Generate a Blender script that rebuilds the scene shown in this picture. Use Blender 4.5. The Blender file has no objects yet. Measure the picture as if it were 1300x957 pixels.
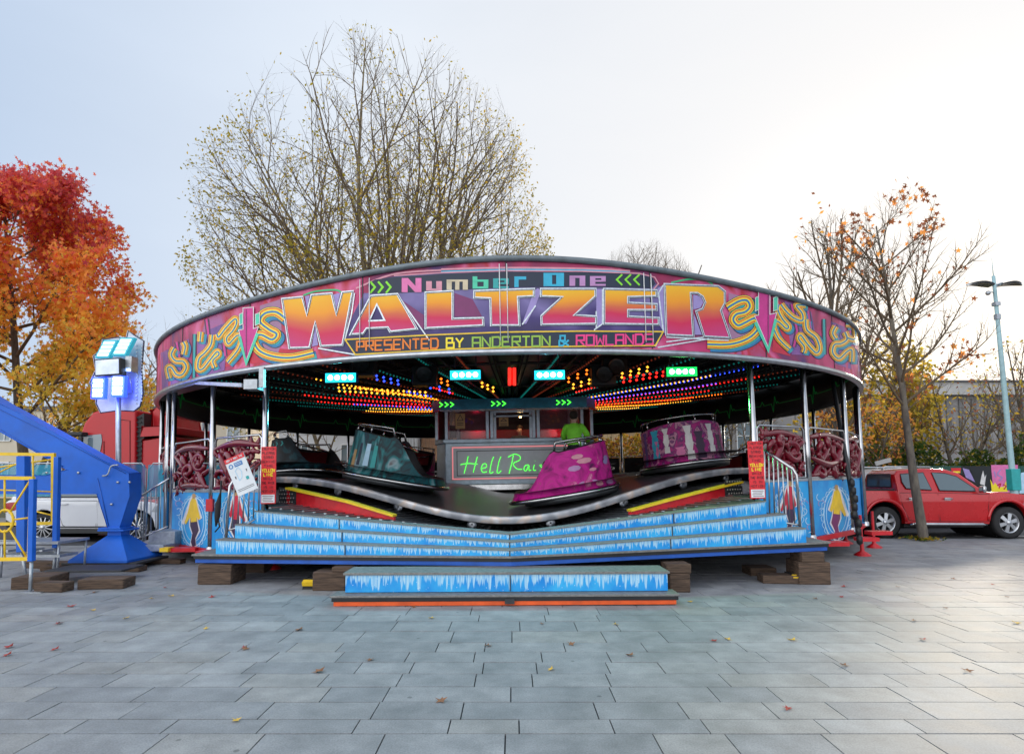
import bpy, bmesh, math, random
from mathutils import Vector, Matrix, noise
from mathutils.geometry import tessellate_polygon
R = math.radians
rnd = random.Random(7)
sc = bpy.context.scene
col = sc.collection
# ------------------------------------------------------------------ camera model of the photograph (1300 px wide)
F, PX, PY, TH = 744.0, 650.0, 548.0, R(4.4)
CAM = Vector((0, 0, 1.6))
RC = Vector((0.0, 18.3, 0.0))
T = Matrix.Translation(RC) @ Matrix.Rotation(R(-1.1), 4, 'Y')       # frame of the ride
TI = T.inverted()
def ray(px, py):
    u = (PY-py)/F; c, s = math.cos(TH), math.sin(TH)
    return Vector(((px-PX)/F, c-u*s, s+u*c))
def W(px, py, Y):
    d = ray(px, py); t = Y/d.y
    return CAM+d*t
def G(px, py, z=0.0):
    d = ray(px, py); return CAM+d*((z-1.6)/d.z)
def cyl(px, py, r, near=True):
    p = TI @ CAM; d = TI.to_3x3() @ ray(px, py)
    A = d.x**2+d.y**2; B = p.x*d.x+p.y*d.y; C = p.x**2+p.y**2-r*r
    D = max(B*B-A*C, 0)
    t = (-B-math.sqrt(D))/A if near else (-B+math.sqrt(D))/A
    q = p+d*t
    return math.atan2(q.x, -q.y), q.z
def pol(r, a, z=0.0):
    return Vector((r*math.sin(a), -r*math.cos(a), z))
# ------------------------------------------------------------------ materials
M = {}
def new_mat(name):
    m = bpy.data.materials.new(name); m.use_nodes = True
    M[name] = m
    return m, m.node_tree, m.node_tree.nodes['Principled BSDF']
def mat(name, c, rough=.5, metal=0.0, var=.12, scale=6.0, bump=0.0, emit=None, es=0.0, coat=0.0, trans=0.0, spec=None, c2=None, stretch=None):
    m, nt, b = new_mat(name)
    N, L = nt.nodes, nt.links
    c = tuple(c)+(1,)
    b.inputs['Roughness'].default_value = rough; b.inputs['Metallic'].default_value = metal
    if coat: b.inputs['Coat Weight'].default_value = coat; b.inputs['Coat Roughness'].default_value = .06
    if trans: b.inputs['Transmission Weight'].default_value = trans
    if spec is not None: b.inputs['Specular IOR Level'].default_value = spec
    if var or c2:
        tc = N.new('ShaderNodeTexCoord'); nz = N.new('ShaderNodeTexNoise')
        nz.inputs['Scale'].default_value = scale; nz.inputs['Detail'].default_value = 6; nz.inputs['Roughness'].default_value = .62
        src = tc.outputs['Object']
        if stretch:
            mp = N.new('ShaderNodeMapping'); mp.inputs['Scale'].default_value = stretch
            L.new(src, mp.inputs[0]); src = mp.outputs[0]
        L.new(src, nz.inputs['Vector'])
        cr = N.new('ShaderNodeValToRGB'); cr.color_ramp.elements[0].position = .3; cr.color_ramp.elements[1].position = .7
        if c2 is None:
            lo = [max(0, x*(1-var)) for x in c[:3]]; hi = [min(1, x*(1+var)) for x in c[:3]]
        else: lo, hi = c[:3], c2
        cr.color_ramp.elements[0].color = (*lo, 1); cr.color_ramp.elements[1].color = (*hi, 1)
        L.new(nz.outputs['Fac'], cr.inputs[0]); L.new(cr.outputs[0], b.inputs['Base Color'])
        mr = N.new('ShaderNodeMapRange'); mr.inputs[3].default_value = max(.02, rough-.06); mr.inputs[4].default_value = min(1, rough+.1)
        L.new(nz.outputs['Fac'], mr.inputs[0]); L.new(mr.outputs[0], b.inputs['Roughness'])
        if bump:
            bp = N.new('ShaderNodeBump'); bp.inputs['Strength'].default_value = bump; bp.inputs['Distance'].default_value = .02
            L.new(nz.outputs['Fac'], bp.inputs['Height']); L.new(bp.outputs[0], b.inputs['Normal'])
    else: b.inputs['Base Color'].default_value = c
    if emit:
        b.inputs['Emission Color'].default_value = (*emit, 1); b.inputs['Emission Strength'].default_value = es
    return m
def mat_leaf(name, c, c2, tr=.7):
    m, nt, b = new_mat(name); N, L = nt.nodes, nt.links
    oi = N.new('ShaderNodeTexCoord'); nz = N.new('ShaderNodeTexNoise'); nz.inputs['Scale'].default_value = 2.2; nz.inputs['Detail'].default_value = 3
    L.new(oi.outputs['Object'], nz.inputs['Vector'])
    cr = N.new('ShaderNodeValToRGB'); cr.color_ramp.elements[0].position = .35; cr.color_ramp.elements[1].position = .65
    cr.color_ramp.elements[0].color = (*c, 1); cr.color_ramp.elements[1].color = (*c2, 1)
    L.new(nz.outputs['Fac'], cr.inputs[0]); L.new(cr.outputs[0], b.inputs['Base Color'])
    b.inputs['Roughness'].default_value = .55
    t = N.new('ShaderNodeBsdfTranslucent'); L.new(cr.outputs[0], t.inputs[0])
    mx = N.new('ShaderNodeMixShader'); mx.inputs[0].default_value = tr
    L.new(b.outputs[0], mx.inputs[1]); L.new(t.outputs[0], mx.inputs[2])
    L.new(mx.outputs[0], N['Material Output'].inputs[0])
    return m
def mat_glass(name, c=(.02, .025, .03), rough=.04, alpha=1.0):
    m, nt, b = new_mat(name)
    b.inputs['Base Color'].default_value = (*c, 1); b.inputs['Roughness'].default_value = rough
    b.inputs['Specular IOR Level'].default_value = .8; b.inputs['Alpha'].default_value = alpha
    return m
# ------------------------------------------------------------------ mesh collector
class MB:
    def __init__(s): s.v = []; s.f = []; s.m = []; s.s = []; s.uv = []
    def add(s, vs, fs, mi=0, sm=False, uv=None):
        o = len(s.v); s.v += [tuple(v) for v in vs]
        s.uv += (uv if uv else [(0, 0)]*len(vs))
        for f in fs:
            s.f.append([o+i for i in f]); s.m.append(mi); s.s.append(sm)
    def box(s, c, size, rot=None, mi=0, taper=1.0):
        hx, hy, hz = [x/2 for x in size]
        vs = [Vector((sx*hx*(taper if sz > 0 else 1), sy*hy*(taper if sz > 0 else 1), sz*hz)) for sz in (-1, 1) for sy in (-1, 1) for sx in (-1, 1)]
        if rot is not None: vs = [rot @ v for v in vs]
        c = Vector(c)
        s.add([v+c for v in vs], [(0, 2, 3, 1), (4, 5, 7, 6), (0, 1, 5, 4), (2, 6, 7, 3), (0, 4, 6, 2), (1, 3, 7, 5)], mi)
    def beam(s, a, b, w, h, mi=0, up=Vector((0, 0, 1))):
        a, b = Vector(a), Vector(b); d = (b-a); l = d.length; d.normalize()
        x = d.cross(up)
        if x.length < 1e-4: x = Vector((1, 0, 0))
        x.normalize(); z = x.cross(d)
        rot = Matrix((x, d, z)).transposed()
        s.box((a+b)/2, (w, l, h), rot, mi)
    def prism(s, pts, depth, mi=0, axis='Y', mi_side=None):
        # pts: list of 2D points in the plane, extruded along axis by depth (y0,y1)
        n = len(pts); y0, y1 = depth
        if axis == 'Y': mk = lambda p, d: (p[0], d, p[1])
        elif axis == 'Z': mk = lambda p, d: (p[0], p[1], d)
        else: mk = lambda p, d: (d, p[0], p[1])
        vs = [mk(p, y0) for p in pts]+[mk(p, y1) for p in pts]
        o = len(s.v)
        tri = tessellate_polygon([[Vector((p[0], p[1], 0)) for p in pts]])
        s.add(vs, [tuple(t) for t in tri]+[tuple(i+n for i in reversed(t)) for t in tri], mi)
        for i in range(n):
            j = (i+1) % n
            s.f.append([o+i, o+j, o+j+n, o+i+n]); s.m.append(mi if mi_side is None else mi_side); s.s.append(False)
    def tube(s, path, rad, n=8, mi=0, closed=False, cap=True, sm=True):
        P = [Vector(p) for p in path]; k = len(P)
        rs = rad if isinstance(rad, (list, tuple)) else [rad]*k
        vs = []; nx = None
        for i in range(k):
            if closed: d = P[(i+1) % k]-P[i-1]
            else: d = P[min(i+1, k-1)]-P[max(i-1, 0)]
            if d.length < 1e-9: d = Vector((0, 0, 1))
            d.normalize()
            if nx is None:
                nx = d.orthogonal().normalized()
            else:
                nx = nx-d*nx.dot(d)
                nx = nx.normalized() if nx.length > 1e-6 else d.orthogonal().normalized()
            ny = d.cross(nx)
            for j in range(n):
                a = 2*math.pi*j/n
                vs.append(P[i]+(nx*math.cos(a)+ny*math.sin(a))*rs[i])
        fs = []
        for i in range(k if closed else k-1):
            i2 = (i+1) % k
            for j in range(n):
                j2 = (j+1) % n
                fs.append((i*n+j, i*n+j2, i2*n+j2, i2*n+j))
        if cap and not closed:
            fs.append(tuple(reversed(range(n)))); fs.append(tuple((k-1)*n+j for j in range(n)))
        s.add(vs, fs, mi, sm)
    def lathe(s, prof, n=24, c=(0, 0, 0), rot=None, mi=0, a0=0.0, a1=2*math.pi, sm=True):
        full = abs(a1-a0-2*math.pi) < 1e-6; k = n if full else n+1
        c = Vector(c); vs = []
        for i in range(k):
            a = a0+(a1-a0)*i/n
            for r, z in prof:
                v = Vector((r*math.cos(a), r*math.sin(a), z))
                if rot is not None: v = rot @ v
                vs.append(v+c)
        m = len(prof); fs = []
        for i in range(n):
            i2 = (i+1) % k
            for j in range(m-1):
                fs.append((i*m+j, i2*m+j, i2*m+j+1, i*m+j+1))
        s.add(vs, fs, mi, sm)
    def ball(s, c, r, n=8, mi=0, sc_=(1, 1, 1)):
        m = max(3, n//2); vs = []; fs = []
        c = Vector(c)
        for i in range(m+1):
            t = math.pi*i/m
            for j in range(n):
                a = 2*math.pi*j/n
                vs.append(c+Vector((r*sc_[0]*math.sin(t)*math.cos(a), r*sc_[1]*math.sin(t)*math.sin(a), r*sc_[2]*math.cos(t))))
        for i in range(m):
            for j in range(n):
                j2 = (j+1) % n
                fs.append((i*n+j, (i+1)*n+j, (i+1)*n+j2, i*n+j2))
        s.add(vs, fs, mi, True)
    def quad(s, a, b, c, d, mi=0, uv=None): s.add([a, b, c, d], [(0, 1, 2, 3)], mi, False, uv)
    def build(s, name, mats, parent=None, bevel=0.0, seg=2, fix=False, subsurf=0):
        me = bpy.data.meshes.new(name); me.from_pydata(s.v, [], s.f)
        if not isinstance(mats, (list, tuple)): mats = [mats]
        for m in mats: me.materials.append(M[m] if isinstance(m, str) else m)
        me.polygons.foreach_set('material_index', s.m)
        me.polygons.foreach_set('use_smooth', s.s)
        if any(u != (0, 0) for u in s.uv):
            ul = me.uv_layers.new(name='UVMap')
            for lp in me.loops: ul.data[lp.index].uv = s.uv[lp.vertex_index]
        me.update()
        if fix:
            bm = bmesh.new(); bm.from_mesh(me); bmesh.ops.remove_doubles(bm, verts=bm.verts, dist=1e-5)
            bmesh.ops.recalc_face_normals(bm, faces=bm.faces); bm.to_mesh(me); bm.free()
        o = bpy.data.objects.new(name, me); col.objects.link(o)
        if parent is not None: o.parent = parent
        if bevel:
            b = o.modifiers.new('b', 'BEVEL'); b.width = bevel; b.segments = seg; b.limit_method = 'ANGLE'; b.angle_limit = R(38)
            b.harden_normals = False
            for p in me.polygons: p.use_smooth = True
            try:
                me.set_sharp_from_angle(angle=R(45))
            except Exception: pass
        if subsurf:
            q = o.modifiers.new('s', 'SUBSURF'); q.levels = subsurf; q.render_levels = subsurf
        return o
def tag(o, label=None, cat=None, group=None, kind=None):
    if label: o['label'] = label
    if cat: o['category'] = cat
    if group: o['group'] = group
    if kind: o['kind'] = kind
    return o
def empty(name, label, cat, loc=(0, 0, 0), rz=0.0, group=None, ride=False, rot=None):
    o = bpy.data.objects.new(name, None); col.objects.link(o); o.empty_display_size = .2
    m = Matrix.Translation(Vector(loc)) @ (rot.to_4x4() if rot is not None else Matrix.Rotation(rz, 4, 'Z'))
    if ride: m = T @ m
    o.location = m.to_translation(); o.rotation_euler = m.to_euler()
    return tag(o, label, cat, group)
def onride(o, m=None):
    m = T @ (m if m is not None else Matrix.Identity(4))
    o.location = m.to_translation(); o.rotation_euler = m.to_euler()
    return o
def struct(o): o['kind'] = 'structure'; return o
def copy_tree(o, parent=None):
    c = o.copy(); col.objects.link(c)
    if parent is not None: c.parent = parent
    for ch in list(o.children): copy_tree(ch, c)
    return c
def smooth_path(pts, k=5, closed=False):
    P = [Vector(p) if len(p) == 3 else Vector((p[0], p[1], 0)) for p in pts]; n = len(P); out = []
    rng = range(n) if closed else range(n-1)
    for i in rng:
        p1, p2 = P[i], P[(i+1) % n]
        p0 = P[i-1] if (i > 0 or closed) else p1; p3 = P[(i+2) % n] if (i+2 < n or closed) else p2
        for j in range(k):
            t = j/k
            out.append(.5*((2*p1)+(p2-p0)*t+(2*p0-5*p1+4*p2-p3)*t*t+(3*p1-p0-3*p2+p3)*t**3))
    if not closed: out.append(P[-1])
    return out
# ------------------------------------------------------------------ painted shapes laid on a surface: 2D outline -> mapped, thin sheet
def cut2d(poly, dx, holes=()):
    """triangulate a 2D polygon and cut it every dx along x; returns verts, faces"""
    loops = [[Vector((p[0], p[1], 0)) for p in poly]]+[[Vector((p[0], p[1], 0)) for p in h] for h in holes]
    flat = [v for l in loops for v in l]
    tri = tessellate_polygon(loops)
    bm = bmesh.new(); vs = [bm.verts.new(v) for v in flat]
    for t in tri:
        try: bm.faces.new([vs[i] for i in t])
        except ValueError: pass
    if dx:
        x0 = min(v.x for v in flat); x1 = max(v.x for v in flat)
        x = math.floor(x0/dx)*dx+dx
        while x < x1:
            bmesh.ops.bisect_plane(bm, geom=bm.verts[:]+bm.edges[:]+bm.faces[:], plane_co=(x, 0, 0), plane_no=(1, 0, 0))
            x += dx
    bm.verts.index_update()
    V = [v.co.copy() for v in bm.verts]; Fs = [[v.index for v in f.verts] for f in bm.faces]
    bm.free(); return V, Fs
def decal(mb, poly, fn, lift, mi=0, dx=12, holes=(), grad=True):
    V, Fs = cut2d(poly, dx, holes)
    ys = [p[1] for p in poly]; y0, y1 = min(ys), max(ys)
    xs = [p[0] for p in poly]; x0, x1 = min(xs), max(xs)
    mb.add([fn(v.x, v.y, lift) for v in V], Fs, mi, False, [((v.x-x0)/(x1-x0+1e-6)+.001, (v.y-y0)/(y1-y0+1e-6)) for v in V])
def stroke(mb, pts, w, fn, lift, mi=0, closed=False, k=0, dx=0):
    P = smooth_path(pts, k, closed) if k else [Vector((p[0], p[1], 0)) for p in pts]
    if dx:       # subdivide long segments
        Q = []
        m = len(P)
        for i in range(m if closed else m-1):
            a, b = P[i], P[(i+1) % m]; c = max(1, int((b-a).length/dx))
            Q += [a.lerp(b, j/c) for j in range(c)]
        if not closed: Q.append(P[-1])
        P = Q
    n = len(P); vs = []; ws = w if isinstance(w, (list, tuple)) else None
    for i in range(n):
        a = P[i-1] if (i > 0 or closed) else P[i]; b = P[(i+1) % n] if (i < n-1 or closed) else P[i]
        d1 = (P[i]-a); d2 = (b-P[i])
        d1 = d1.normalized() if d1.length > 1e-6 else d2.normalized(); d2 = d2.normalized() if d2.length > 1e-6 else d1
        t = d1+d2
        t = t.normalized() if t.length > 1e-3 else d1
        nrm = Vector((-t.y, t.x, 0)); sc_ = 1/max(.5, abs(nrm.dot(Vector((-d1.y, d1.x, 0)))))
        h = (w if ws is None else w[0]+(w[1]-w[0])*i/(n-1))/2*sc_
        vs += [P[i]+nrm*h, P[i]-nrm*h]
    fs = [(2*i, 2*i+1, 2*((i+1) % n)+1, 2*((i+1) % n)) for i in range(n if closed else n-1)]
    mb.add([fn(v.x, v.y, lift) for v in vs], fs, mi, False, [(i/2/n+.001, i % 2) for i in range(2*n)])
SF = {'A': [[(0, 1), (0, 0), (1, 0), (1, 1)], [(0, .55), (1, .55)]], 'B': [[(0, 0), (.8, 0), (.8, .48), (1, .48), (1, 1), (0, 1), (0, 0)], [(0, .48), (.9, .48)]],
 'C': [[(1, 0), (0, 0), (0, 1), (1, 1)]], 'D': [[(0, 0), (.8, 0), (1, .2), (1, .8), (.8, 1), (0, 1), (0, 0)]], 'E': [[(1, 0), (0, 0), (0, 1), (1, 1)], [(0, .5), (.85, .5)]],
 'F': [[(1, 0), (0, 0), (0, 1)], [(0, .5), (.8, .5)]], 'G': [[(1, 0), (0, 0), (0, 1), (1, 1), (1, .5), (.5, .5)]], 'H': [[(0, 0), (0, 1)], [(1, 0), (1, 1)], [(0, .5), (1, .5)]],
 'I': [[(.5, 0), (.5, 1)]], 'K': [[(0, 0), (0, 1)], [(1, 0), (0, .5), (1, 1)]], 'L': [[(0, 0), (0, 1), (1, 1)]], 'M': [[(0, 1), (0, 0), (.5, .5), (1, 0), (1, 1)]],
 'N': [[(0, 1), (0, 0), (1, 1), (1, 0)]], 'O': [[(0, 0), (1, 0), (1, 1), (0, 1), (0, 0)]], 'P': [[(0, 1), (0, 0), (1, 0), (1, .55), (0, .55)]],
 'R': [[(0, 1), (0, 0), (1, 0), (1, .5), (0, .5)], [(.4, .5), (1, 1)]], 'S': [[(1, 0), (0, 0), (0, .5), (1, .5), (1, 1), (0, 1)]], 'T': [[(0, 0), (1, 0)], [(.5, 0), (.5, 1)]],
 'U': [[(0, 0), (0, 1), (1, 1), (1, 0)]], 'V': [[(0, 0), (.5, 1), (1, 0)]], 'W': [[(0, 0), (.1, 1), (.5, .4), (.9, 1), (1, 0)]], 'Y': [[(0, 0), (.5, .5), (1, 0)], [(.5, .5), (.5, 1)]],
 '&': [[(1, .45), (.35, 1), (0, 1), (0, .5), (.6, .5), (.6, 0), (.1, 0), (.1, .45), (1, 1)]], "'": [[(.4, 0), (.4, .25)]], '2': [[(0, 0), (1, 0), (1, .5), (0, .5), (0, 1), (1, 1)]]}
def word(mb, txt, x0, x1, top, bot, w, fn, lift, mi=0, gap=.3):
    """stroke lettering between x0..x1; top(x), bot(x) give the line edges"""
    tf = top if callable(top) else (lambda x: top); bf = bot if callable(bot) else (lambda x: bot)
    n = len(txt); cw = (x1-x0)/(n+(n-1)*gap) if n > 1 else (x1-x0)
    for i, ch in enumerate(txt):
        if ch == ' ': continue
        a = x0+i*cw*(1+gap)
        for st in SF[ch]:
            pts = []
            for u, v in st:
                x = a+u*cw; pts.append((x, tf(x)+(bf(x)-tf(x))*v))
            cl = pts[0] == pts[-1]
            stroke(mb, pts[:-1] if cl else pts, w, fn, lift, mi, closed=cl, dx=6 if (x1-x0) > 20 else 0)
# ------------------------------------------------------------------ shared materials
mat('chrome', (.50, .50, .51), .17, 1, .18, 5)
mat('steel', (.45, .47, .5), .32, 1, .2, 7)
mat('rail_grey', (.16, .19, .21), .5, .3, .25, 6)
mat('galv', (.42, .45, .48), .45, .8, .2, 14)
mat('dark_steel', (.05, .055, .06), .4, .5, .3, 6)
mat('black_paint', (.012, .013, .015), .45, 0, .3, 5)
mat('black_rubber', (.02, .02, .021), .75, 0, .3, 12)
mat('ride_blue', (.012, .09, .42), .42, 0, .2, 5)
mat('arm_blue', (.003, .12, .60), .5, 0, .14, 3, bump=.05)
mat('yellow_paint', (.85, .55, .02), .45, 0, .14, 7)
mat('red_paint', (.55, .012, .02), .35, 0, .2, 6)
mat('orange_paint', (.75, .10, .015), .45, 0, .2, 6)
mat('scroll_red', (.15, .0015, .012), .18, 0, .15, 3, coat=.3)
mat('timber', (.16, .10, .065), .85, 0, c2=(.03, .02, .015), scale=5, bump=.9, stretch=(.6, 2, 9))
mat('plate_dark', (.04, .042, .047), .55, .2, .3, 8)
mat('tread', (.22, .215, .205), .6, .3, .3, 20, bump=.3)
mat('lamp_cyan', (.02, .5, .6), .4, 0, 0, emit=(.02, .75, 1), es=1.15)
mat('lamp_green', (.02, .5, .1), .4, 0, 0, emit=(.01, 1, .12), es=1.0)
mat('led_white', (1, 1, 1), .4, 0, 0, emit=(.85, .97, 1), es=7)
mat('led_blue', (.02, .04, .6), .4, 0, 0, emit=(.015, .05, 1), es=2.2)
mat('led_teal', (.02, .2, .25), .4, 0, 0, emit=(.01, .2, .28), es=.9)
for n_, c_, e_ in (('red', (1, .015, .01), 2.6), ('amber', (1, .42, .03), 2.2), ('orange', (1, .16, .01), 2.4), ('blue', (.03, .08, 1), 2.2), ('green', (.02, .9, .1), 1.0), ('teal', (.01, .4, .35), .22), ('dim', (.35, .05, .02), .25)):
    mat('bulb_'+n_, c_, .3, 0, 0, emit=c_, es=e_*.8)
mat('neon_green', (.05, .9, .05), .3, 0, 0, emit=(.08, 1, .05), es=1.2)
mat('neon_pink', (.8, .3, .3), .3, 0, 0, emit=(1, .25, .28), es=.35)
mat('warm_bulb', (1, .7, .3), .3, 0, 0, emit=(1, .6, .2), es=12)
mat_glass('glass_dark')
mat_glass('glass_car', (.09, .13, .15), .03)
mat_glass('glass_pale', (.16, .22, .26), .06)
mat('white_paint', (.78, .79, .8), .4, 0, .05, 5)
mat('silver_line', (.62, .68, .72), .35, .35, .25, 25)
mat('ink', (.02, .02, .03), .5, 0, 0)
mat('sign_red', (.72, .02, .03), .4, 0, .1, 5)
mat('sign_yellow', (.95, .75, .02), .4, 0, 0)
mat('sign_white', (.75, .78, .8), .4, 0, .05, 5)
mat('sign_blue', (.03, .2, .5), .4, 0, 0)
mat('sign_dkred', (.12, .01, .02), .4, 0, 0)
for n_, c_ in (('p_yellow', (.85, .55, .03)), ('p_orange', (.85, .22, .02)), ('p_blue', (.03, .2, .42)), ('p_teal', (.03, .38, .38)), ('p_green', (.05, .48, .2)), ('p_mint', (.08, .6, .38)),
               ('p_pink', (.75, .18, .42)), ('p_white', (.75, .72, .72)), ('p_navy', (.012, .022, .05)), ('p_purple', (.11, .06, .26)), ('p_plum', (.2, .03, .13)), ('p_magenta', (.6, .03, .25)),
               ('p_cream', (.62, .52, .36)), ('p_rose', (.7, .3, .38)), ('p_mauve', (.5, .25, .5)), ('p_cyan', (.03, .42, .62)), ('p_leaf', (.3, .5, .06)), ('p_red', (.55, .02, .05)), ('p_lilac', (.33, .26, .55)),
               ('p_peach', (.75, .38, .15)), ('p_hotpink', (.85, .05, .25)), ('p_lime', (.25, .75, .03)), ('p_tan', (.5, .3, .12)), ('p_dk', (.05, .02, .06)), ('p_ice', (.45, .68, .85))):
    mat(n_, c_, .5, 0, .13, 6)
def ramp_uv(name, stops, axis=1, rough=.5, coat=.0, nz_amt=.08):
    m, nt, b = new_mat(name); N, L = nt.nodes, nt.links
    uv = N.new('ShaderNodeUVMap'); sp = N.new('ShaderNodeSeparateXYZ'); L.new(uv.outputs[0], sp.inputs[0])
    tc = N.new('ShaderNodeTexCoord'); nz = N.new('ShaderNodeTexNoise'); nz.inputs['Scale'].default_value = 1.3; L.new(tc.outputs['Object'], nz.inputs['Vector'])
    ma = N.new('ShaderNodeMath'); ma.operation = 'MULTIPLY_ADD'; ma.inputs[1].default_value = nz_amt*4; L.new(nz.outputs[0], ma.inputs[0])
    mb_ = N.new('ShaderNodeMath'); mb_.operation = 'SUBTRACT'; mb_.inputs[1].default_value = nz_amt*2; L.new(ma.outputs[0], mb_.inputs[0])
    L.new(sp.outputs[axis], ma.inputs[2])
    cr = N.new('ShaderNodeValToRGB'); e = cr.color_ramp.elements
    while len(e) < len(stops): e.new(.5)
    for i, (p, c) in enumerate(stops): e[i].position = p; e[i].color = (*c, 1)
    L.new(mb_.outputs[0], cr.inputs[0]); L.new(cr.outputs[0], b.inputs['Base Color'])
    b.inputs['Roughness'].default_value = rough; b.inputs['Coat Weight'].default_value = coat
    return m
ramp_uv('letter', [(0, (.88, .50, .01)), (.32, (.86, .32, .01)), (.52, (.66, .13, .05)), (.7, (.62, .015, .08)), (1, (.55, .04, .20))], 1)
ramp_uv('purple_bg', [(0, (.03, .02, .09)), (.35, (.20, .16, .38)), (.6, (.05, .03, .16)), (1, (.02, .012, .06))], 1, nz_amt=.3)
# board paint: airbrushed magentas, pinks, purples
m, nt, b = new_mat('board_paint'); N, L = nt.nodes, nt.links
tc = N.new('ShaderNodeTexCoord'); mp = N.new('ShaderNodeMapping'); mp.inputs['Scale'].default_value = (1, 1, .8); L.new(tc.outputs['Object'], mp.inputs[0])
nz = N.new('ShaderNodeTexNoise'); nz.inputs['Scale'].default_value = .85; nz.inputs['Detail'].default_value = 2.5; nz.inputs['Distortion'].default_value = 1.0; L.new(mp.outputs[0], nz.inputs['Vector'])
cr = N.new('ShaderNodeValToRGB'); e = cr.color_ramp.elements
for p_ in range(4): e.new(.5)
for i, (p_, c_) in enumerate([(.30, (.08, .02, .13)), (.40, (.30, .015, .08)), (.47, (.52, .03, .14)), (.54, (.66, .12, .28)), (.60, (.48, .012, .03)), (.68, (.36, .10, .28))]): e[i].position = p_; e[i].color = (*c_, 1)
L.new(nz.outputs[0], cr.inputs[0]); L.new(cr.outputs[0], b.inputs['Base Color']); b.inputs['Roughness'].default_value = .5
# icicle artwork on the risers: U = metres along, V = 0 at the top edge, 1 at the bottom
def ice(name, freq):
    m, nt, b = new_mat(name); N, L = nt.nodes, nt.links
    uv = N.new('ShaderNodeUVMap'); sp = N.new('ShaderNodeSeparateXYZ'); L.new(uv.outputs[0], sp.inputs[0])
    def n1(scale, det):
        n = N.new('ShaderNodeTexNoise'); n.noise_dimensions = '1D'; n.inputs['Scale'].default_value = scale; n.inputs['Detail'].default_value = det
        L.new(sp.outputs[0], n.inputs['W']); return n.outputs[0]
    a = n1(freq, 2.0); c = n1(freq*.22, 1.0)
    s = N.new('ShaderNodeMath'); s.operation = 'MULTIPLY'; 
    mr = N.new('ShaderNodeMapRange'); s.operation = 'MULTIPLY_ADD'; s.inputs[1].default_value = .35; L.new(c, s.inputs[0]); L.new(a, s.inputs[2]); mr.inputs[1].default_value = .5; mr.inputs[2].default_value = .86; mr.inputs[3].default_value = .08; mr.inputs[4].default_value = .9; L.new(s.outputs[0], mr.inputs[0])
    df = N.new('ShaderNodeMath'); df.operation = 'SUBTRACT'; L.new(mr.outputs[0], df.inputs[0]); L.new(sp.outputs[1], df.inputs[1])
    k = N.new('ShaderNodeMapRange'); k.inputs[1].default_value = -.05; k.inputs[2].default_value = .1; L.new(df.outputs[0], k.inputs[0])
    hi = n1(freq*2.3, 1.0)
    kk = N.new('ShaderNodeMapRange'); kk.inputs[1].default_value = .35; kk.inputs[2].default_value = .6; kk.inputs[3].default_value = .4; L.new(hi, kk.inputs[0])
    f = N.new('ShaderNodeMath'); f.operation = 'MULTIPLY'; L.new(k.outputs[0], f.inputs[0]); L.new(kk.outputs[0], f.inputs[1])
    tc = N.new('ShaderNodeTexCoord'); nz = N.new('ShaderNodeTexNoise'); nz.inputs['Scale'].default_value = 3; nz.inputs['Detail'].default_value = 6; L.new(tc.outputs['Object'], nz.inputs['Vector'])
    base = N.new('ShaderNodeValToRGB'); base.color_ramp.elements[0].position = .35; base.color_ramp.elements[1].position = .68
    base.color_ramp.elements[0].color = (.0, .25, .72, 1); base.color_ramp.elements[1].color = (.03, .45, .86, 1); L.new(nz.outputs[0], base.inputs[0])
    mx = N.new('ShaderNodeMixRGB'); mx.inputs[2].default_value = (.45, .72, .88, 1); L.new(f.outputs[0], mx.inputs[0]); L.new(base.outputs[0], mx.inputs[1])
    # snow flecks
    vo = N.new('ShaderNodeTexVoronoi'); vo.inputs['Scale'].default_value = 16; L.new(tc.outputs['Object'], vo.inputs['Vector'])
    fl = N.new('ShaderNodeMapRange'); fl.inputs[1].default_value = .05; fl.inputs[2].default_value = .14; fl.inputs[3].default_value = .6; fl.inputs[4].default_value = 0; L.new(vo.outputs[0], fl.inputs[0])
    m2 = N.new('ShaderNodeMixRGB'); m2.inputs[2].default_value = (.7, .88, .95, 1); L.new(fl.outputs[0], m2.inputs[0]); L.new(mx.outputs[0], m2.inputs[1])
    L.new(m2.outputs[0], b.inputs['Base Color']); b.inputs['Roughness'].default_value = .45; b.inputs['Coat Weight'].default_value = .15
ice('ice_small', 30); ice('ice_big', 19)
mat('ice_panel', (.0, .19, .6), .5, 0, c2=(.03, .42, .8), scale=2.2)
mat('p_grey_mauve', (.30, .16, .26), .5, 0, c2=(.42, .2, .34), scale=1.5); mat('p_violet', (.1, .04, .22), .5, 0, c2=(.4, .14, .4), scale=1.8)
# ================================================================== THE RIDE
RB = 9.5
def ztop(a): return 4.62+.30*math.exp(-(math.degrees(a)/21)**2)
def zt(a, r=7.3): return 1.34-(.42*math.cos(4*a)+.06*math.cos(8*a))*(r/7.3)
ZB = .525
DZ = lambda x: .085+.135*min(abs(x), 4.5)/4.5
def stepx(x): return ZB+3*DZ(x)
def rfront(a):
    d = abs(math.degrees(a))
    if d < 25.5: return 9.63/(math.cos(a)+.196*math.sin(abs(a)))
    return 9.2
def zdeck(r, a):
    rf = rfront(a); x = rf*math.sin(a)
    zf = stepx(x) if abs(math.degrees(a)) < 25.5 else 1.18
    zi = zt(a, min(r, 7.2))-.30
    t = min(1, max(0, (r-7.2)/(rf-7.2)))
    return zi+(zf-zi)*t
ride = empty('waltzer_ride', 'large round fairground ride with painted magenta rounding boards, chrome poles and icy blue steps', 'fairground ride')
ride.location = T.to_translation(); ride.rotation_euler = T.to_euler()
def cfn(r0):
    def f(px, py, lift):
        a, z = cyl(px, py, r0+lift); return pol(r0+lift, a, z)
    return f
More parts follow.
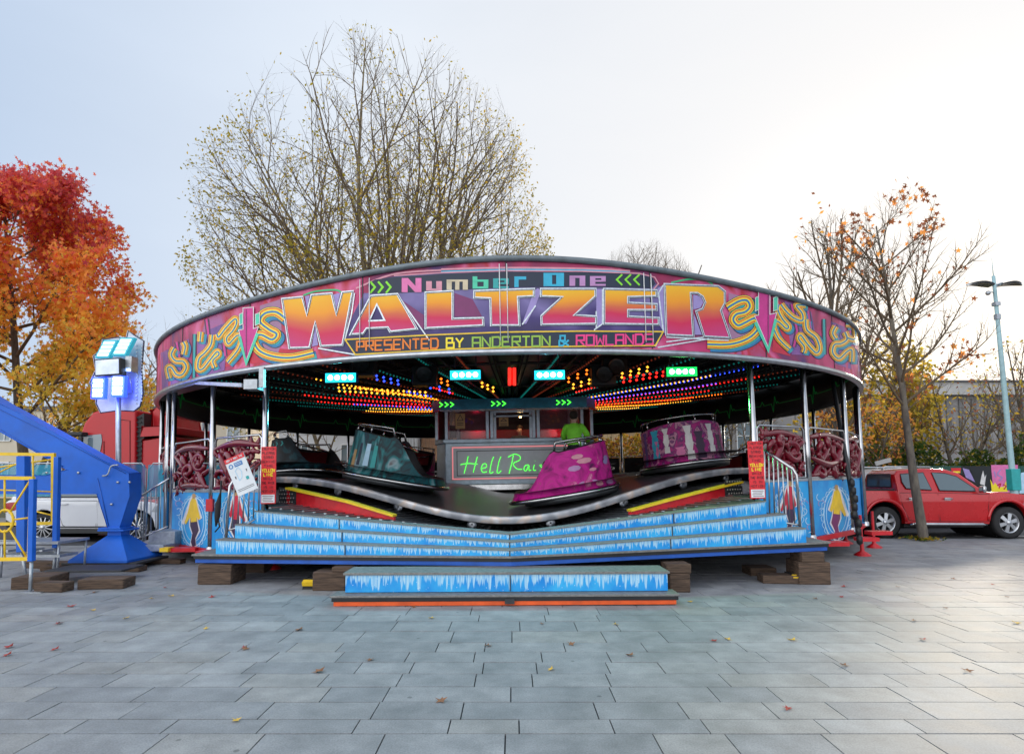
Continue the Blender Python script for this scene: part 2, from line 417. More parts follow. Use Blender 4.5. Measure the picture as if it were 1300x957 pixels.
def afn(r0):    # angle (deg) , z
    return lambda d, z, lift: pol(r0+lift, R(d), z)
N_ = 156
# --- rounding board
mb = MB()
vs = []; fs = []
for i in range(N_):
    a = 2*math.pi*i/N_-math.pi
    for q in range(5): vs.append(pol(RB, a, 3.52+(ztop(a)-3.52)*q/4))
for i in range(N_):
    j = (i+1) % N_
    for q in range(4): fs.append((i*5+q, j*5+q, j*5+q+1, i*5+q+1))
mb.add(vs, fs, 0, True)
board = mb.build('rounding_board', 'board_paint', ride)
mb = MB()
mb.tube([pol(RB+.02, 2*math.pi*i/N_, ztop(2*math.pi*i/N_-math.pi*0 if i <= N_/2 else 2*math.pi*i/N_-2*math.pi)+.03) for i in range(N_)], .05, 8, 0, closed=True)
mb.build('top_rail', 'rail_grey', board)
mb = MB()
mb.lathe([(RB-.06, 3.46), (RB+.03, 3.455), (RB+.045, 3.50), (RB+.03, 3.545), (RB-.02, 3.55)], N_, mi=0)
mb.build('bottom_trim', 'steel', board)
mb = MB()
vs = []; fs = []
for i in range(N_):
    a = 2*math.pi*i/N_-math.pi
    vs += [pol(RB-.08, a, 3.47), pol(RB-.08, a, ztop(a)-.02), pol(RB-.01, a, 3.47), pol(RB-.01, a, ztop(a)+.01)]
for i in range(N_):
    j = (i+1) % N_
    fs += [(i*4, i*4+1, j*4+1, j*4), (i*4, j*4, j*4+2, i*4+2), (i*4+1, i*4+3, j*4+3, j*4+1)]
mb.add(vs, fs, 0, True)
inner = mb.build('board_backing', 'black_paint', ride)
# green heartbeat line painted on the black backing all round
mb = MB(); f = lambda d, z, l: pol(RB-.08-l, R(d), z)
pts = []; d = -180.0
while d < 180:
    pts += [(d, 3.95), (d+3.6, 3.95), (d+4.0, 4.02), (d+4.4, 3.95), (d+4.9, 4.22), (d+5.5, 3.68), (d+6.0, 3.97), (d+8.4, 3.95), (d+9.0, 4.1), (d+9.5, 3.95)]
    d += 13.846
stroke_pts = [(p[0]*1.0, p[1]) for p in pts]
def raw_stroke(mb, pts, w, fn, lift, mi):
    for a, b in zip(pts[:-1], pts[1:]):
        mb.tube([fn(a[0], a[1], lift), fn(b[0], b[1], lift)], w, 4, mi, sm=False)
raw_stroke(mb, stroke_pts, .009, f, .008, 0)
mat("heartbeat", (.02, .3, .06), .5, 0, 0, emit=(.02, .8, .15), es=.02)  # plain painted line given a faint glow of its own; no lamp
mb.build('heartbeat_line', 'heartbeat', inner)
# --- panel joints and cables
mb = MB()
for k in range(26):
    a = R(k*13.846)
    aa = a if a <= math.pi else a-2*math.pi
    for zz in (0,):
        mb.box((pol(RB+.004, a, (3.55+ztop(aa))/2)), (.018, .01, ztop(aa)-3.57), Matrix.Rotation(a, 3, 'Z'), 0)
mb.build('panel_joint', 'plate_dark', board)
mb = MB()
for x in (458, 470, 635, 644.5, 818, 827):
    a, z = cyl(x, 400, RB)
    mb.tube([pol(RB+.03, a, 3.66), pol(RB+.03, a, ztop(a)-.06)], .007, 5, 0)
mb.build('cable', 'white_paint', board)
# --- painted artwork (outlines in photo pixels laid on the curved board)
fn = cfn(RB)
mb = MB()
decal(mb, [(470, 372), (468, 357), (500, 351), (560, 347), (640, 344), (740, 345), (815, 348), (829, 353), (833, 360), (842, 366), (846, 420), (832, 441), (740, 441.5), (640, 443), (520, 448), (450, 452), (408, 444), (435, 438), (448, 400), (462, 372)], fn, .004, 0)
mb.build('painted_backdrop', 'purple_bg', board)
mb = MB()
decal(mb, [(470, 372.5), (467, 360), (476, 355), (500, 352), (560, 348), (640, 345.3), (740, 346), (812, 349), (828, 353), (832, 360), (827, 366), (760, 364), (680, 364), (600, 367), (540, 370.5), (505, 372)], fn, .008, 0)
stroke(mb, [(500, 350), (560, 346.2), (640, 343.7), (740, 344.4), (812, 347.2), (831, 352), (836, 360), (830, 367)], 1.6, fn, .009, 1, dx=12)
for x in (477, 487, 497): stroke(mb, [(x-7, 357.5), (x-1, 364.5), (x-7, 372)], 2.6, fn, .012, 2)
for x in (790, 801, 812): stroke(mb, [(x, 348.5), (x-7, 355), (x, 362)], 2.2, fn, .012, 2)
mb.build('title_bar', ['p_navy', 'p_rose', 'p_lime'], board)
GL = {'N': [(0, 0, .3, 1), (.7, 0, 1, 1), 'd'], 'u': [(0, 0, .36, 1), (.64, 0, 1, 1), (0, .78, 1, 1)], 'm': [(0, 0, .24, 1), (.4, .12, .6, 1), (.76, 0, 1, 1), (0, 0, 1, .2)],
      'b': [(0, -.35, .3, 1), (.7, 0, 1, 1), (0, 0, 1, .24), (0, .76, 1, 1)], 'e': [(0, 0, .34, 1), (.3, 0, 1, .22), (.3, .4, 1, .58), (.3, .8, 1, 1), (.72, .1, 1, .5)],
      'r': [(0, 0, .36, 1), (.3, 0, 1, .3)], 'O': [(0, 0, .42, 1), (.62, 0, 1, 1), (.3, 0, .8, .16), (.3, .84, .8, 1)], 'n': [(0, 0, .36, 1), (.64, 0, 1, 1), (0, 0, 1, .22)]}
mb = MB(); mats_ = ['p_pink', 'p_rose', 'p_cream', 'p_mint', 'p_teal', 'p_cyan', 'p_cyan', 'p_mauve', 'p_mauve']
for i, (ch, x0, x1, y0, y1) in enumerate([('N', 510, 535, 353, 371), ('u', 541, 561, 357, 369), ('m', 567, 594, 355, 368), ('b', 600, 620, 355, 366.5), ('e', 626, 646, 353.5, 366), ('r', 653, 668, 351, 364.5), ('O', 690, 716, 346.5, 363.5), ('n', 723, 743, 350, 363), ('e', 749, 769, 350.5, 363)]):
    for rc in GL[ch]:
        if rc == 'd': q = [(x0, y0), (x0+8, y0), (x1, y1), (x1-8, y1)]
        else: q = [(x0+(x1-x0)*rc[0], y0+(y1-y0)*rc[1]), (x0+(x1-x0)*rc[2], y0+(y1-y0)*rc[1]), (x0+(x1-x0)*rc[2], y0+(y1-y0)*rc[3]), (x0+(x1-x0)*rc[0], y0+(y1-y0)*rc[3])]
        decal(mb, q, fn, .012+.0015*GL[ch].index(rc), i, dx=0)
mb.build('title_lettering', mats_, board)
LET = {
 'W': ([(358.1, 379.5), (383.6, 377), (389.5, 399.9), (395.4, 374.6), (420.9, 372.5), (427, 399.3), (434.6, 371), (447.7, 369.8), (434.6, 438), (407.2, 439.2), (400, 409), (392.8, 441), (367.3, 441.8)], []),
 'A': ([(471, 375.7), (504.3, 373.2), (529.2, 417.5), (495.4, 421), (492.2, 415.6), (465.3, 417), (460.8, 423.5), (445, 424.4)], [[(478.4, 386.2), (488.2, 406.5), (468.6, 407.3)]]),
 'L': ([(540.3, 371.4), (574.5, 369.5), (574.5, 404.6), (613.2, 403.7), (613.6, 413), (540.3, 416.6)], []),
 'T': ([(602.1, 369.5), (677.8, 366.8), (677.8, 376), (657.5, 377), (659.4, 413), (623.4, 413), (622.5, 378.8), (602, 377.8)], []),
 'Z': ([(686.8, 366.8), (756, 366.8), (756, 376), (729.2, 400), (756.9, 401.8), (756.9, 411), (687.7, 412), (687.3, 401), (713.5, 377), (686.8, 376)], []),
 'E': ([(767, 366.8), (833.5, 368.6), (833.5, 376), (797.5, 377), (797.5, 384.3), (833.5, 386.2), (833.5, 393.5), (797.5, 393.5), (797.5, 401.8), (836.3, 403.7), (836.3, 412), (767, 411)], []),
 'R': ([(843.8, 360.7), (911.5, 363.2), (920.3, 370), (920.3, 385), (915.3, 394), (927.2, 429), (894, 427), (884, 395.2), (892, 392), (895.2, 383.9), (892, 376.4), (885.2, 372), (877, 372), (878.3, 396), (880.2, 426.5), (846, 425)], [])}
for ch, (po, ho) in LET.items():
    mb = MB()
    decal(mb, po, fn, .014, 0, holes=ho)
    stroke(mb, po, 2.7, fn, .018, 1, closed=True, dx=12)
    stroke(mb, [(p[0]+.3, p[1]+.5) for p in po], .8, fn, .0205, 2, closed=True, dx=12)
    for h in ho: stroke(mb, h, 2, fn, .018, 1, closed=True)
    mb.build('letter', ['letter', 'silver_line', 'p_navy'], board)
mb = MB()      # bevel shards between the letters
decal(mb, [(678, 369), (683, 366), (687, 369), (680, 388), (668, 411), (663, 411)], fn, .010, 0)
decal(mb, [(757, 367), (765, 367), (765, 411), (757, 417), (757, 395)], fn, .010, 0)
decal(mb, [(506, 378), (538, 400), (538, 418), (528, 412)], fn, .010, 1)
decal(mb, [(577, 372), (600, 380), (612, 402), (577, 402)], fn, .010, 1)
decal(mb, [(835, 366), (842, 362), (844, 424), (838, 414)], fn, .010, 0)
decal(mb, [(387, 376), (393, 375), (390, 393)], fn, .010, 0); decal(mb, [(423, 374), (432, 372), (427, 393)], fn, .010, 0)
decal(mb, [(880, 374), (890, 376), (893, 384), (889, 391), (880, 393)], fn, .010, 0); decal(mb, [(881, 398), (891, 425), (882, 425)], fn, .010, 0)
decal(mb, [(400, 415), (404, 438), (396, 440)], fn, .010, 0)
for s_ in ([(680, 388), (663, 412)], [(757, 395), (757, 417)], [(765, 367), (765, 411), (754, 419)], [(506, 376), (545, 432)], [(404, 442), (450, 450)], [(846, 428), (925, 432)], [(846, 434), (893, 428)], [(835, 441), (900, 430)], [(842, 362), (836, 372), (842, 420), (832, 440)], [(450, 372), (446, 400), (438, 430)]):
    stroke(mb, s_, 1.6, fn, .013, 2, dx=12)
mb.build('letter_shadow', ['p_lilac', 'p_plum', 'silver_line'], board)
mb = MB()
decal(mb, [(438, 431), (540, 425.5), (640, 421.5), (740, 420.3), (842, 421), (832, 438.5), (740, 439.5), (640, 441), (560, 444), (451, 450)], fn, .012, 0)
stroke(mb, [(438, 431), (540, 425.5), (640, 421.5), (740, 420.3), (842, 421), (832, 438.5), (740, 439.5), (640, 441), (560, 444), (451, 450)], 1.7, fn, .016, 1, closed=True, dx=12)
tp = lambda x: 434.2-10.2*((x-450)/390)**.62 if x > 450 else 434
bt = lambda x: 446.3-9.6*((x-450)/390)**.62 if x > 450 else 446
word(mb, 'PRESENTED', 453, 556, tp, bt, 2.2, fn, .019, 2); word(mb, 'BY', 567, 588, tp, bt, 2.2, fn, .019, 3)
word(mb, 'ANDERTON', 600, 698, tp, bt, 2.2, fn, .019, 4); word(mb, '&', 710, 722, tp, bt, 2.2, fn, .019, 5); word(mb, 'ROWLANDS', 732, 829, tp, bt, 2.3, fn, .019, 6)
mb.build('showman_lettering', ['p_navy', 'p_yellow', 'p_orange', 'sign_yellow', 'p_leaf', 'p_cyan', 'p_hotpink'], board)
# scrolls
def ribbon(mb, pts, w, f, base=.006, k=7):
    off = [(p[0]+w*.30, p[1]+w*.30) for p in pts]
    stroke(mb, off, (w*1.2, w*1.0), f, base-.0016, 0, k=k); stroke(mb, off, (w*1.05, w*.85), f, base-.0005, 1, k=k); stroke(mb, off, (w*.55, w*.4), f, base+.0006, 2, k=k)
    for i, (ww, mi) in enumerate(((1.0, 0), (.90, 3), (.76, 6), (.66, 4), (.46, 3), (.20, 1))):
        stroke(mb, pts, (w*ww, w*ww*.9), f, base+.0020+i*.0020, mi, k=k)
RM = ['p_navy', 'p_blue', 'p_teal', 'sign_yellow', 'p_orange', 'p_yellow', 'p_red']
def conv(z, pts, ox, oy): return [(ox+p[0]/z, oy+p[1]/z) for p in pts]
mb = MB()
ribbon(mb, [(362, 404), (350, 396), (336, 398), (330, 408), (341, 418), (351, 424), (345, 431), (331, 425), (322, 430), (328, 444), (345, 452), (370, 454), (398, 448)], 13, fn)
ribbon(mb, [(923.4, 391), (937.9, 382.6), (948, 381.4), (952, 389), (946, 396), (935, 399), (931, 406), (937, 413), (947, 409), (958, 404), (963, 411), (960, 421), (947, 431), (926, 437), (898, 437)], 13, fn)
for po in ([(680, 350), (700, 380), (770, 290), (860, 200), (880, 240), (840, 320), (780, 390), (800, 450), (880, 370), (930, 380), (900, 500), (790, 640)],
           [(520, 330), (510, 430)], [(635, 360), (620, 460), (560, 540), (500, 600), (490, 700), (540, 700), (620, 600), (680, 530), (700, 560), (640, 620), (660, 690)],
           [(250, 490), (220, 560), (260, 620), (340, 630), (370, 690), (330, 760), (270, 760), (220, 690), (180, 700), (200, 800)], [(340, 430), (360, 480), (345, 560)]):
    ribbon(mb, conv(7.975, po, 190, 380), 9.5, fn)
for po in ([(200, 180), (190, 230), (230, 310), (280, 370), (260, 390), (190, 330), (150, 360), (190, 470), (290, 570)], [(215, 180), (260, 240), (330, 300), (400, 320), (400, 260), (350, 190), (430, 190)],
           [(430, 310), (440, 400), (520, 470), (550, 560), (520, 600), (450, 530), (390, 450), (370, 480), (420, 550), (410, 600)], [(690, 370), (665, 430), (690, 480)],
           [(770, 420), (790, 480), (740, 520), (680, 530), (665, 600), (720, 650), (790, 590), (830, 580), (830, 680)], [(780, 350), (850, 370), (860, 480), (790, 470)]):
    ribbon(mb, conv(6.8375, po, 960, 360), 9.5, fn)
# the rest of the ring carries the same scrollwork
tmpl = [[(0, 4.5), (1.5, 4.3), (4, 4.45), (5.5, 4.2), (3.5, 4.0), (1.5, 3.9), (2.5, 3.7), (5, 3.85), (7, 4.0)], [(8, 4.5), (9.5, 4.2), (7.8, 4.0), (9.5, 3.75), (11.5, 3.9), (12, 4.2), (11, 4.45)], [(6.5, 4.5), (8.5, 4.35)], [(11.5, 3.7), (12.6, 3.85)]]
for k in range(20):
    d0 = 60+k*12.2
    if d0 > 292: break
    for po in tmpl: ribbon(mb, [(d0+(p[0] if k % 2 else 12-p[0])*.95, p[1]) for p in po], .13 if True else 0, lambda d, z, l: pol(RB+l, R(d), z)) if False else None
mb.build('painted_scroll', RM, board)
def aribbon(mb, pts, w):      # pts in (deg, z): work in metres along the ring
    s_ = RB*math.pi/180
    q = [(p[0]*s_, p[1]) for p in pts]
    g = lambda x, z, l: pol(RB+l, x/RB, z)
    for i, (ww, mi) in enumerate(((1.3, 0), (1.15, 1), (.9, 3), (.76, 6), (.66, 4), (.46, 3), (.20, 1))):
        stroke(mb, q, (w*ww, w*ww*.85), g, .006+i*.0022, mi, k=5)
mb = MB()
k = 0; d0 = 58.0
while d0 < 290:
    for po in tmpl: aribbon(mb, [(d0+(p[0] if k % 2 else 12.5-p[0])*.95, p[1]) for p in po], .19)
    d0 += 12.7; k += 1
mb.build('painted_scroll', RM, board)
# down-pointing arrows and slashes
mb = MB()
for (bx0, bx1, y0, y1, cx, ty, L0, R0) in ((308.5, 321.7, 391, 417, 312.5, 461.5, 304, 326), (963, 977.5, 370, 399, 975.4, 444.5, 959, 984)):
    decal(mb, [(bx0, y0), (bx1, y0-1), (bx1, y1), (R0+2, y1-2), (cx, ty-4), (L0-1, y1+2), (bx0, y1+1)], fn, .020, 0, dx=6)
    stroke(mb, [(bx0, y0), (bx1, y0-1), (bx1, y1), (R0+2, y1-2), (cx, ty-4), (L0-1, y1+2), (bx0, y1+1)], 1.0, fn, .023, 1, closed=True)
    stroke(mb, [(cx, y0+2), (cx, ty-10)], 1.2, fn, .024, 3)
    stroke(mb, [(L0, y1+10), (cx, ty), (R0+1, y1+6)], 4.0, fn, .026, 2)
    for (u0, u1) in ((L0, L0+4.2), (R0-2, R0+3.5)):
        decal(mb, [(u0, y0+8), (u1, y0+6), (u1, y1-6), (u0, y1-4)], fn, .026, 2, dx=0)
        stroke(mb, [(u0, y0+8), (u1, y0+6), (u1, y1-6), (u0, y1-4)], .8, fn, .028, 1, closed=True)
mb.build('painted_arrow', ['p_magenta', 'p_white', 'p_mint', 'p_plum'], board)
mb = MB()   # airbrushed grounds behind the scrolls
for po, mi in (([(330, 388), (356, 380), (358, 432), (352, 452), (330, 456)], 1), ([(326, 440), (400, 446), (395, 452), (320, 462), (314, 460)], 0), ([(925, 372), (958, 380), (956, 440), (925, 440)], 1), ([(985, 385), (1003, 430), (1003, 452), (980, 446)], 0),
   ([(996, 382), (1030, 396), (1040, 452), (1005, 450)], 2), ([(1055, 408), (1085, 420), (1092, 472), (1060, 462)], 2), ([(300, 404), (302, 462), (286, 466), (290, 430)], 0), ([(250, 425), (290, 408), (285, 470), (252, 480)], 2), ([(204, 448), (240, 430), (238, 486), (206, 496)], 2), ([(928, 418), (958, 432), (956, 444), (900, 441)], 0), ([(984, 380), (996, 386), (990, 396)], 0), ([(330, 398), (344, 388), (336, 380)], 0)):
    decal(mb, po, fn, .0022+.0004*mi, mi, dx=10)
mb.build('painted_ground', ['p_red', 'p_grey_mauve', 'p_violet'], board)
mb = MB(); rr = random.Random(3)
for (pts, mi) in (([(1005, 386), (1012, 420), (1008, 440)], 0), ([(1026, 395), (1030, 425)], 0), ([(1060, 412), (1066, 440)], 0), ([(262, 405), (266, 436)], 0), ([(282, 420), (286, 452)], 0), ([(224, 434), (228, 455)], 0), ([(1046, 405), (1047, 450)], 2), ([(247, 424), (246, 480)], 2), ([(1078, 415), (1084, 452)], 0)):
    stroke(mb, pts, 6, fn, .0042, 1); stroke(mb, pts, 2.6, fn, .0055, mi)
for pts, mi in (([(452, 366), (500, 348), (560, 343)], 3), ([(385, 375), (400, 370), (425, 368), (433, 371)], 4), ([(852, 359), (875, 354.5), (895, 356), (905, 361)], 4), ([(560, 342), (640, 340), (740, 341), (800, 344)], 3), ([(560, 345), (640, 342.5), (740, 343.3), (800, 346)], 5)):
    stroke(mb, pts, 2.2, fn, .0055, mi, k=4)
mb.build('painted_stripe', ['p_magenta', 'p_dk', 'p_teal', 'p_rose', 'p_green', 'p_cyan'], board)
# --- canopy roof and ceiling
mb = MB(); mb.lathe([(RB-.08, 4.58), (5, 5.2), (.2, 5.8)], 52, mi=0, sm=False)
mat('canvas', (.05, .05, .055), .8, 0, .2, 3)
mb.build('canopy_roof', 'canvas', ride)
def zc(r): return 3.84 if r < 1.8 else (3.84+(r-1.8)*.07 if r < 5.5 else 4.10+(r-5.5)*.115)
mb = MB(); mb.lathe([(r, zc(r)+.1) for r in (RB-.09, 7.5, 5.5, 3.5, 1.8, .05)], 52, mi=0, sm=False)
mb.build('ceiling', 'black_paint', ride)
mb = MB()
for k in range(26):
    a = R(k*13.846); rf_ = MB()
    for r0, r1 in ((1.8, 5.5), (5.5, RB-.1)):
        rf_.beam(pol(r0, a, zc(r0)+.02), pol(r1, a, zc(r1)+.02), .07, .14, 0)
    rf_.build('rafter', 'black_paint', ride)
for r0 in (3.4, 5.6, 7.6, 9.0):
    mb.tube([pol(r0, R(k*13.846), zc(r0)-.02) for k in range(26)], .035, 6, 0, closed=True)
mb.build('ceiling_ring', 'black_paint', ride)
BM = ['black_paint', 'bulb_red', 'bulb_amber', 'bulb_orange', 'bulb_blue', 'bulb_teal', 'bulb_dim']
OCT = [(1, 0, 0), (-1, 0, 0), (0, 1, 0), (0, -1, 0), (0, 0, 1), (0, 0, -1)]
OF = [(0, 2, 4), (2, 1, 4), (1, 3, 4), (3, 0, 4), (2, 0, 5), (1, 2, 5), (3, 1, 5), (0, 3, 5)]
seqs = [1, 2, 3, 4, 2, 1, 3]
for k in range(52):
    a = R(k*6.923+3.46)
    mb = MB(); u = pol(1, a+math.pi/2)
    for r0, r1 in ((1.9, 5.5), (5.5, 8.8)): mb.beam(pol(r0, a, zc(r0)-.01), pol(r1, a, zc(r1)-.01), .17, .03, 0)
    for row in (-1, 1):
        c = seqs[(k+(0 if row < 0 else 2)) % 7]
        deg = (k*6.923+3.46) % 360; right = deg < 180; da = min(deg, 360-deg)
        lo, hi = [(2.2, 5.6), (2.6, 6.2), (3.4, 5.4), (2.2, 5.0)][(k*2+row) % 4]
        if right: hi += 1.2
        if k % 2: lo = hi = 0
        elif (k//2) % 3 == 0 and row > 0: hi = lo+.9
        if not 48 < da < 130: lo, hi = (3.0, 3.9) if (k+row) % 4 == 0 and da > 30 else (0, 0)
        r = 2.0
        while r < 8.7:
            mi = c if lo < r < hi else (0 if (k+row) % 3 else (5 if k % 2 else 6))
            p = pol(r, a, zc(r)-.055)+u*(.05*row)
            mb.add([p+Vector(o)*.026 for o in OCT], OF, mi, True)
            r += .115
    mb.build('light_strip', BM, ride)
# --- poles
PA = [26.2, 35.3, 47, 59, 73, 88, 103, 118, 133, 148, 163]
angs = sorted([-x for x in PA]+PA+[180])
pole0 = None
for d in angs:
    if pole0 is None:
        mb = MB(); mb.tube([(0, 0, .36), (0, 0, 3.5)], .052, 14, 0)
        mb.lathe([(.075, .36), (.075, .44), (.055, .46)], 14, mi=0)
        pole0 = mb.build('pole', 'chrome', ride); o = pole0
    else: o = pole0.copy(); col.objects.link(o); o.parent = ride
    o.location = pol(9.36, R(d))
for d in (-48.8, 57.3):
    o = pole0.copy(); col.objects.link(o); o.parent = ride; o.location = pol(9.40, R(d))
# dark brace at the right, soffit beams
mb = MB()
p1 = TI @ W(1056, 478, 12.4); p2 = TI @ W(1092, 690, 11.2)
mb.tube([p1, p2], .045, 8, 0)
for i in range(8):
    q = p2.lerp(p1, .02+.045*i); mb.ball(q+Vector((rr.uniform(-.03, .03), rr.uniform(-.06, 0), 0)), .07, 6, 0, (1, 1, 1.5))
mb.build('brace', 'black_paint', ride)
mb = MB()
a1 = TI @ W(215, 499, 12.2); a2 = TI @ W(258, 487, 10.9); a3 = TI @ W(318, 490, 9.7)
mb.beam(a1, a2, .3, .06, 0); mb.beam(a2, a3, .3, .06, 0)
mb.box(TI @ W(322, 489, 9.65), (.22, .25, .16), None, 1); mb.box(TI @ W(333, 479, 9.6), (.08, .08, .34), None, 1)
mb.build('awning_beam', ['steel', 'galv'], ride)
# --- base plate and steps
def yfr(x): return -10.25+.196*abs(x)
mb = MB()
P = [(-4.85, -9.3), (0, -10.25), (4.85, -9.3), (4.85, -8.0), (-4.85, -8.0)]
mb.prism(P, (.50, .525), 0, 'Z'); mb.prism([(p[0]*.995, p[1]+.012) for p in P], (.452, .497), 1, 'Z'); mb.prism([(p[0]*.99, p[1]+.02) for p in P], (.395, .449), 2, 'Z')
mb.build('base_plate', ['tread', 'black_paint', 'ride_blue'], ride)
mb = MB(); mb.lathe([(9.3, .30), (9.3, .36), (.1, .36)], 52); mb.lathe([(9.3, .30), (.1, .30)], 52)
mb.build('under_frame', 'black_paint', ride)
xe = [4.47, 4.28, 4.06]
for k in range(3):
    mb = MB(); n = 44; X = [-xe[k]+2*xe[k]*i/n for i in range(n+1)]
    dz = DZ
    zb = lambda x: ZB+k*dz(x); z1 = lambda x: ZB+(k+1)*dz(x)
    y = lambda x: yfr(x)+.05+.24*k
    vs = []; uv = []
    for x in X: vs += [Vector((x, y(x), zb(x))), Vector((x, y(x), z1(x)-.014))]; uv += [(x+10*k+20, 1), (x+10*k+20, 0)]
    mb.add(vs, [(2*i, 2*i+2, 2*i+3, 2*i+1) for i in range(n)], 0, False, uv)
    riser = mb.build('riser', 'ice_small', ride)
    mb = MB()
    vs = []; D = .30
    for x in X: vs += [(x, y(x)-.02, z1(x)-.014), (x, y(x)-.02, z1(x)), (x, y(x)+D, z1(x)), (x, y(x)+D, z1(x)-.014)]
    fs = []
    for i in range(n):
        for q in range(4): fs.append((4*i+q, 4*i+4+q, 4*i+4+(q+1) % 4, 4*i+(q+1) % 4))
    fs += [(0, 1, 2, 3), (4*n, 4*n+3, 4*n+2, 4*n+1)]
    mb.add(vs, fs, 0)
    mb.build('tread', 'tread', ride)
    mb = MB()
    for s in (-1, 1):
        x = s*xe[k]
        mb.quad((x, y(x), zb(x)), (x, y(x)+1.2, zb(x)), (x, y(x)+1.2, z1(x)-.035), (x, y(x), z1(x)-.035))
    mb.build('step_end', 'ice_panel', ride)
mb = MB()
for k in range(3):
    for x in (-2.4-.12*k, -.02, 2.3+.1*k):
        yy = yfr(x)+.05+.24*k-.006; z0 = ZB+k*DZ(x); z1_ = ZB+(k+1)*DZ(x)
        mb.box((x, yy, (z0+z1_)/2-.01), (.014, .008, (z1_-z0)*.9))
mb.build('step_joint', 'plate_dark', ride)
# --- deck (fixed boards under the turntable)
mat('deck_boards', (.05, .052, .06), .38, .2, c2=(.13, .135, .15), scale=3, stretch=(1, 1, 1))
mb = MB(); na, nr = 180, 14; vs = []; fs = []
for i in range(na):
    a = 2*math.pi*i/na-math.pi; rf = rfront(a)
    for j in range(nr+1):
        r = 2.2+(rf-2.2)*j/nr; vs.append(pol(r, a, zdeck(r, a)))
for i in range(na):
    i2 = (i+1) % na
    for j in range(nr): fs.append((i*(nr+1)+j, i2*(nr+1)+j, i2*(nr+1)+j+1, i*(nr+1)+j+1))
mb.add(vs, fs, 0, True); deck = mb.build('deck', 'deck_boards', ride)
mb = MB()
for i in range(300):   # raised slats radiating over the boards
    a = 2*math.pi*i/300-math.pi; rf = rfront(a)-.35
    if abs(math.degrees(a)) > 75: continue
    pts = [pol(r, a, zdeck(r, a)+.012) for r in (6.6, 7.2, 7.8, rf)]
    for p, q in zip(pts[:-1], pts[1:]): mb.beam(p, q, .05, .016, 0)
mb.build('slats', 'steel', deck)
# red wedge kerbs with yellow edge
for side, pts in ((-1, [(364, 621), (400, 629), (440, 638), (470, 647), (500, 656)]), (1, [(942, 613), (900, 623), (850, 636), (800, 649.5)])):
    mb = MB(); my = MB(); vs = []; tops = []
    for p in pts:
        a, z = cyl(p[0], p[1], 8.7)
        zz = max(z, zdeck(8.7, a)+.012); tops.append((a, zz))
        vs += [pol(8.7, a, zdeck(8.8, a)-.06), pol(8.7, a, zz), pol(8.62, a, zz), pol(8.62, a, zdeck(8.6, a)-.06)]
    n = len(pts)
    fs = [(4*i+q, 4*i+4+q, 4*i+5+q, 4*i+1+q) for i in range(n-1) for q in range(3)]+[(0, 1, 2, 3), (4*n-4, 4*n-1, 4*n-2, 4*n-3)]
    mb.add(vs, fs, 0); kb = mb.build('kerb_board', 'red_paint', ride)
    for (a, z), (b, z2) in zip(tops[:-1], tops[1:]): my.beam(pol(8.66, a, z+.02), pol(8.66, b, z2+.02), .16, .035, 0)
    my.build('edge_strip', 'yellow_paint', kb)
mat('dots', (.42, .38, .34), .5, .3, .1, 6)
mb = MB()
for s in (-1, 1):
    for (a0, a1) in ((26.0, 28.9),):
        vs = [pol(8.7, R(s*a0), 1.05), pol(8.7, R(s*a1), 1.05), pol(8.7, R(s*a1), 1.5), pol(8.7, R(s*a0), 1.45)]
        mb.quad(*vs)
        for i in range(6):
            for j in range(5):
                p = pol(8.72, R(s*(a0+.3+(a1-a0-.4)*(i+.5*(j % 2))/6)), 1.16+.07*j); mb.ball(p, .014, 6, 1)
mb.build('corner_plate', ['plate_dark', 'dots'], ride)
# --- turntable with its humps
mb = MB(); na = 220; rs = [2.6, 4, 5.5, 6.6, 7.3]; vs = []; fs = []
for i in range(na):
    a = 2*math.pi*i/na-math.pi
    for r in rs: vs.append(pol(r, a, zt(a, r)))
m_ = len(rs)
for i in range(na):
    i2 = (i+1) % na
    for j in range(m_-1): fs.append((i*m_+j, i2*m_+j, i2*m_+j+1, i*m_+j+1))
mb.add(vs, fs, 0, True)
mat('turntable_top', (.06, .062, .07), .3, .5, c2=(.16, .165, .18), scale=2.2)
tt = mb.build('turntable', 'turntable_top', ride)
m, nt, b = new_mat('rim_metal'); N, L = nt.nodes, nt.links
tc = N.new('ShaderNodeTexCoord'); nz = N.new('ShaderNodeTexNoise'); nz.inputs['Scale'].default_value = 3.2; nz.inputs['Detail'].default_value = 1; L.new(tc.outputs['Object'], nz.inputs['Vector'])
cr = N.new('ShaderNodeValToRGB'); e = cr.color_ramp.elements; e.new(.5); e.new(.5)
for i, (p_, c_) in enumerate([(.35, (.3, .31, .34)), (.5, (.5, .51, .54)), (.6, (.7, .58, .5)), (.7, (.8, .78, .8))]): e[i].position = p_; e[i].color = (*c_, 1)
L.new(nz.outputs[0], cr.inputs[0]); L.new(cr.outputs[0], b.inputs['Base Color']); b.inputs['Metallic'].default_value = .35; b.inputs['Roughness'].default_value = .4
mb = MB(); vs = []; fs = []
prof = [(7.27, .008), (7.35, .008), (7.36, -.01), (7.36, -.115), (7.34, -.13), (7.2, -.13)]
for i in range(na):
    a = 2*math.pi*i/na-math.pi
    for r, dz in prof: vs.append(pol(r, a, zt(a)+dz))
m_ = len(prof)
for i in range(na):
    i2 = (i+1) % na
    for j in range(m_-1): fs.append((i*m_+j, i2*m_+j, i2*m_+j+1, i*m_+j+1))
mb.add(vs, fs, 0, True); mb.build('turntable_rim', 'rim_metal', tt)
w0 = None
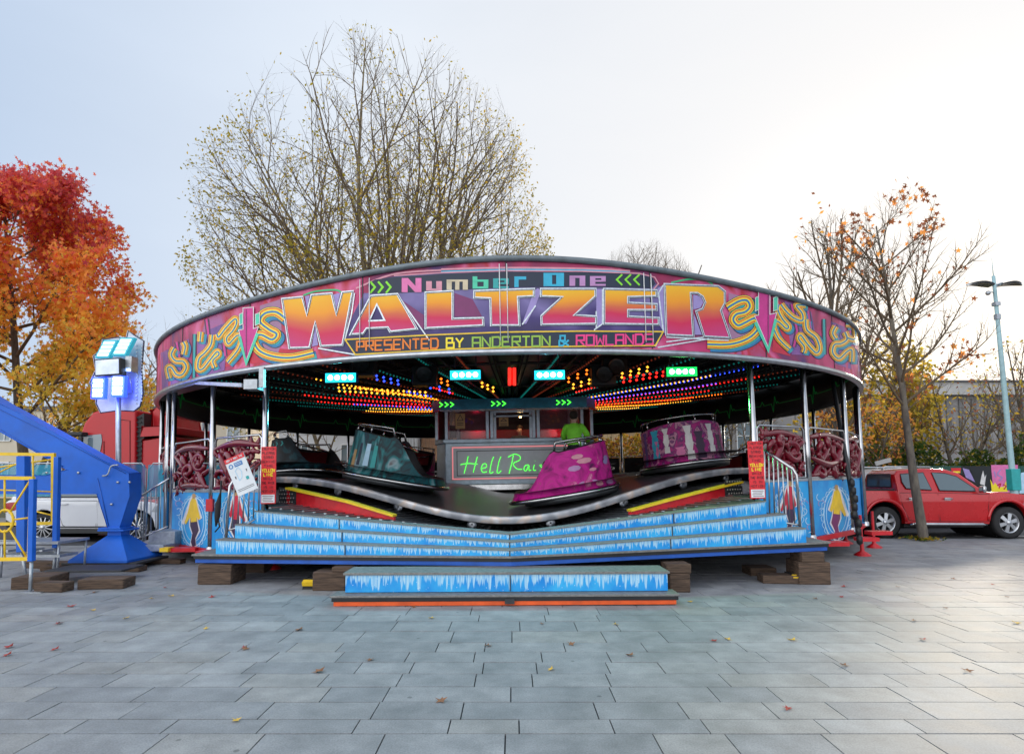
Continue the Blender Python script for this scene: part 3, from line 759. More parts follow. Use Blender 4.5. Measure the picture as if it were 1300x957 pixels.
for k in range(30):
    d = -174+k*12; a = R(d)
    if w0 is None:
        mb = MB(); mb.lathe([(.02, -.04), (.09, -.04), (.10, 0), (.09, .04), (.02, .04)], 16, rot=Matrix.Rotation(R(90), 3, 'X'))
        w0 = mb.build('runner_wheel', 'steel', tt); o = w0
    else: o = w0.copy(); col.objects.link(o); o.parent = tt
    o.location = pol(7.1, a, zt(a)-.2); o.rotation_euler = (0, 0, a)
# --- side bays: blue panel, chrome frame, red cast scrolls
def bay_local(d0, d1, r=9.36):
    p, q = pol(r, R(d0)), pol(r, R(d1)); return p, q
def bay(d0, d1, scroll=True, lower='ice_panel', z1=1.43):
    p, q = bay_local(d0, d1); u = (q-p); l = u.length; u.normalize(); nrm = Vector((u.y, -u.x, 0))
    if nrm.dot(p) < 0: nrm = -nrm
    rot = Matrix((u, -nrm, Vector((0, 0, 1)))).transposed()
    c = (p+q)/2
    mb = MB(); mb.box(c+Vector((0, 0, .42+(z1-.42)/2)), (l-.11, .03, z1-.42), rot, 0)
    mb.box(c-nrm*.02+Vector((0, 0, .42+(z1-.42)/2)), (l-.11, .008, z1-.44), rot, 1)  # black sheet on the inner face, standing in for the panel's unlit back
    pan = mb.build('side_panel', [lower, 'black_paint'], ride)
    mb = MB()
    mb.beam(p+Vector((0, 0, z1+.02)), q+Vector((0, 0, z1+.02)), .05, .05, 0); mb.build('panel_rail', 'steel', pan)
    mb = MB(); e_ = .09; zt_ = 2.40
    path = [p+u*e_+Vector((0, 0, z1+.06)), p+u*e_+Vector((0, 0, zt_-.06)), p+u*(e_+.06)+Vector((0, 0, zt_)), q-u*(e_+.06)+Vector((0, 0, zt_)), q-u*e_+Vector((0, 0, zt_-.06)), q-u*e_+Vector((0, 0, z1+.06))]
    mb.tube(path, .02, 8, 0, closed=True); mb.build('guard_rail', 'chrome', ride)
    mb = MB(); mb.beam(p+Vector((0, 0, .37)), q+Vector((0, 0, .37)), .12, .09, 0); mb.build('floor_beam', 'red_paint', ride)
    return c, u, nrm, l
def scroll_mesh(seed, l):
    q = random.Random(seed); mb = MB()
    def S(cx, cz, r, a0, turns, t, tail=None, y=0.0):
        pts = []; n = int(18*abs(turns))+4
        for i in range(n+1):
            s_ = i/n; rr_ = r*(1-.62*s_); a = a0+turns*2*math.pi*s_
            pts.append((cx+rr_*math.cos(a), y+.03*math.sin(a*1.3), cz+rr_*math.sin(a)))
        if tail: pts = [Vector(tail)]+pts if len(tail) == 3 else pts
        k = len(pts); rad = [t*(.45+.75*math.sin(math.pi*min(1, (i+1)/(k*.9)))**.6) if i < k*.9 else t*.75 for i in range(k)]
        mb.tube(smooth_path(pts, 1), rad+[rad[-1]]*2 if len(smooth_path(pts, 1)) > len(rad) else rad[:len(smooth_path(pts, 1))], 8, 0)
        mb.ball(pts[-1], t*1.15, 8, 0)
    w = l/2-.12
    S(-w*.45, 2.0, .19, R(200), 1.1, .055); S(w*.5, 1.98, .2, R(-20), -1.15, .055)
    S(-w*.5, 1.62, .16, R(90), -1.0, .05); S(w*.35, 1.62, .17, R(100), 1.2, .055); S(0, 1.82, .15, R(270), 1.0, .05, y=.05)
    S(-w*.1, 2.12, .12, R(0), .9, .045, y=-.04)
    for (a, b, c_) in (((-w, 2.22), (0, 2.28), (w, 2.2)), ((-w, 1.85), (-w*.2, 1.72), (w*.8, 1.82)), ((-w, 1.52), (0, 1.56), (w, 1.50)), ((w*.1, 1.5), (w*.5, 1.9), (w*.95, 2.15)), ((-w*.9, 1.5), (-w*.2, 1.95), (w*.1, 2.25))):
        pp = smooth_path([(a[0], q.uniform(-.04, .04), a[1]), (b[0], q.uniform(-.05, .05), b[1]), (c_[0], q.uniform(-.04, .04), c_[1])], 6)
        mb.tube(pp, [.025+.042*math.sin(math.pi*i/(len(pp)-1)) for i in range(len(pp))], 8, 0)
    for i in range(26):
        c = Vector((q.uniform(-w, w), q.uniform(-.04, .04), q.uniform(1.5, 2.22))); a = q.uniform(0, 6)
        mb.tube([c, c+Vector((.1*math.cos(a), 0, .1*math.sin(a))), c+Vector((.17*math.cos(a+.5), .02, .17*math.sin(a+.5)))], [.035, .045, .012], 7, 0)
        mb.ball(c, .042, 7, 0)
    return mb
bays = []
al = [a for a in angs if a > 0]
for lst in (al, [a-360 if a == 180 else a for a in angs if a < 0][::-1]+[-180]):
    for d0, d1 in zip(lst[:-1], lst[1:]):
        if abs(d1-d0) < 1 or d0 == d1: continue
        bays.append((d0, d1))
sc_cache = {}
for (d0, d1) in bays:
    back = abs((d0+d1)/2) > 140
    c, u, nrm, l = bay(d0, d1)
    if back:
        mb = MB(); rot = Matrix((u, -nrm, Vector((0, 0, 1)))).transposed()
        mb.box(c+Vector((0, 0, 1.95)), (l-.25, .02, .8), rot); mb.build('back_sheet', 'black_paint', ride); continue
    key = (round(l, 1), int(abs(d0)) % 2)
    if key in sc_cache: o = sc_cache[key].copy(); col.objects.link(o); o.parent = ride
    else: o = scroll_mesh(len(sc_cache)+5, l).build('cast_scroll', 'scroll_red', ride); sc_cache[key] = o
    o.location = (c.x, c.y, 0); o.rotation_euler = (0, 0, math.atan2(u.y, u.x))
# painted skaters on four of the panels
def pfn(d0, d1):
    p, q = bay_local(d0, d1); u = (q-p).normalized(); n = Vector((u.y, -u.x, 0))
    if n.dot(p) < 0: n = -n
    def f(px, py, lift):
        o = TI @ CAM; d = TI.to_3x3() @ ray(px, py)
        pl = p+n*(.016+lift); t = (pl-o).dot(n)/d.dot(n)
        return o+d*t
    return f
def skater(px, py, s, f, top, legs, mir=1):
    mb = MB(); Q = lambda pts: [(px+mir*s*x, py+s*y) for x, y in pts]
    body = Q([(-2, -31), (3, -28), (6, -14), (9, -3), (6, 0), (4, -5), (5, 4), (7, 14), (2, 25), (3, 35), (-2, 37), (-4, 30), (-2, 18), (-5, 8), (-5, -4), (-11, 6), (-13, 3), (-8, -12), (-5, -25)])
    wht = [(px+(x-px)*1.3, py+(y-py)*1.08) for x, y in body]
    th = [i*math.pi/12 for i in range(24)]
    for rr_, ww in ((1.0, 1.5), (.8, .9)):
        stroke(mb, Q([(17*rr_*math.cos(t), 2+34*rr_*math.sin(t)) for t in th]), ww*s, f, .002, 4, closed=True)
    for t in th: stroke(mb, Q([(17*math.cos(t), 2+34*math.sin(t)), (21*math.cos(t+.15), 2+37*math.sin(t+.15)), (20*math.cos(t+.3), 2+36*math.sin(t+.3))]), .8*s, f, .003, 4)
    decal(mb, wht, f, .004, 3, dx=0); decal(mb, body, f, .006, 1, dx=0)
    decal(mb, Q([(-2, -31), (3, -28), (6, -14), (9, -3), (6, 0), (4, -5), (4, 2), (-4, 3), (-5, -4), (-11, 6), (-13, 3), (-8, -12), (-5, -25)]), f, .008, 0, dx=0)
    decal(mb, Q([(-2, -36), (1, -37), (3, -33), (1, -29), (-2, -30)]), f, .009, 2, dx=0)
    mb.build('painted_skater', [top, legs, 'p_tan', 'p_white', 'p_ice'], ride)
skater(246, 660, .92, pfn(-47, -35.3), 'p_yellow', 'p_dk'); skater(299, 657, .95, pfn(-35.3, -26.2), 'p_red', 'p_dk', -1)
skater(1003, 644, .92, pfn(26.2, 35.3), 'p_red', 'p_dk', 1); skater(1062, 650, .95, pfn(35.3, 47), 'p_yellow', 'p_plum', -1)
mb = MB()
for cx, cy, f in ((226, 640, pfn(-47, -35.3)), (262, 646, pfn(-47, -35.3)), (277, 650, pfn(-35.3, -26.2)), (320, 640, pfn(-35.3, -26.2)), (1020, 640, pfn(26.2, 35.3)), (1028, 670, pfn(26.2, 35.3)), (990, 640, pfn(26.2, 35.3)), (1042, 640, pfn(35.3, 47)), (1082, 645, pfn(35.3, 47))):
    for q in range(3):
        pts = [(cx+(2+3*t)*math.cos(3*t+q*2), cy+8*q-8+(2+3*t)*math.sin(3*t+q*2)) for t in [i/8 for i in range(12)]]
        stroke(mb, pts, 1.0, f, .003, q % 2)
mb.build('painted_frost', ['p_ice', 'p_lilac'], ride)
# --- outrigger feet and red end plates
f0 = None
for (px, py, zt_) in ((1095, 705, .8), (1110, 695, .8), (1074, 690, .4), (925, 700, .3), (345, 722, .3)):
    g = TI @ G(px, py)
    mb = MB(); mb.lathe([(.16, 0), (.16, .02), (.04, .1), (.03, .3), (.03, .34+zt_*.6)], 10, c=(g.x, g.y, g.z))
    mb.build('jack_foot', 'red_paint', ride)
for (px, py, Y, w) in ((1046, 690, 10.3, .75), (1115, 676, 11.5, .4), (235, 697, 10.9, .5), (262, 701, 10.2, .25), (1100, 684, 11.3, .35)):
    mb = MB(); mb.box(TI @ W(px, py, Y), (w, .25, .07), None, 0); mb.build('outrigger_plate', 'red_paint', ride)
mb = MB(); mb.box(TI @ W(268, 641, 10.6), (.12, .14, .22), None, 0); mb.box(TI @ W(212, 697, 10.8), (.16, .2, .07), None, 1)
mb.build('pole_clamp', ['red_paint', 'yellow_paint'], ride)
# black cable reel hanging at the left post
mb = MB(); q = [TI @ W(x, y, 10.3) for x, y in ((281, 610), (280, 625), (277, 640), (276, 655), (274, 668))]
mb.tube(q, [.02, .015, .05, .05, .012], 8, 0); mb.tube([TI @ W(x, y, 10.3) for x, y in ((276, 655), (279, 668), (273, 675))], .014, 6, 0)
mb.build('power_lead', 'black_rubber', ride)
# --- LED flood lamps under the front edge and red tubes
for (px, py, mt, lc) in ((433.5, 480, 'lamp_cyan', (.1, .8, 1)), (591, 476.5, 'lamp_cyan', (.1, .8, 1)), (697.5, 476.5, 'lamp_cyan', (.1, .75, 1)), (864.5, 472.5, 'lamp_green', (.1, 1, .2))):
    Y = 11.0; c = TI @ W(px, py, Y); mb = MB()
    mb.box(c, (.62, .10, .21)); mb.tube([c+Vector((-.2, .02, .1)), c+Vector((-.2, .02, .8))], .015, 6); mb.tube([c+Vector((.2, .02, .1)), c+Vector((.2, .02, .8))], .015, 6)
    fl = mb.build('flood_lamp', 'black_paint', ride, bevel=.012)
    mb = MB(); mb.box(c+Vector((0, -.056, 0)), (.57, .012, .17)); mb.build('lens', mt, fl)
    mb = MB()
    for i in range(4): mb.ball(c+Vector((-.19+.127*i, -.066, 0)), .047, 12, 0, (1, .35, 1))
    mb.build('led', 'led_white', fl)
    l = bpy.data.lights.new('flood_beam', 'SPOT'); l.energy = 75; l.color = lc; l.spot_size = R(125); l.spot_blend = .8; l.shadow_soft_size = .15
    lo = bpy.data.objects.new('flood_beam', l); col.objects.link(lo); lo.parent = ride; lo.location = c+Vector((0, -.15, 0)); lo.rotation_euler = (R(-52), 0, 0)
for x in (647, 653): mb = MB(); mb.tube([TI @ W(x, 467, 11.2), TI @ W(x, 489, 11.2)], .03, 8, 0); mb.build('tube_lamp', 'bulb_red', ride)
for (px, py) in ((540, 478), (765, 478), (780, 468), (462, 466)):
    mb = MB(); c = TI @ W(px, py, 12); mb.box(c, (.5, .35, .4)); mb.lathe([(.02, 0), (.15, .02), (.17, .05)], 14, c=c+Vector((0, -.2, 0)), rot=Matrix.Rotation(R(90), 3, 'X'), mi=1)
    mb.build('loudspeaker', ['black_paint', 'dark_steel'], ride, bevel=.02)
for (x0, y0, x1, y1, Y, c) in ((552, 478, 568, 484, 12, 3), (612, 486, 626, 492, 12, 2), (722, 480, 745, 470, 12, 3), (728, 488, 748, 482, 12, 2), (790, 474, 822, 466, 11.5, 2), (792, 480, 842, 472, 11.5, 1), (478, 477, 505, 483, 12, 4), (546, 488, 570, 494, 12.5, 4), (430, 492, 540, 498, 12.6, 2)):
    p, q = TI @ W(x0, y0, Y), TI @ W(x1, y1, Y); n = max(3, int((q-p).length/.11)); mb = MB()
    for row in (0, 1):
        for i in range(n):
            o = p.lerp(q, i/(n-1))+Vector((0, .05*row, -.07*row)); mb.add([o+Vector(v)*.03 for v in OCT], OF, c, True)
    mb.build('bulb_row', BM, ride)
# ================================================================== things standing on the ride
def skin_person(name, label, joints, bones, radii, parent_m, mats, group=None):
    pass
def make_car(label, body_mat, deco):
    t = empty('waltzer_car', label, 'ride car', group='waltzer cars on the turntable')
    na, nz = 64, 9
    def ht(a):
        d = abs(math.degrees(a))
        if d < 95: return 1.0+.05*math.cos(a*1.6)
        if d > 138: return .30
        s = (d-95)/43; s = s*s*(3-2*s); return 1.0-.70*s
    def rad(a, z):
        d = abs(math.degrees(a)); base = .93-.045*min(1, z)
        if d > 100: base += .30*min(1, (d-100)/50)*(1-.55*z)
        return base+.10*max(0, .25-z)/.25
    def P(a, z, off=0.0): r = rad(a, z)+off; return Vector((r*math.sin(a), -r*math.cos(a), z))
    mb = MB(); vs = []; fs = []
    for i in range(na):
        a = 2*math.pi*i/na-math.pi
        for j in range(nz+1): vs.append(P(a, .12+(ht(a)-.12)*j/nz))
    for i in range(na):
        i2 = (i+1) % na
        for j in range(nz): fs.append((i*(nz+1)+j, i2*(nz+1)+j, i2*(nz+1)+j+1, i*(nz+1)+j+1))
    mb.add(vs, fs, 0, True)
    body = mb.build('shell', body_mat, t)
    mb = MB(); vs = []; fs = []
    for i in range(na):
        a = 2*math.pi*i/na-math.pi
        for z, off in ((ht(a), 0), (ht(a)+.025, -.03), (ht(a), -.07), (.30, -.12 if abs(math.degrees(a)) < 95 else -.16)): vs.append(P(a, z, off))
    for i in range(na):
        i2 = (i+1) % na
        for j in range(3): fs.append((i*4+j, i2*4+j, i2*4+j+1, i*4+j+1))
    mb.add(vs, fs, 0, True); mb.build('lining', 'car_lining', t)
    mb = MB(); mb.lathe([(.02, .3), (1.2, .3)], 40); mb.build('footwell', 'black_paint', t)
    mb = MB()
    mb.tube([P(2*math.pi*i/na-math.pi, .12, .015) for i in range(na)], .045, 8, 0, closed=True)
    mb.build('chrome_band', 'chrome', t)
    mb = MB(); mb.lathe([(.7, .02), (.98, .0), (1.0, .08), (.95, .12)], 40, mi=0); mb.build('skirt', 'dark_steel', t)
    mb = MB(); pts = [P(R(d), 1.17, -.04) for d in range(-92, 93, 8)]; pts = [P(R(-96), 1.0, -.04)]+pts+[P(R(96), 1.0, -.04)]
    mb.tube(pts, .024, 8, 0)
    for d in (-60, -20, 20, 60): mb.tube([P(R(d), 1.0, -.04), P(R(d), 1.17, -.04)], .018, 6, 0)
    mb.build('hand_rail', 'chrome', t)
    mb = MB(); na2 = 30; prof = [(.84, .95), (.70, .92), (.66, .55), (.62, .52), (.30, .50), (.27, .46), (.27, .3)]; vs = []; fs = []
    for i in range(na2+1):
        a = R(-98+196*i/na2)
        for r, z in prof: vs.append(Vector((r*math.sin(a), -r*math.cos(a), z)))
    for i in range(na2):
        for j in range(6): fs.append((i*7+j, (i+1)*7+j, (i+1)*7+j+1, i*7+j+1))
    mb.add(vs, fs, 0, True); mb.build('seat', 'seat_red', t)
    mb = MB(); mb.tube([(-.75, .1, .9), (-.4, .38, .82), (0, .48, .80), (.4, .38, .82), (.75, .1, .9)], .028, 8); mb.build('lap_bar', 'chrome', t)
    # airbrushed decoration
    mb = MB(); f = lambda d, z, l: P(R(d), z, l)
    if deco == 'chevrons':
        for d in range(-80, 81, 16):
            stroke(mb, [(d-4, .92), (d+4, .85), (d-4, .78)], (4, 4), f, .006, 0) if False else None
        for d in range(-84, 85, 12):
            for zz in (.84,): mb.quad(P(R(d), zz+.06, .006), P(R(d+3), zz+.06, .006), P(R(d+6), zz, .006), P(R(d+3), zz, .006), 0); mb.quad(P(R(d), zz-.06, .006), P(R(d+3), zz-.06, .006), P(R(d+6), zz, .006), P(R(d+3), zz, .006), 0)
        for zz in (.3, .42, .54, .66):
            for d in (40, 58): mb.quad(P(R(d), zz+.05, .006), P(R(d+8), zz, .006), P(R(d+8), zz+.035, .006), P(R(d), zz+.08, .006), 1)
            for d in (-60, -20): mb.quad(P(R(d), zz, .006), P(R(d+12), zz, .006), P(R(d+10), zz+.03, .006), P(R(d+2), zz+.03, .006), 2)
        mb.build('painted_chevrons', ['p_teal', 'p_ice', 'p_blue'], body)
    elif deco == 'bars':
        q = random.Random(5)
        for d, wd, mi, z0, z1 in ((-70, 8, 2, .2, .95), (-50, 12, 0, .3, .95), (-44, 4, 3, .2, .7), (-30, 8, 1, .4, .95), (-14, 12, 3, .25, .5), (0, 10, 1, .2, .95), (14, 12, 4, .2, .8), (34, 10, 1, .3, .95), (50, 12, 4, .15, .7), (66, 10, 3, .5, .95)):
            n = 4
            for i in range(n):
                za, zb_ = z0+(z1-z0)*i/n, z0+(z1-z0)*(i+1)/n; o = (i % 2)*2
                mb.quad(P(R(d+o), za, .006), P(R(d+wd-o), za, .006), P(R(d+wd+o*.5), zb_, .006), P(R(d+1-o), zb_, .006), mi)
        mb.build('painted_lettering', ['p_cyan', 'p_white', 'p_purple', 'p_pink', 'p_dk'], body)
    elif deco == 'blobs':
        q = random.Random(8)
        for i in range(16):
            d = q.uniform(-85, 70); z = .22+.1*(i % 7)+q.uniform(-.02, .02); wd = q.uniform(10, 26); h = q.uniform(.025, .06)
            k = 8; base = [(d+wd*(.5+.5*math.cos(t*2*math.pi/k)), z+h*math.sin(t*2*math.pi/k)) for t in range(k)]
            mb.add([P(R(x), y, .006+.0008*i) for x, y in base], [tuple(range(k))], i % 3)
        mb.build('painted_flashes', ['p_rose', 'p_mauve', 'p_lilac'], body)
    elif deco == 'streaks':
        q = random.Random(4)
        for i in range(14):
            d = -85+i*12; z0 = q.uniform(.15, .35); z1 = q.uniform(.6, .93); wd = q.uniform(5, 9)
            mb.quad(P(R(d), z0, .006), P(R(d+wd), z0, .006), P(R(d+wd-1), z1, .006), P(R(d+1), z1, .006), i % 4)
        mb.build('painted_streaks', ['p_ice', 'p_teal', 'p_tan', 'p_navy'], body)
    return t
mat('car_lining', (.03, .03, .035), .5, 0, .2, 5); mat('seat_red', (.16, .012, .02), .5, 0, .2, 5, bump=.2)
def airbrush(name, stops, scale=2.2, dist=2.0, st=(1, 1, 1)):
    m, nt, b = new_mat(name); N, L = nt.nodes, nt.links
    tc = N.new('ShaderNodeTexCoord'); mp = N.new('ShaderNodeMapping'); mp.inputs['Scale'].default_value = st; L.new(tc.outputs['Object'], mp.inputs[0])
    nz = N.new('ShaderNodeTexNoise'); nz.inputs['Scale'].default_value = scale; nz.inputs['Detail'].default_value = 3; nz.inputs['Distortion'].default_value = dist; L.new(mp.outputs[0], nz.inputs['Vector'])
    cr = N.new('ShaderNodeValToRGB'); e = cr.color_ramp.elements
    while len(e) < len(stops): e.new(.5)
    for i, (p, c) in enumerate(stops): e[i].position = p; e[i].color = (*c, 1)
    L.new(nz.outputs[0], cr.inputs[0]); L.new(cr.outputs[0], b.inputs['Base Color']); b.inputs['Roughness'].default_value = .42; b.inputs['Specular IOR Level'].default_value = .25
airbrush('car_magenta', [(.3, (.10, .005, .08)), (.42, (.42, .004, .20)), (.55, (.62, .01, .30)), (.66, (.5, .03, .22)), (.75, (.8, .3, .5))])
airbrush('car_teal', [(.3, (.004, .015, .02)), (.42, (.01, .10, .12)), (.52, (.02, .03, .04)), (.6, (.02, .2, .22)), (.7, (.3, .42, .46)), (.8, (.12, .06, .05))], 2.0, 1.5, (1, 1, .6))
airbrush('car_black', [(.35, (.004, .006, .01)), (.5, (.006, .02, .03)), (.62, (.01, .07, .09)), (.72, (.02, .03, .04))])
airbrush('car_pink', [(.3, (.25, .01, .14)), (.42, (.5, .02, .22)), (.52, (.12, .02, .14)), (.6, (.6, .25, .38)), (.7, (.03, .02, .05))], 3.0)
airbrush('car_purple', [(.35, (.02, .01, .06)), (.5, (.16, .02, .2)), (.65, (.3, .03, .2))])
CARS = [(-60, 'car_black', 'chevrons', -50, 'dark tub car with pale chevrons beside the left red sign'), (-25.5, 'car_teal', 'streaks', -62, 'dark teal tub car with streaked paint tilting down towards the booth'),
        (11.9, 'car_magenta', 'blobs', 66, 'magenta tub car in front of the neon panel of the booth'), (41.5, 'car_pink', 'bars', -52, 'pink and white tub car high on the hump at the right'),
        (77, 'car_purple', 'streaks', 80, 'purple tub car on the far right side of the turntable'), (-93, 'car_purple', 'blobs', -80, 'purple tub car on the far left side of the turntable'),
        (150, 'car_teal', 'streaks', 40, 'teal tub car behind the booth on its right'), (-140, 'car_magenta', 'blobs', -40, 'magenta tub car behind the booth on its left'), (112, 'car_black', 'chevrons', 0, 'black tub car at the back right of the turntable')]
def ride_frame_at(r, a, spin=0.0):
    e = .30; p = pol(r, a, zt(a, r)+.03); u = (pol(r, a+e, zt(a+e, r))-pol(r, a-e, zt(a-e, r))).normalized()
    inn = (pol(r-.5, a, zt(a, r-.5))-p).normalized(); n = u.cross(inn).normalized(); inn = n.cross(u)
    return Matrix.Translation(p) @ Matrix((u, inn, n)).transposed().to_4x4() @ Matrix.Rotation(spin, 4, 'Z')
for d, bm_, dc, sp, lab in CARS:
    c = make_car(lab, bm_, dc); onride(c, ride_frame_at(6.15, R(d), R(sp)))
# ---- pay booth in the middle
booth = empty('pay_booth', 'silver control booth with green neon script at the centre of the ride', 'booth', loc=(.12, -.1, 0), ride=True)
hw, fy, ch = 1.93, -2.1, .55
plan = [(-hw, fy), (hw, fy), (hw+ch*.55, fy+ch), (hw+ch*.55, -fy-ch), (hw, -fy), (-hw, -fy), (-hw-ch*.55, -fy-ch), (-hw-ch*.55, fy+ch)]
def scl(k): return [(x*k, y*k) for x, y in plan]
mat('booth_metal', (.34, .42, .50), .34, .55, .25, 5, bump=.1); mat('booth_panel', (.36, .38, .41), .38, .55, .15, 2); mat('booth_blue', (.05, .38, .58), .35, .3, .3, 3)
mb = MB(); mb.prism(scl(.99), (1.42, 2.56), 0, 'Z'); mb.prism(scl(.93), (1.0, 1.2), 1, 'Z'); mb.build('base_cabinet', ['booth_metal', 'black_paint'], booth, bevel=.02)
mb = MB(); mb.prism(scl(1.03), (1.26, 1.40), 0, 'Z'); mb.build('kick_band', 'chrome', booth)
mb = MB(); mb.prism(scl(1.015), (2.562, 2.66), 0, 'Z'); mb.build('sill', 'booth_metal', booth, bevel=.015)
mb = MB(); mb.prism(scl(1.04), (3.47, 3.76), 0, 'Z'); mb.prism(scl(1.06), (3.42, 3.468), 1, 'Z'); co = mb.build('cornice', ['booth_blue', 'chrome'], booth)
mb = MB(); g = lambda x, z, l: Vector((x, fy*1.04-l, z))
for cx in (-2.05, -.62, .62+.55):
    for i in range(3): stroke(mb, [(cx+.15*i, 3.68), (cx+.15*i+.09, 3.615), (cx+.15*i, 3.55)], .028, g, .006, 0)
mb.build('neon_arrows', 'neon_green', co)
mb = MB()
for x in (-hw+.06, -.68, .60, hw-.06):
    for dx in ((-.0,) if abs(x) > 1.5 else (-.06, .06)): mb.box((x+dx, fy+.02, 3.04), (.09, .08, .76))
for x, y in ((-hw-ch*.5, fy+ch), (hw+ch*.5, fy+ch), (-hw, -fy), (hw, -fy), (-hw-ch*.5, -fy-ch), (hw+ch*.5, -fy-ch)): mb.box((x, y, 3.04), (.09, .09, .76))
mb.build('window_post', 'booth_metal', booth, bevel=.01)
mat_glass('glass_clear', (.3, .12, .16), .03, .22)
for x0, x1 in ((-hw+.1, -.79), (-.57, .49), (.71, hw-.1)):
    if x0 == -.57:
        mb = MB()
        for (a, b, c_, d_) in ((-.57, .49, 3.38, 3.42), (-.57, -.50, 2.66, 3.38), (.42, .49, 2.66, 3.38), (-.57, .49, 3.26, 3.30)): mb.box(((a+b)/2, fy+.06, (c_+d_)/2), (b-a, .03, d_-c_))
        mb.build('hatch_frame', 'booth_metal', booth); continue
    mb = MB(); mb.box(((x0+x1)/2, fy+.05, 3.04), (x1-x0, .012, .76)); mb.build('window_pane', 'glass_clear', booth)
mb = MB()
for (x, y, x2, y2) in ((-hw-ch*.55, fy+ch, -hw-ch*.55, -fy-ch), (hw+ch*.55, fy+ch, hw+ch*.55, -fy-ch), (-hw, -fy, hw, -fy)): mb.beam((x*.98, y, 3.04), (x2*.98, y2, 3.04), .02, .76)
mb.build('dark_wall', 'black_paint', booth)
mb = MB(); g = lambda x, z, l: Vector((x, fy*.99-l, z))
decal(mb, [(-hw+.16, 1.52), (hw-.16, 1.52), (hw-.16, 2.48), (-hw+.16, 2.48)], g, .006, 0, dx=0)
stroke(mb, [(-hw+.22, 1.57), (hw-.22, 1.57), (hw-.22, 2.43), (-hw+.22, 2.43)], .035, g, .012, 1, closed=True)
stroke(mb, [(-hw+.34, 1.66), (hw-.34, 1.66), (hw-.34, 2.33), (-hw+.34, 2.33)], .02, g, .012, 2, closed=True)
np_ = mb.build('front_panel', ['booth_panel', 'neon_pink', 'dark_steel'], booth)
# neon script: strokes in local units, x right, z up
def nz_(pts, ox, oz=1.72, s=1.0): return [(ox+p[0]*s, fy*.99-.035, oz+p[1]*s) for p in pts]
mb = MB(); script = [
 ([(.05, 0), (.12, .25), (.17, .47)], -1.45), ([(-.05, .24), (.15, .27), (.42, .25)], -1.45), ([(.30, .02), (.36, .24), (.42, .45)], -1.45),
 ([(0, .12), (.14, .16), (.13, .25), (.05, .24), (0, .12), (.05, .02), (.16, .04)], -.93), ([(0, .02), (.06, .3), (.12, .44)], -.70), ([(0, .02), (.04, -.01), (.1, .03)], -.70), ([(0, .02), (.06, .3), (.12, .44)], -.50), ([(0, .02), (.04, -.01), (.12, .06)], -.50),
 ([(0, -.03), (.08, .25), (.13, .47)], -.17), ([(-.02, .42), (.15, .5), (.3, .45), (.3, .34), (.12, .24), (.22, .1), (.36, .08)], -.17),
 ([(.14, .2), (.04, .18), (0, .08), (.06, .04), (.14, .18), (.14, .05), (.2, .06)], .24), ([(.03, .2), (0, .06), (.07, .05)], .50), ([(.05, .3), (.055, .31)], .50), ([(.1, .2), (.02, .18), (.09, .1), (.02, .03)], .66)]
for pts, ox in script: mb.tube(smooth_path(nz_(pts, ox), 5), .0075, 6, 0)
mb.build('neon_script', 'neon_green', np_)
mb = MB(); g = lambda x, z, l: Vector((x, fy+.035-l, z))
for (x, z, w, h, n) in ((-1.62, 3.16, .26, .42, 0), (-.42, 3.12, .26, .24, 0)):
    mb.quad(g(x, z-h/2, .01), g(x+w, z-h/2, .01), g(x+w, z+h/2, .01), g(x, z+h/2, .01), 0)
    stroke(mb, [(x+.05, z+.02), (x+w/2, z+h/2-.03), (x+w-.05, z+.02)], .018, g, .014, 1, closed=True)
    for i in range(2): stroke(mb, [(x+.04, z-.05-.05*i), (x+w-.04, z-.05-.05*i)], .018, g, .014, 1)
mb.build('warning_sticker', ['p_tan', 'ink'], booth)
mb = MB(); mb.ball((.18, fy+.5, 3.30), .035, 10); mb.build('bulb', 'warm_bulb', booth)
for p, c_, e_ in (((-1.1, fy+1.0, 3.0), (1, .02, .08), 5), ((1.2, fy+1.0, 2.9), (1, .02, .05), 5), ((.18, fy+.4, 3.26), (1, .6, .25), 3)):
    l = bpy.data.lights.new('booth_lamp', 'POINT'); l.energy = e_; l.color = c_; l.shadow_soft_size = .08
    lo = bpy.data.objects.new('booth_lamp', l); col.objects.link(lo); lo.parent = booth; lo.location = p
mb = MB(); mb.box((0, fy+1.5, 2.75), (3.2, .5, .5)); 
mb.build('counter', 'seat_red', booth, bevel=.02)
# ---- people
def blob_body(parent, joints, edges, rad, m, name='body', sub=2):
    me = bpy.data.meshes.new(name); me.from_pydata([Vector(j) for j in joints], edges, []); me.materials.append(M[m])
    o = bpy.data.objects.new(name, me); col.objects.link(o); o.parent = parent
    sk = o.modifiers.new('skin', 'SKIN'); sk.use_smooth_shade = True; sk.branch_smoothing = .6
    if not me.skin_vertices: me.skin_vertices.new()
    for i, r_ in enumerate(rad):
        r_ = r_ if isinstance(r_, tuple) else (r_, r_); me.skin_vertices[0].data[i].radius = r_
    me.skin_vertices[0].data[0].use_root = True
    s = o.modifiers.new('sub', 'SUBSURF'); s.levels = sub; s.render_levels = sub
    return o
mat('skin', (.55, .34, .26), .5, 0, .08, 8); mat('hair_dark', (.02, .014, .01), .7, 0, .2, 20, bump=.4); mat('hi_vis', (.25, .85, .05), .7, 0, .1, 6); mat('trousers', (.02, .022, .03), .8, 0, .2, 6); mat('hoodie', (.05, .05, .07), .8, 0, .2, 6)
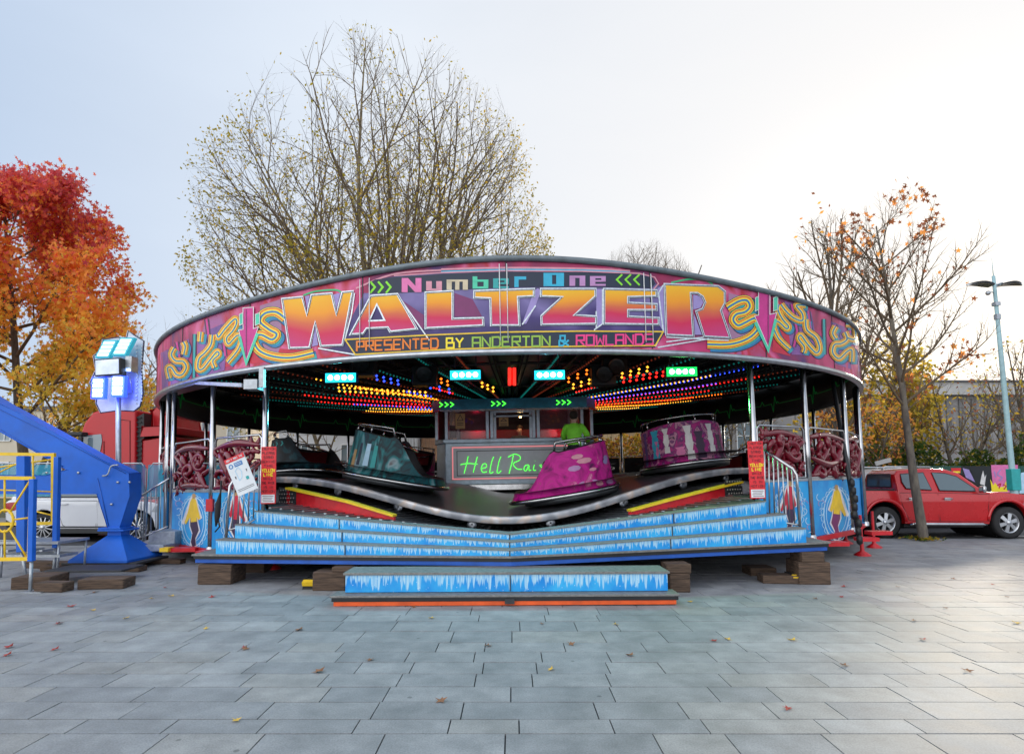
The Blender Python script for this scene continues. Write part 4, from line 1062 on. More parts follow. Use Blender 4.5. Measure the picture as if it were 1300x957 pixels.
def person(label, top, M4, arms='down', ride_=True, seated=False):
    t = empty('person', label, 'person'); onride(t, M4)
    if seated: hip = .85; knee = (.12, -.45, .80); foot = (.12, -.45, .38); toe = (.12, -.6, .36)
    else: hip = .93; knee = (.11, -.02, .50); foot = (.12, .03, .09); toe = (.13, -.13, .05)
    la = [(.20, 0, 1.42), (.27, -.02, 1.16), (.27, -.12, .93)] if arms == 'down' else [(.20, 0, 1.42), (.30, -.15, 1.20), (.22, -.40, 1.12)]
    dz = hip-.93
    J = [(0, 0, hip), (0, 0, 1.12+dz), (0, -.01, 1.32+dz), (0, 0, 1.46+dz), (0, 0, 1.54+dz), (0, -.02, 1.62+dz), (0, -.015, 1.72+dz)]
    Rr = [(.15, .11), (.14, .10), (.17, .11), (.10, .08), (.052, .055), (.075, .09), (.06, .075)]
    E_ = [(0, 1), (1, 2), (2, 3), (3, 4), (4, 5), (5, 6)]
    for s in (-1, 1):
        n = len(J); J += [(s*p[0], p[1], p[2]+dz) for p in la]; Rr += [.062, .047, .033]; E_ += [(3, n), (n, n+1), (n+1, n+2)]
        h = la[-1]
        for fi, (dx, dl) in enumerate(((-.03, .075), (-.01, .09), (.01, .085), (.03, .07), (.045, .05))):
            k = len(J); dirv = Vector((0, -.4, -1)).normalized() if arms == 'down' else Vector((0, -1, -.25)).normalized()
            b_ = Vector((s*(h[0]), h[1], h[2]+dz)); p1 = b_+Vector((s*dx if arms != 'down' else 0, dx if arms == 'down' else 0, 0))+dirv*.07; p2 = p1+dirv*dl*.9+Vector((0, -.01, -.012))
            J += [tuple(p1), tuple(p2)]; Rr += [.010, .008]; E_ += [(n+2, k), (k, k+1)]
        n = len(J); J += [(s*.09, 0, hip-.03), (s*knee[0], knee[1], knee[2]), (s*foot[0], foot[1], foot[2]), (s*toe[0], toe[1], toe[2])]; Rr += [.095, .062, .042, .04]; E_ += [(0, n), (n, n+1), (n+1, n+2), (n+2, n+3)]
    b = blob_body(t, J, E_, Rr, 'skin')
    # clothes: slightly larger tubes following the body
    z_ = dz
    mb = MB(); prof = [(.155, .86), (.15, 1.0), (.145, 1.15), (.18, 1.32), (.185, 1.40), (.13, 1.49), (.075, 1.53)]
    n = 20; vs = [Vector((r_*1.12*math.cos(2*math.pi*i/n), r_*.78*math.sin(2*math.pi*i/n), z+z_)) for i in range(n) for r_, z in prof]
    mb.add(vs, [(i*7+j, ((i+1) % n)*7+j, ((i+1) % n)*7+j+1, i*7+j+1) for i in range(n) for j in range(6)], 0, True)
    for s in (-1, 1): mb.tube(smooth_path([(s*.13, 0, 1.43+z_)]+[(s*p[0], p[1], p[2]+z_) for p in la], 4), [.085]*4+[.075]*4+[.062]*4+[.05], 10, 0)
    mb.build('jacket', top, t)
    mb = MB()
    for s in (-1, 1): mb.tube(smooth_path([(s*.08, 0, hip+.03), (s*knee[0], knee[1], knee[2]), (s*foot[0], foot[1], foot[2]+.02)], 4), [.115, .11, .1, .09, .082, .075, .07, .065, .062], 12, 0)
    mb.lathe([(.14, -.05), (.165, .0), (.155, .08)], 16, c=(0, 0, hip)); mb.build('trousers', 'trousers', t)
    mb = MB(); c = Vector((0, 0, 1.69+z_))
    mb.ball(c+Vector((0, .015, .035)), .112, 16, 0, (.92, 1.02, 1.0)); mb.build('hair', 'hair_dark', t)
    mb = MB(); fc = Vector((0, -.095, 1.655+z_))
    mb.ball(fc+Vector((0, .045, 0)), .082, 14, 0, (.9, .75, 1.25)); mb.ball(fc+Vector((0, -.018, -.01)), .018, 8, 0, (.7, 1, 1.4))
    for s in (-1, 1): mb.ball(fc+Vector((s*.03, -.008, .022)), .011, 8, 1); mb.ball(fc+Vector((s*.083, .07, 0)), .02, 8, 0, (.4, .8, 1.3))
    mb.ball(fc+Vector((0, -.008, -.045)), .018, 8, 2, (1.3, .4, .35)); mb.build('face', ['skin', 'ink', 'seat_red'], t)
    return t
a_ = R(13.0)
person('attendant in a bright green top standing on the turntable behind the magenta car', 'hi_vis', Matrix.Translation(pol(4.6, R(19.5), zt(R(19.5), 4.6))) @ Matrix.Rotation(R(160), 4, 'Z'), arms='fwd')
person('ride operator in a dark hoodie behind the open hatch of the booth', 'hoodie', Matrix.Translation(Vector((.28, -1.45, 1.26))), arms='fwd')
# ---- handrails at the two ends of the steps
def handrail(label, pts, Y0, Y1):
    """pts: top rail pixels from the upper end to the lower end, and the foot of the lower post"""
    (x0, y0), (x1, y1), (x2, y2), (x3, y3) = pts
    t = empty('handrail', label, 'handrail', group='chrome handrails beside the steps')
    A = W(x0, y0, Y0); B = W(x1, y1, Y1); C = W(x2, y2, Y1); D = W(x3, y3, Y0)
    mb = MB(); mb.tube([A, B-(B-A).normalized()*.06, B+Vector((0, 0, -.06)), C], .022, 8, 0); mb.tube([D, D.lerp(C, .5)+Vector((0, 0, 0)), C.lerp(B, .12)], .015, 6, 0); mb.tube([A, D], .02, 8, 0)
    mb.build('rail', 'chrome', t)
    mb = MB(); E2 = C.lerp(B, .12)
    for i in range(1, 7): mb.tube([A.lerp(B, i/7), D.lerp(E2, i/7)], .012, 6, 0)
    mb.build('baluster', 'steel', t); return t
handrail('chrome handrail with upright bars at the left end of the blue steps', ((335, 585), (292, 612), (287, 682), (335, 652)), 9.45, 9.15)
handrail('chrome handrail with upright bars at the right end of the blue steps', ((970, 571), (1011, 598), (1016, 676), (971, 650)), 9.45, 9.2)
# ---- signs
def flatfn(c, u, v):      # c centre point, u right, v down ; local units metres
    n = u.cross(-v).normalized()
    return lambda x, y, l: c+u*x+v*y+n*l
def yl_sign(label, x0, x1, y0, y1, Y):
    c = TI @ W((x0+x1)/2, (y0+y1)/2, Y); w = (x1-x0)/F*Y; h = (y1-y0)/F*Y
    t = empty('warning_sign', label, 'sign', loc=c, ride=True, group='red signs on the poles beside the steps'); f = flatfn(Vector((0, -.012, 0)), Vector((1, 0, 0)), Vector((0, 0, -1)))
    mb = MB(); mb.box((0, 0, 0), (w, .02, h)); mb.build('board', 'sign_red', t, bevel=.004)
    mb = MB()
    rows = ['CAUTION', 'PLEASE', 'STAND', 'BEHIND', 'THE', 'YELLOW', 'LINE', 'WHILE', 'THE RIDE', 'IS IN', 'MOTION']
    lh = h*.82/len(rows)
    for i, tx in enumerate(rows):
        yy = -h/2+lh*(i+.25); big = tx in ('YELLOW', 'LINE'); ww = w*(.86 if len(tx) > 5 else .62)
        word(mb, tx, -ww/2, ww/2, yy, yy+lh*(.68 if big else .55), .011 if big else .0065, f, .003, 1 if big else 0, gap=.45)
    decal(mb, [(-w*.44, h*.34), (w*.44, h*.34), (w*.44, h*.48), (-w*.44, h*.48)], f, .003, 2, dx=0)
    for i in range(4): stroke(mb, [(-w*.36+.01*(i % 2), h*(.365+.03*i)), (w*.36-.012*(i % 3), h*(.365+.03*i))], .008, f, .006, 0)
    mb.build('lettering', ['sign_dkred', 'sign_yellow', 'sign_white'], t)
yl_sign('tall red sign with yellow words on the pole left of the steps', 331.5, 350.5, 567, 639, 9.4)
yl_sign('tall red sign with yellow words on the pole right of the steps', 950.5, 970, 560, 632.5, 9.4)
c = W(306, 602, 9.0); rot = Matrix.Rotation(R(-23), 3, 'Y')
t = empty('safety_poster', 'tilted white notice with red header tied to the left handrail', 'notice', loc=c); t.rotation_euler = rot.inverted().to_euler() if False else Matrix.Rotation(R(-24), 3, 'Y').to_euler()
w, h = .32, .60; f = flatfn(Vector((0, -.008, 0)), Vector((1, 0, 0)), Vector((0, 0, -1)))
mb = MB(); mb.box((0, 0, 0), (w, .012, h)); mb.build('board', 'sign_white', t)
mb = MB(); decal(mb, [(-w/2, -h/2), (w/2, -h/2), (w/2, -h/2+.07), (-w/2, -h/2+.07)], f, .002, 0, dx=0); word(mb, "DON'T MEET THE", -w*.4, w*.4, -h/2+.022, -h/2+.046, .006, f, .005, 3, gap=.35)
decal(mb, [(-.04, -h/2+.10), (.09, -h/2+.10), (.09, -h/2+.165), (-.04, -h/2+.165)], f, .002, 1, dx=0)
for i in range(2): stroke(mb, [(-.03, -h/2+.12+.022*i), (.075, -h/2+.12+.022*i)], .007, f, .005, 3)
th = [i*math.pi/8 for i in range(16)]; stroke(mb, [(-.095+.028*math.cos(q), -h/2+.135+.028*math.sin(q)) for q in th], .014, f, .003, 1, closed=True)
decal(mb, [(-.10, 0), (-.08, 0), (-.085, .04), (-.095, .04)], f, .002, 2, dx=0); decal(mb, [(.10, -.05), (.115, -.05), (.11, -.01), (.10, -.01)], f, .002, 2, dx=0); decal(mb, [(.055, .06), (.1, .06), (.1, .11), (.055, .11)], f, .002, 4, dx=0)
for i in range(2): stroke(mb, [(-.13, h/2-.09+.025*i), (.13, h/2-.09+.025*i)], .006, f, .002, 2)
stroke(mb, [(-.06, -.08), (0, -.12), (.03, -.04), (0, .05), (-.05, .08), (-.06, -.08)], .01, f, .002, 5)
mb.build('printing', ['sign_red', 'sign_blue', 'ink', 'sign_white', 'p_teal', 'p_ice'], t)
# ---- front step unit (stands on the paving)
t = empty('front_steps', 'loose blue step box with icicle paint standing in front of the ride', 'steps', loc=(0, 7.5, 0)); t.rotation_euler = (0, R(-.15), R(.8))
mb = MB(); mb.box((-.08, .02, .035), (4.27, .16, .05), None, 0); mb.build('base_rail', 'orange_paint', t)
mb = MB(); mb.box((-.08, .10, .085), (4.32, .34, .045), None, 0); mb.box((-.08, .10, .122), (4.36, .34, .025), None, 1); mb.build('lower_tread', ['black_paint', 'tread'], t, bevel=.004)
mb = MB(); X = [-2.12+4.12*i/20 for i in range(21)]
vs = []; uv = []
for x in X: vs += [(x, .12, .142), (x, .12, .36)]; uv += [(x+5, 1), (x+5, 0)]
mb.add(vs, [(2*i, 2*i+2, 2*i+3, 2*i+1) for i in range(20)], 0, False, uv)
for s in (0, 20): x = X[s]; mb.add([(x, .12, .142), (x, .6, .142), (x, .6, .36), (x, .12, .36)], [(0, 1, 2, 3)], 0, False, [(.1, 1), (.9, 1), (.9, 0), (.1, 0)])
mb.build('riser', 'ice_big', t)
mb = MB(); mb.box((-.06, .36, .374), (4.17, .53, .03)); mb.build('upper_tread', 'tread', t, bevel=.004)
mb = MB(); mb.box((-.02, .11, .25), (.012, .012, .2)); mb.box((-.03, .0, .06), (.12, .2, .06)); mb.build('joint', 'plate_dark', t)
# ---- timber packing
def block(label, px, py, w, d, h, rz=0.0, cat='timber block', mat_='timber', z0=0.0, group='timber packing blocks under the ride'):
    g = G(px, py); t = MB(); t.box((0, d/2, h/2), (w, d, h)); o = t.build('timber_block', mat_, None, bevel=.012)
    o.location = (g.x, g.y, z0); o.rotation_euler = (0, 0, rz); tag(o, label, cat, group); return o
block('dark timber block under the left corner of the blue edged platform', 271.5, 742, .50, .5, .29)
block('small timber block set back beneath the left side of the platform', 323, 727, .32, .4, .2)
block('brown timber block left of the front steps', 417, 750, .46, .4, .26); block('small timber block stacked on the brown one left of the front steps', 433, 750, .28, .35, .07, z0=.26)
block('short upright timber block right of the front steps', 864, 752, .28, .35, .26); block('small timber block stacked on the upright one right of the front steps', 863, 752, .34, .36, .13, z0=.26)
block('timber block under the right corner of the platform', 1035, 742, .46, .5, .33, R(-4)); block('small timber block topping the right corner block', 1034, 742, .34, .4, .145, z0=.33)
block('small reddish timber block in the shade beneath the right side', 970, 731, .42, .4, .13, mat_='timber')
block('long low timber lying under the right side of the platform', 996, 741, .62, .3, .12, R(-6))
for (px, py, lab, rz) in ((391, 748, 'yellow tipped wedge left of the front steps', 0), (1014, 741, 'yellow tipped wedge under the right side of the platform', -.1), (849, 748, 'yellow tipped wedge tucked behind the right end of the front steps', 0)):
    g = G(px, py); t = empty('wheel_wedge', lab, 'wedge', loc=(g.x, g.y, 0), rz=rz, group='yellow tipped wedges')
    mb = MB(); mb.prism([(0, 0), (.35, 0), (.35, .13), (.05, .13)], (-.08, .08), 0, 'X'); mb.build('body', 'black_rubber', t, bevel=.006)
    mb = MB(); mb.box((0, .02, .09), (.165, .08, .06), Matrix.Rotation(R(20), 3, 'X')); mb.build('tip', 'yellow_paint', t)
# ---- side stair at the left
t = empty('side_stair', 'small grey metal stair with chrome rail at the left edge of the ride', 'stair')
mb = MB(); Y = 11.3
mb.box(W(205, 683, Y)+Vector((0, .3, 0)), (.50, .6, .26)); mb.box(W(196, 693, Y)+Vector((0, .1, 0)), (.75, .9, .12)); mb.build('step', 'galv', t, bevel=.01)
mb = MB(); mb.tube([W(175, 632, Y), W(215, 607, Y)], .02, 8); mb.tube([W(173, 632, Y), W(173, 692, Y)], .02, 8); mb.tube([W(175, 684, Y), W(213, 668, Y)], .014, 8)
mb.build('rail', 'chrome', t)
mb = MB()
for i in range(1, 7): x = 173+6.2*i; mb.tube([W(x, 633-.62*(x-173), Y), W(x, 684-.42*(x-173), Y)], .009, 6)
mb.build('baluster', 'steel', t)
# ================================================================== ground
mb = MB(); S_ = 900
mb.quad((-S_, -60, -.016), (S_, -60, -.016), (S_, S_, -.016), (-S_, S_, -.016)); mat('joint', (.035, .036, .04), .9, 0, .3, 4)
struct(mb.build('ground', 'joint'))
pv = []
def grime(m):      # water marks, grit and old gum across the slabs
    N, L = m.node_tree.nodes, m.node_tree.links; b = N['Principled BSDF']; src = b.inputs['Base Color'].links[0].from_socket
    tc = N.new('ShaderNodeTexCoord'); n1 = N.new('ShaderNodeTexNoise'); n1.inputs['Scale'].default_value = .55; n1.inputs['Detail'].default_value = 8; n1.inputs['Roughness'].default_value = .7; L.new(tc.outputs['Object'], n1.inputs['Vector'])
    r1 = N.new('ShaderNodeMapRange'); r1.inputs[1].default_value = .3; r1.inputs[2].default_value = .7; r1.inputs[3].default_value = .72; r1.inputs[4].default_value = 1.12; L.new(n1.outputs[0], r1.inputs[0])
    n2 = N.new('ShaderNodeTexNoise'); n2.inputs['Scale'].default_value = 90; n2.inputs['Detail'].default_value = 3; L.new(tc.outputs['Object'], n2.inputs['Vector'])
    r2 = N.new('ShaderNodeMapRange'); r2.inputs[1].default_value = .3; r2.inputs[2].default_value = .7; r2.inputs[3].default_value = .82; r2.inputs[4].default_value = 1.14; L.new(n2.outputs[0], r2.inputs[0])
    v = N.new('ShaderNodeTexVoronoi'); v.inputs['Scale'].default_value = 2.1; L.new(tc.outputs['Object'], v.inputs['Vector'])
    r3 = N.new('ShaderNodeMapRange'); r3.inputs[1].default_value = .03; r3.inputs[2].default_value = .045; r3.inputs[3].default_value = .6; r3.inputs[4].default_value = 1; L.new(v.outputs[0], r3.inputs[0])
    m1 = N.new('ShaderNodeMath'); m1.operation = 'MULTIPLY'; L.new(r1.outputs[0], m1.inputs[0]); L.new(r2.outputs[0], m1.inputs[1])
    m2 = N.new('ShaderNodeMath'); m2.operation = 'MULTIPLY'; L.new(m1.outputs[0], m2.inputs[0]); L.new(r3.outputs[0], m2.inputs[1])
    s = N.new('ShaderNodeVectorMath'); s.operation = 'SCALE'; L.new(src, s.inputs[0]); L.new(m2.outputs[0], s.inputs['Scale']); L.new(s.outputs[0], b.inputs['Base Color'])
for i, c_ in enumerate([(.19, .203, .222), (.175, .188, .207), (.205, .218, .236), (.165, .178, .197), (.20, .208, .218)]):
    m = mat('paver%d' % i, [x*k_ for x, k_ in zip(c_, (1.62, 1.55, 1.47))], .66, 0, .2, 3.5, bump=.12, spec=.35); grime(m); pv.append('paver%d' % i)
mb = MB(); q = random.Random(11); y = 1.6; ri = 0
while y < 30:
    h = q.choice([.22, .30, .30, .42]); x = -30+q.uniform(0, 1)
    if y > 14: h = .42
    while x < 30:
        w = q.choice([.45, .6, .75, .92, .6])*(1 if y < 16 else 1.4)
        g_ = .0045; e1, e2 = q.uniform(-.0012, .0012), q.uniform(-.0012, .0012)
        if abs(x+w/2) < y*.95+3.5:
            zz = q.uniform(-.0015, .0012)
            z4 = (zz+e1, zz+e2, zz-e1, zz-e2)
            mb.add([(x+g_, y+g_, z4[0]), (x+w-g_, y+g_, z4[1]), (x+w-g_, y+h-g_, z4[2]), (x+g_, y+h-g_, z4[3]),
                    (x+g_, y+g_, -.014), (x+w-g_, y+g_, -.014), (x+w-g_, y+h-g_, -.014), (x+g_, y+h-g_, -.014)], [(0, 1, 2, 3), (4, 5, 1, 0), (6, 7, 3, 2), (5, 6, 2, 1), (7, 4, 0, 3)], q.choice([0, 0, 1, 2, 3, 4]))
        x += w
    y += h; ri += 1
struct(mb.build('paving', pv))
mat('asphalt', (.055, .056, .06), .8, 0, .3, 8, bump=.3); mat('kerb', (.25, .25, .25), .8, 0, .2, 6); mat('line_white', (.6, .6, .6), .7, 0, .25, 9)
mb = MB(); mb.box((22, 18.6, .0), (27, 6.4, .02)); mb.box((-23, 17.4, .0), (27, 7.0, .02)); struct(mb.build('road', 'asphalt'))
mb = MB(); mb.box((22, 22.2, .06), (27, .3, .14)); mb.box((-23, 21.2, .06), (27, .3, .14)); struct(mb.build('kerb', 'kerb'))
mb = MB(); mb.box((22, 30, .03), (60, 15.3, .08)); mb.box((-27, 32, .03), (50, 21.3, .08)); mat('verge', (.08, .075, .04), .95, 0, c2=(.05, .07, .02), scale=2); struct(mb.build('verge', 'verge'))
mb = MB(); mb.box((15, 16.0, .012), (5, .10, .004)); mb.box((22, 21.6, .012), (14, .10, .004)); struct(mb.build('road_marking', 'line_white'))
# fallen leaves
leafc = {'yellow': (.62, .40, .06), 'red': (.34, .04, .03), 'brown': (.24, .11, .05)}
for k, v in leafc.items(): mat('fallen_'+k, v, .7, 0, .25, 30)
def leaf_mesh(mb, s, curl):
    P_ = []
    for i in range(10):
        a = i*math.pi/5; r = s*(1 if i % 2 == 0 else .42); P_.append(Vector((r*math.cos(a), r*math.sin(a), curl*r*(1 if (i//2) % 2 else .3))))
    mb.add([Vector((0, 0, .004))]+P_, [(0, 1+i, 1+(i+1) % 10) for i in range(10)], 0)
protos = {}
for k in leafc:
    mb = MB(); leaf_mesh(mb, .055, .35); o = mb.build('fallen_leaf', 'fallen_'+k); protos[k] = [o, 0]
spots = [(620, 820, 'brown'), (548, 785, 'yellow'), (310, 822, 'red'), (160, 785, 'yellow'), (75, 792, 'red'), (193, 760, 'yellow'), (218, 757, 'yellow'), (210, 746, 'red'), (70, 825, 'red'), (10, 832, 'red'), (12, 822, 'red'), (312, 824, 'brown'), (405, 853, 'brown'), (530, 768, 'brown'), (525, 771, 'brown'), (118, 775, 'yellow'),
         (688, 792, 'brown'), (782, 793, 'yellow'), (725, 818, 'brown'), (924, 812, 'yellow'), (906, 814, 'red'), (876, 764, 'yellow'), (1072, 745, 'red'), (1068, 758, 'red'), (1160, 788, 'brown'), (1200, 772, 'brown'), (1278, 758, 'brown'), (1290, 791, 'yellow'), (1072, 845, 'brown'), (1228, 852, 'brown'), (1006, 813, 'yellow'), (1035, 760, 'brown'),
         (445, 763, 'yellow'), (510, 765, 'yellow'), (270, 758, 'red'), (120, 752, 'brown'), (1140, 745, 'brown'), (1210, 735, 'brown'), (1260, 742, 'red'), (380, 800, 'brown'), (262, 798, 'yellow'), (470, 838, 'brown'), (90, 770, 'red'), (1172, 812, 'red'), (700, 850, 'yellow'), (800, 832, 'brown'), (560, 890, 'brown'), (1000, 900, 'red'), (300, 915, 'yellow')]
lab_ = {'yellow': 'yellow fallen leaf lying on the grey paving', 'red': 'red fallen leaf lying on the grey paving', 'brown': 'brown curled leaf lying on the grey paving'}
for px, py, k in spots:
    o, n = protos[k]
    if n: o = o.copy(); col.objects.link(o)
    protos[k][1] = 1
    g = G(px, py); s = rnd.uniform(.7, 1.25); o.location = (g.x, g.y, .006); o.rotation_euler = (rnd.uniform(-.15, .15), rnd.uniform(-.15, .15), rnd.uniform(0, 6)); o.scale = (s, s*rnd.uniform(.6, 1), s)
    tag(o, lab_[k], 'leaf', k+' fallen leaves')
# ================================================================== trees
for nm, a, b_ in (('lf_crimson', (.58, .08, .11), (.75, .15, .14)), ('lf_red', (.85, .13, .09), (.92, .22, .10)), ('lf_orange', (.95, .33, .08), (.95, .44, .10)), ('lf_amber', (.95, .42, .06), (.95, .55, .08)), ('lf_yellow', (.9, .62, .08), (.75, .62, .1)),
                  ('lf_olive', (.28, .24, .03), (.4, .32, .03)), ('lf_gold', (.5, .33, .03), (.62, .42, .05)), ('lf_green', (.05, .1, .015), (.1, .17, .03)), ('lf_dkgreen', (.025, .055, .012), (.05, .09, .02)), ('lf_brown', (.2, .07, .03), (.35, .12, .05))): mat_leaf(nm, a, b_)
mat('bark_grey', (.14, .12, .095), .9, 0, c2=(.055, .045, .035), scale=5, bump=.6, stretch=(3, 3, .6)); mat('bark_olive', (.26, .2, .11), .9, 0, c2=(.06, .05, .035), scale=3, bump=.5); mat('twig', (.13, .095, .06), .9, 0, .2, 5)
mat('bark_spot', (.20, .17, .13), .9, 0, c2=(.07, .06, .055), scale=9, bump=.8, stretch=(1, 1, .35))
def star(mb, c, s, mi, q):
    n = Vector((q.gauss(0, 1), q.gauss(0, 1), q.gauss(0, .7))).normalized(); u = n.orthogonal().normalized(); v = n.cross(u); a0 = q.uniform(0, 6)
    P_ = [c+(u*math.cos(a0+i*math.pi/5)+v*math.sin(a0+i*math.pi/5))*(s if i % 2 == 0 else s*.4) for i in range(10)]
    mb.add([c]+P_, [(0, 1, 2, 3), (0, 3, 4, 5), (0, 5, 6, 7), (0, 7, 8, 9), (0, 9, 10, 1)], mi)
def oval(mb, c, s, mi, q):
    n = Vector((q.gauss(0, 1), q.gauss(0, 1), q.gauss(0, 1))).normalized(); u = n.orthogonal().normalized(); v = n.cross(u)
    a = q.uniform(0, 6); u, v = u*math.cos(a)+v*math.sin(a), v*math.cos(a)-u*math.sin(a)
    mb.add([c-u*s, c+v*s*.5, c+u*s, c-v*s*.5], [(0, 1, 2, 3)], mi)
def tree(name, label, base, spec, seed, bark='bark_grey', leafm=('lf_gold',), pick=None, leaf='oval', group=None, cat='tree'):
    """spec: height etc.; recursive limbs, each level thinner; envelope(p) -> True inside"""
    q = random.Random(seed); t = empty(name, label, cat, loc=base, group=group)
    tr = MB(); tw = MB(); lf = MB(); env = spec['env']; L = spec['levels']; tips = []
    def grow(p, d, ln, r, lv):
        n = spec.get('seg', 5); cutoff = False; pts = [p]; dd = d.copy(); step = ln/n
        for i in range(n):
            dd = (dd+Vector((q.gauss(0, 1), q.gauss(0, 1), q.gauss(0, 1)))*spec['wig']+Vector((0, 0, spec['up'][min(lv, len(spec['up'])-1)]))).normalized()
            nx = pts[-1]+dd*step
            if lv > 0 and not env(nx): cutoff = True; break
            pts.append(nx)
        k = len(pts)
        if k < 2: return
        r1 = r*(.10 if cutoff else .14 if lv == spec.get('lv0', 0) else .40 if lv < L else .35)
        rad = [r+(r1-r)*i/(k-1) for i in range(k)]
        (tr if lv <= spec.get('trunk_lv', 1) else tw).tube(pts, rad, (9, 7, 5, 4, 3, 3)[min(lv, 5)], 0, cap=False)
        if lv >= L:
            tips.append((pts, lv)); return
        nc = spec['kids'][lv]
        for c in range(nc):
            f = spec['start'][lv]+(1-spec['start'][lv])*((c+q.uniform(.1, .9))/nc); idx = min(k-2, int(f*(k-1))); fr = f*(k-1)-idx; fr = min(1, max(0, fr))
            pp = pts[idx].lerp(pts[idx+1], fr); dr = (pts[idx+1]-pts[idx]).normalized(); rr_ = rad[idx]+(rad[idx+1]-rad[idx])*fr
            ang = R(q.uniform(*spec['ang'][lv])); az = c*2.4+q.uniform(-.5, .5)
            o_ = dr.orthogonal().normalized(); o2 = dr.cross(o_); side = o_*math.cos(az)+o2*math.sin(az)
            nd = (dr*math.cos(ang)+side*math.sin(ang)).normalized()
            grow(pp, nd, ln*q.uniform(*spec['len'][lv])*(1.0-.35*f if lv else 1-spec.get('taper', .3)*f), min(rr_*.75, r*spec['rr'][lv]), lv+1)
        if lv > 0: grow(pts[-1], dd, ln*.5, r1, max(lv+1, L-1))
    for (d, ln, r) in spec['stems']: grow(Vector(spec.get('p0', (0, 0, 0))), Vector(d).normalized(), ln, r, spec.get('lv0', 0))
    if 'trunk' in spec:
        P_, rad = spec['trunk']; tr.tube(smooth_path(P_, 4), [rad[0]+(rad[1]-rad[0])*i/(len(P_)*4-4) for i in range(len(P_)*4-3)], 14, 0)
    for pts, lv in tips:
        for p in pts[1:]:
            for _ in range(spec['leaves']):
                if q.random() > spec.get('lprob', lambda p: 1.0)(p): continue
                c = p+Vector((q.gauss(0, 1), q.gauss(0, 1), q.gauss(0, 1)))*spec['spread']
                (star if leaf == 'star' else oval)(lf, c, spec['ls']*q.uniform(.7, 1.3), pick(c, q) if pick else q.randrange(len(leafm)), q)
    tr.build('trunk', bark, t)
    cr = tw.build('crown', spec.get('twigmat', 'twig'), t)
    if lf.v: lf.build('leaves', list(leafm), cr)
    return t
def ell(cx, cy, cz, a, b, c, zmin=-1, ns=None):
    def f(p):
        k = ((p.x-cx)/a)**2+((p.y-cy)/b)**2+((p.z-cz)/c)**2
        return k < 1+(.0 if ns is None else ns*noise.noise(p*.35)) and p.z > zmin
    return f
# the tall bare tree behind the ride
q = random.Random(2); stems = []
for i in range(18):
    az = i*2.39996; tl = R(4+68*((i+.5)/18)**.8); stems.append(((math.sin(tl)*math.cos(az), math.sin(tl)*math.sin(az)*.8, math.cos(tl)), 23-7*(i/18), .20-.06*(i/18)))
e1 = ell(-.5, 0, 12.2, 10.0, 8.0, 14.1, 3.5, .25)
tree('tall_bare_tree', 'tall wide bare tree with thin yellow leaves rising behind the ride', (-7.1, 32, 0), dict(env=e1, levels=4, lv0=1, p0=(0, 0, 4.6), trunk=([(0, 0, 0), (.1, 0, 2.5), (0, 0, 5.4)], (.75, .55)), stems=stems, wig=.10, up=[0, .03, .04, .04, .02],
     kids=[0, 11, 6, 5], start=[0, .14, .12, .1], ang=[(0, 0), (20, 40), (25, 50), (25, 55)], len=[(1, 1), (.36, .5), (.42, .58), (.42, .65)], rr=[1, .42, .45, .5], leaves=1, lprob=lambda p: .8 if p.z < 14 else (.5 if p.z < 20 else .1), spread=.14, ls=.085, seg=6, trunk_lv=1),
     21, 'bark_olive', ('lf_gold', 'lf_olive', 'lf_olive'))
# the crimson and orange sweetgum at the left edge
def sg_pick(c, q):
    h = c.z-.4+q.gauss(0, 1.7)+(.8 if abs(c.x) > 2.8 else 0)
    return 0 if h > 11.2 else 1 if h > 9.6 else 2 if h > 7.6 else 3 if h > 5.6 else 4 if h > 3.0 or q.random() < .6 else 5
stems = [((0, 0, 1), 12.0, .19)]
tree('autumn_sweetgum', 'autumn tree at the left edge turning from crimson at the top to amber below', (-17.3, 21, 0), dict(env=lambda p: (p.x**2+p.y**2)**.5 < 4.4*min(1, max(.05, (13.3-p.z)/6.5))**.7+.3*noise.noise(p) and p.z > 2.6, levels=3, stems=stems, wig=.035, up=[0, .02, .02, 0],
     kids=[30, 7, 5], start=[.22, .18, .15], ang=[(50, 72), (30, 50), (30, 60)], len=[(.36, .5), (.35, .5), (.4, .6)], rr=[.32, .5, .5], taper=.45, leaves=6, spread=.2, ls=.098, seg=6, trunk_lv=0), 5, 'bark_grey', ('lf_crimson', 'lf_red', 'lf_orange', 'lf_amber', 'lf_yellow', 'lf_olive'), sg_pick, 'star')
# right hand oak on the plaza, nearly bare
g = G(1173, 686)
def oak_p(p): return (.07 if p.z > 7.6 else .025) if p.z > 6.3 else (.12 if p.z < 5 and p.x > .5 else .015)
tree('young_plane_tree', 'slim spotted grey tree with a few brown leaves standing before the red pickup', (g.x, g.y, 0), dict(env=ell(-.15, 0, 5.6, 2.35, 2.2, 3.6, 2.3), levels=3, stems=[((-.075, 0, 1), 8.4, .12)], wig=.045, up=[0, .06, .07, .03],
     kids=[24, 9, 7], start=[.36, .16, .12], ang=[(42, 66), (25, 45), (25, 55)], len=[(.28, .42), (.35, .55), (.4, .6)], rr=[.30, .42, .5], taper=.45, leaves=1, lprob=oak_p, spread=.06, ls=.08, seg=6, trunk_lv=0), 9, 'bark_spot', ('lf_brown', 'lf_orange', 'lf_brown'), leaf='star')
mb = MB(); q = random.Random(1)
for i in range(260):
    a = q.uniform(0, 6.28); r = abs(q.gauss(0, .22)); oval(mb, Vector((g.x+r*math.cos(a), g.y+r*math.sin(a), .03+q.uniform(0, .06))), .05, q.randrange(3), q)
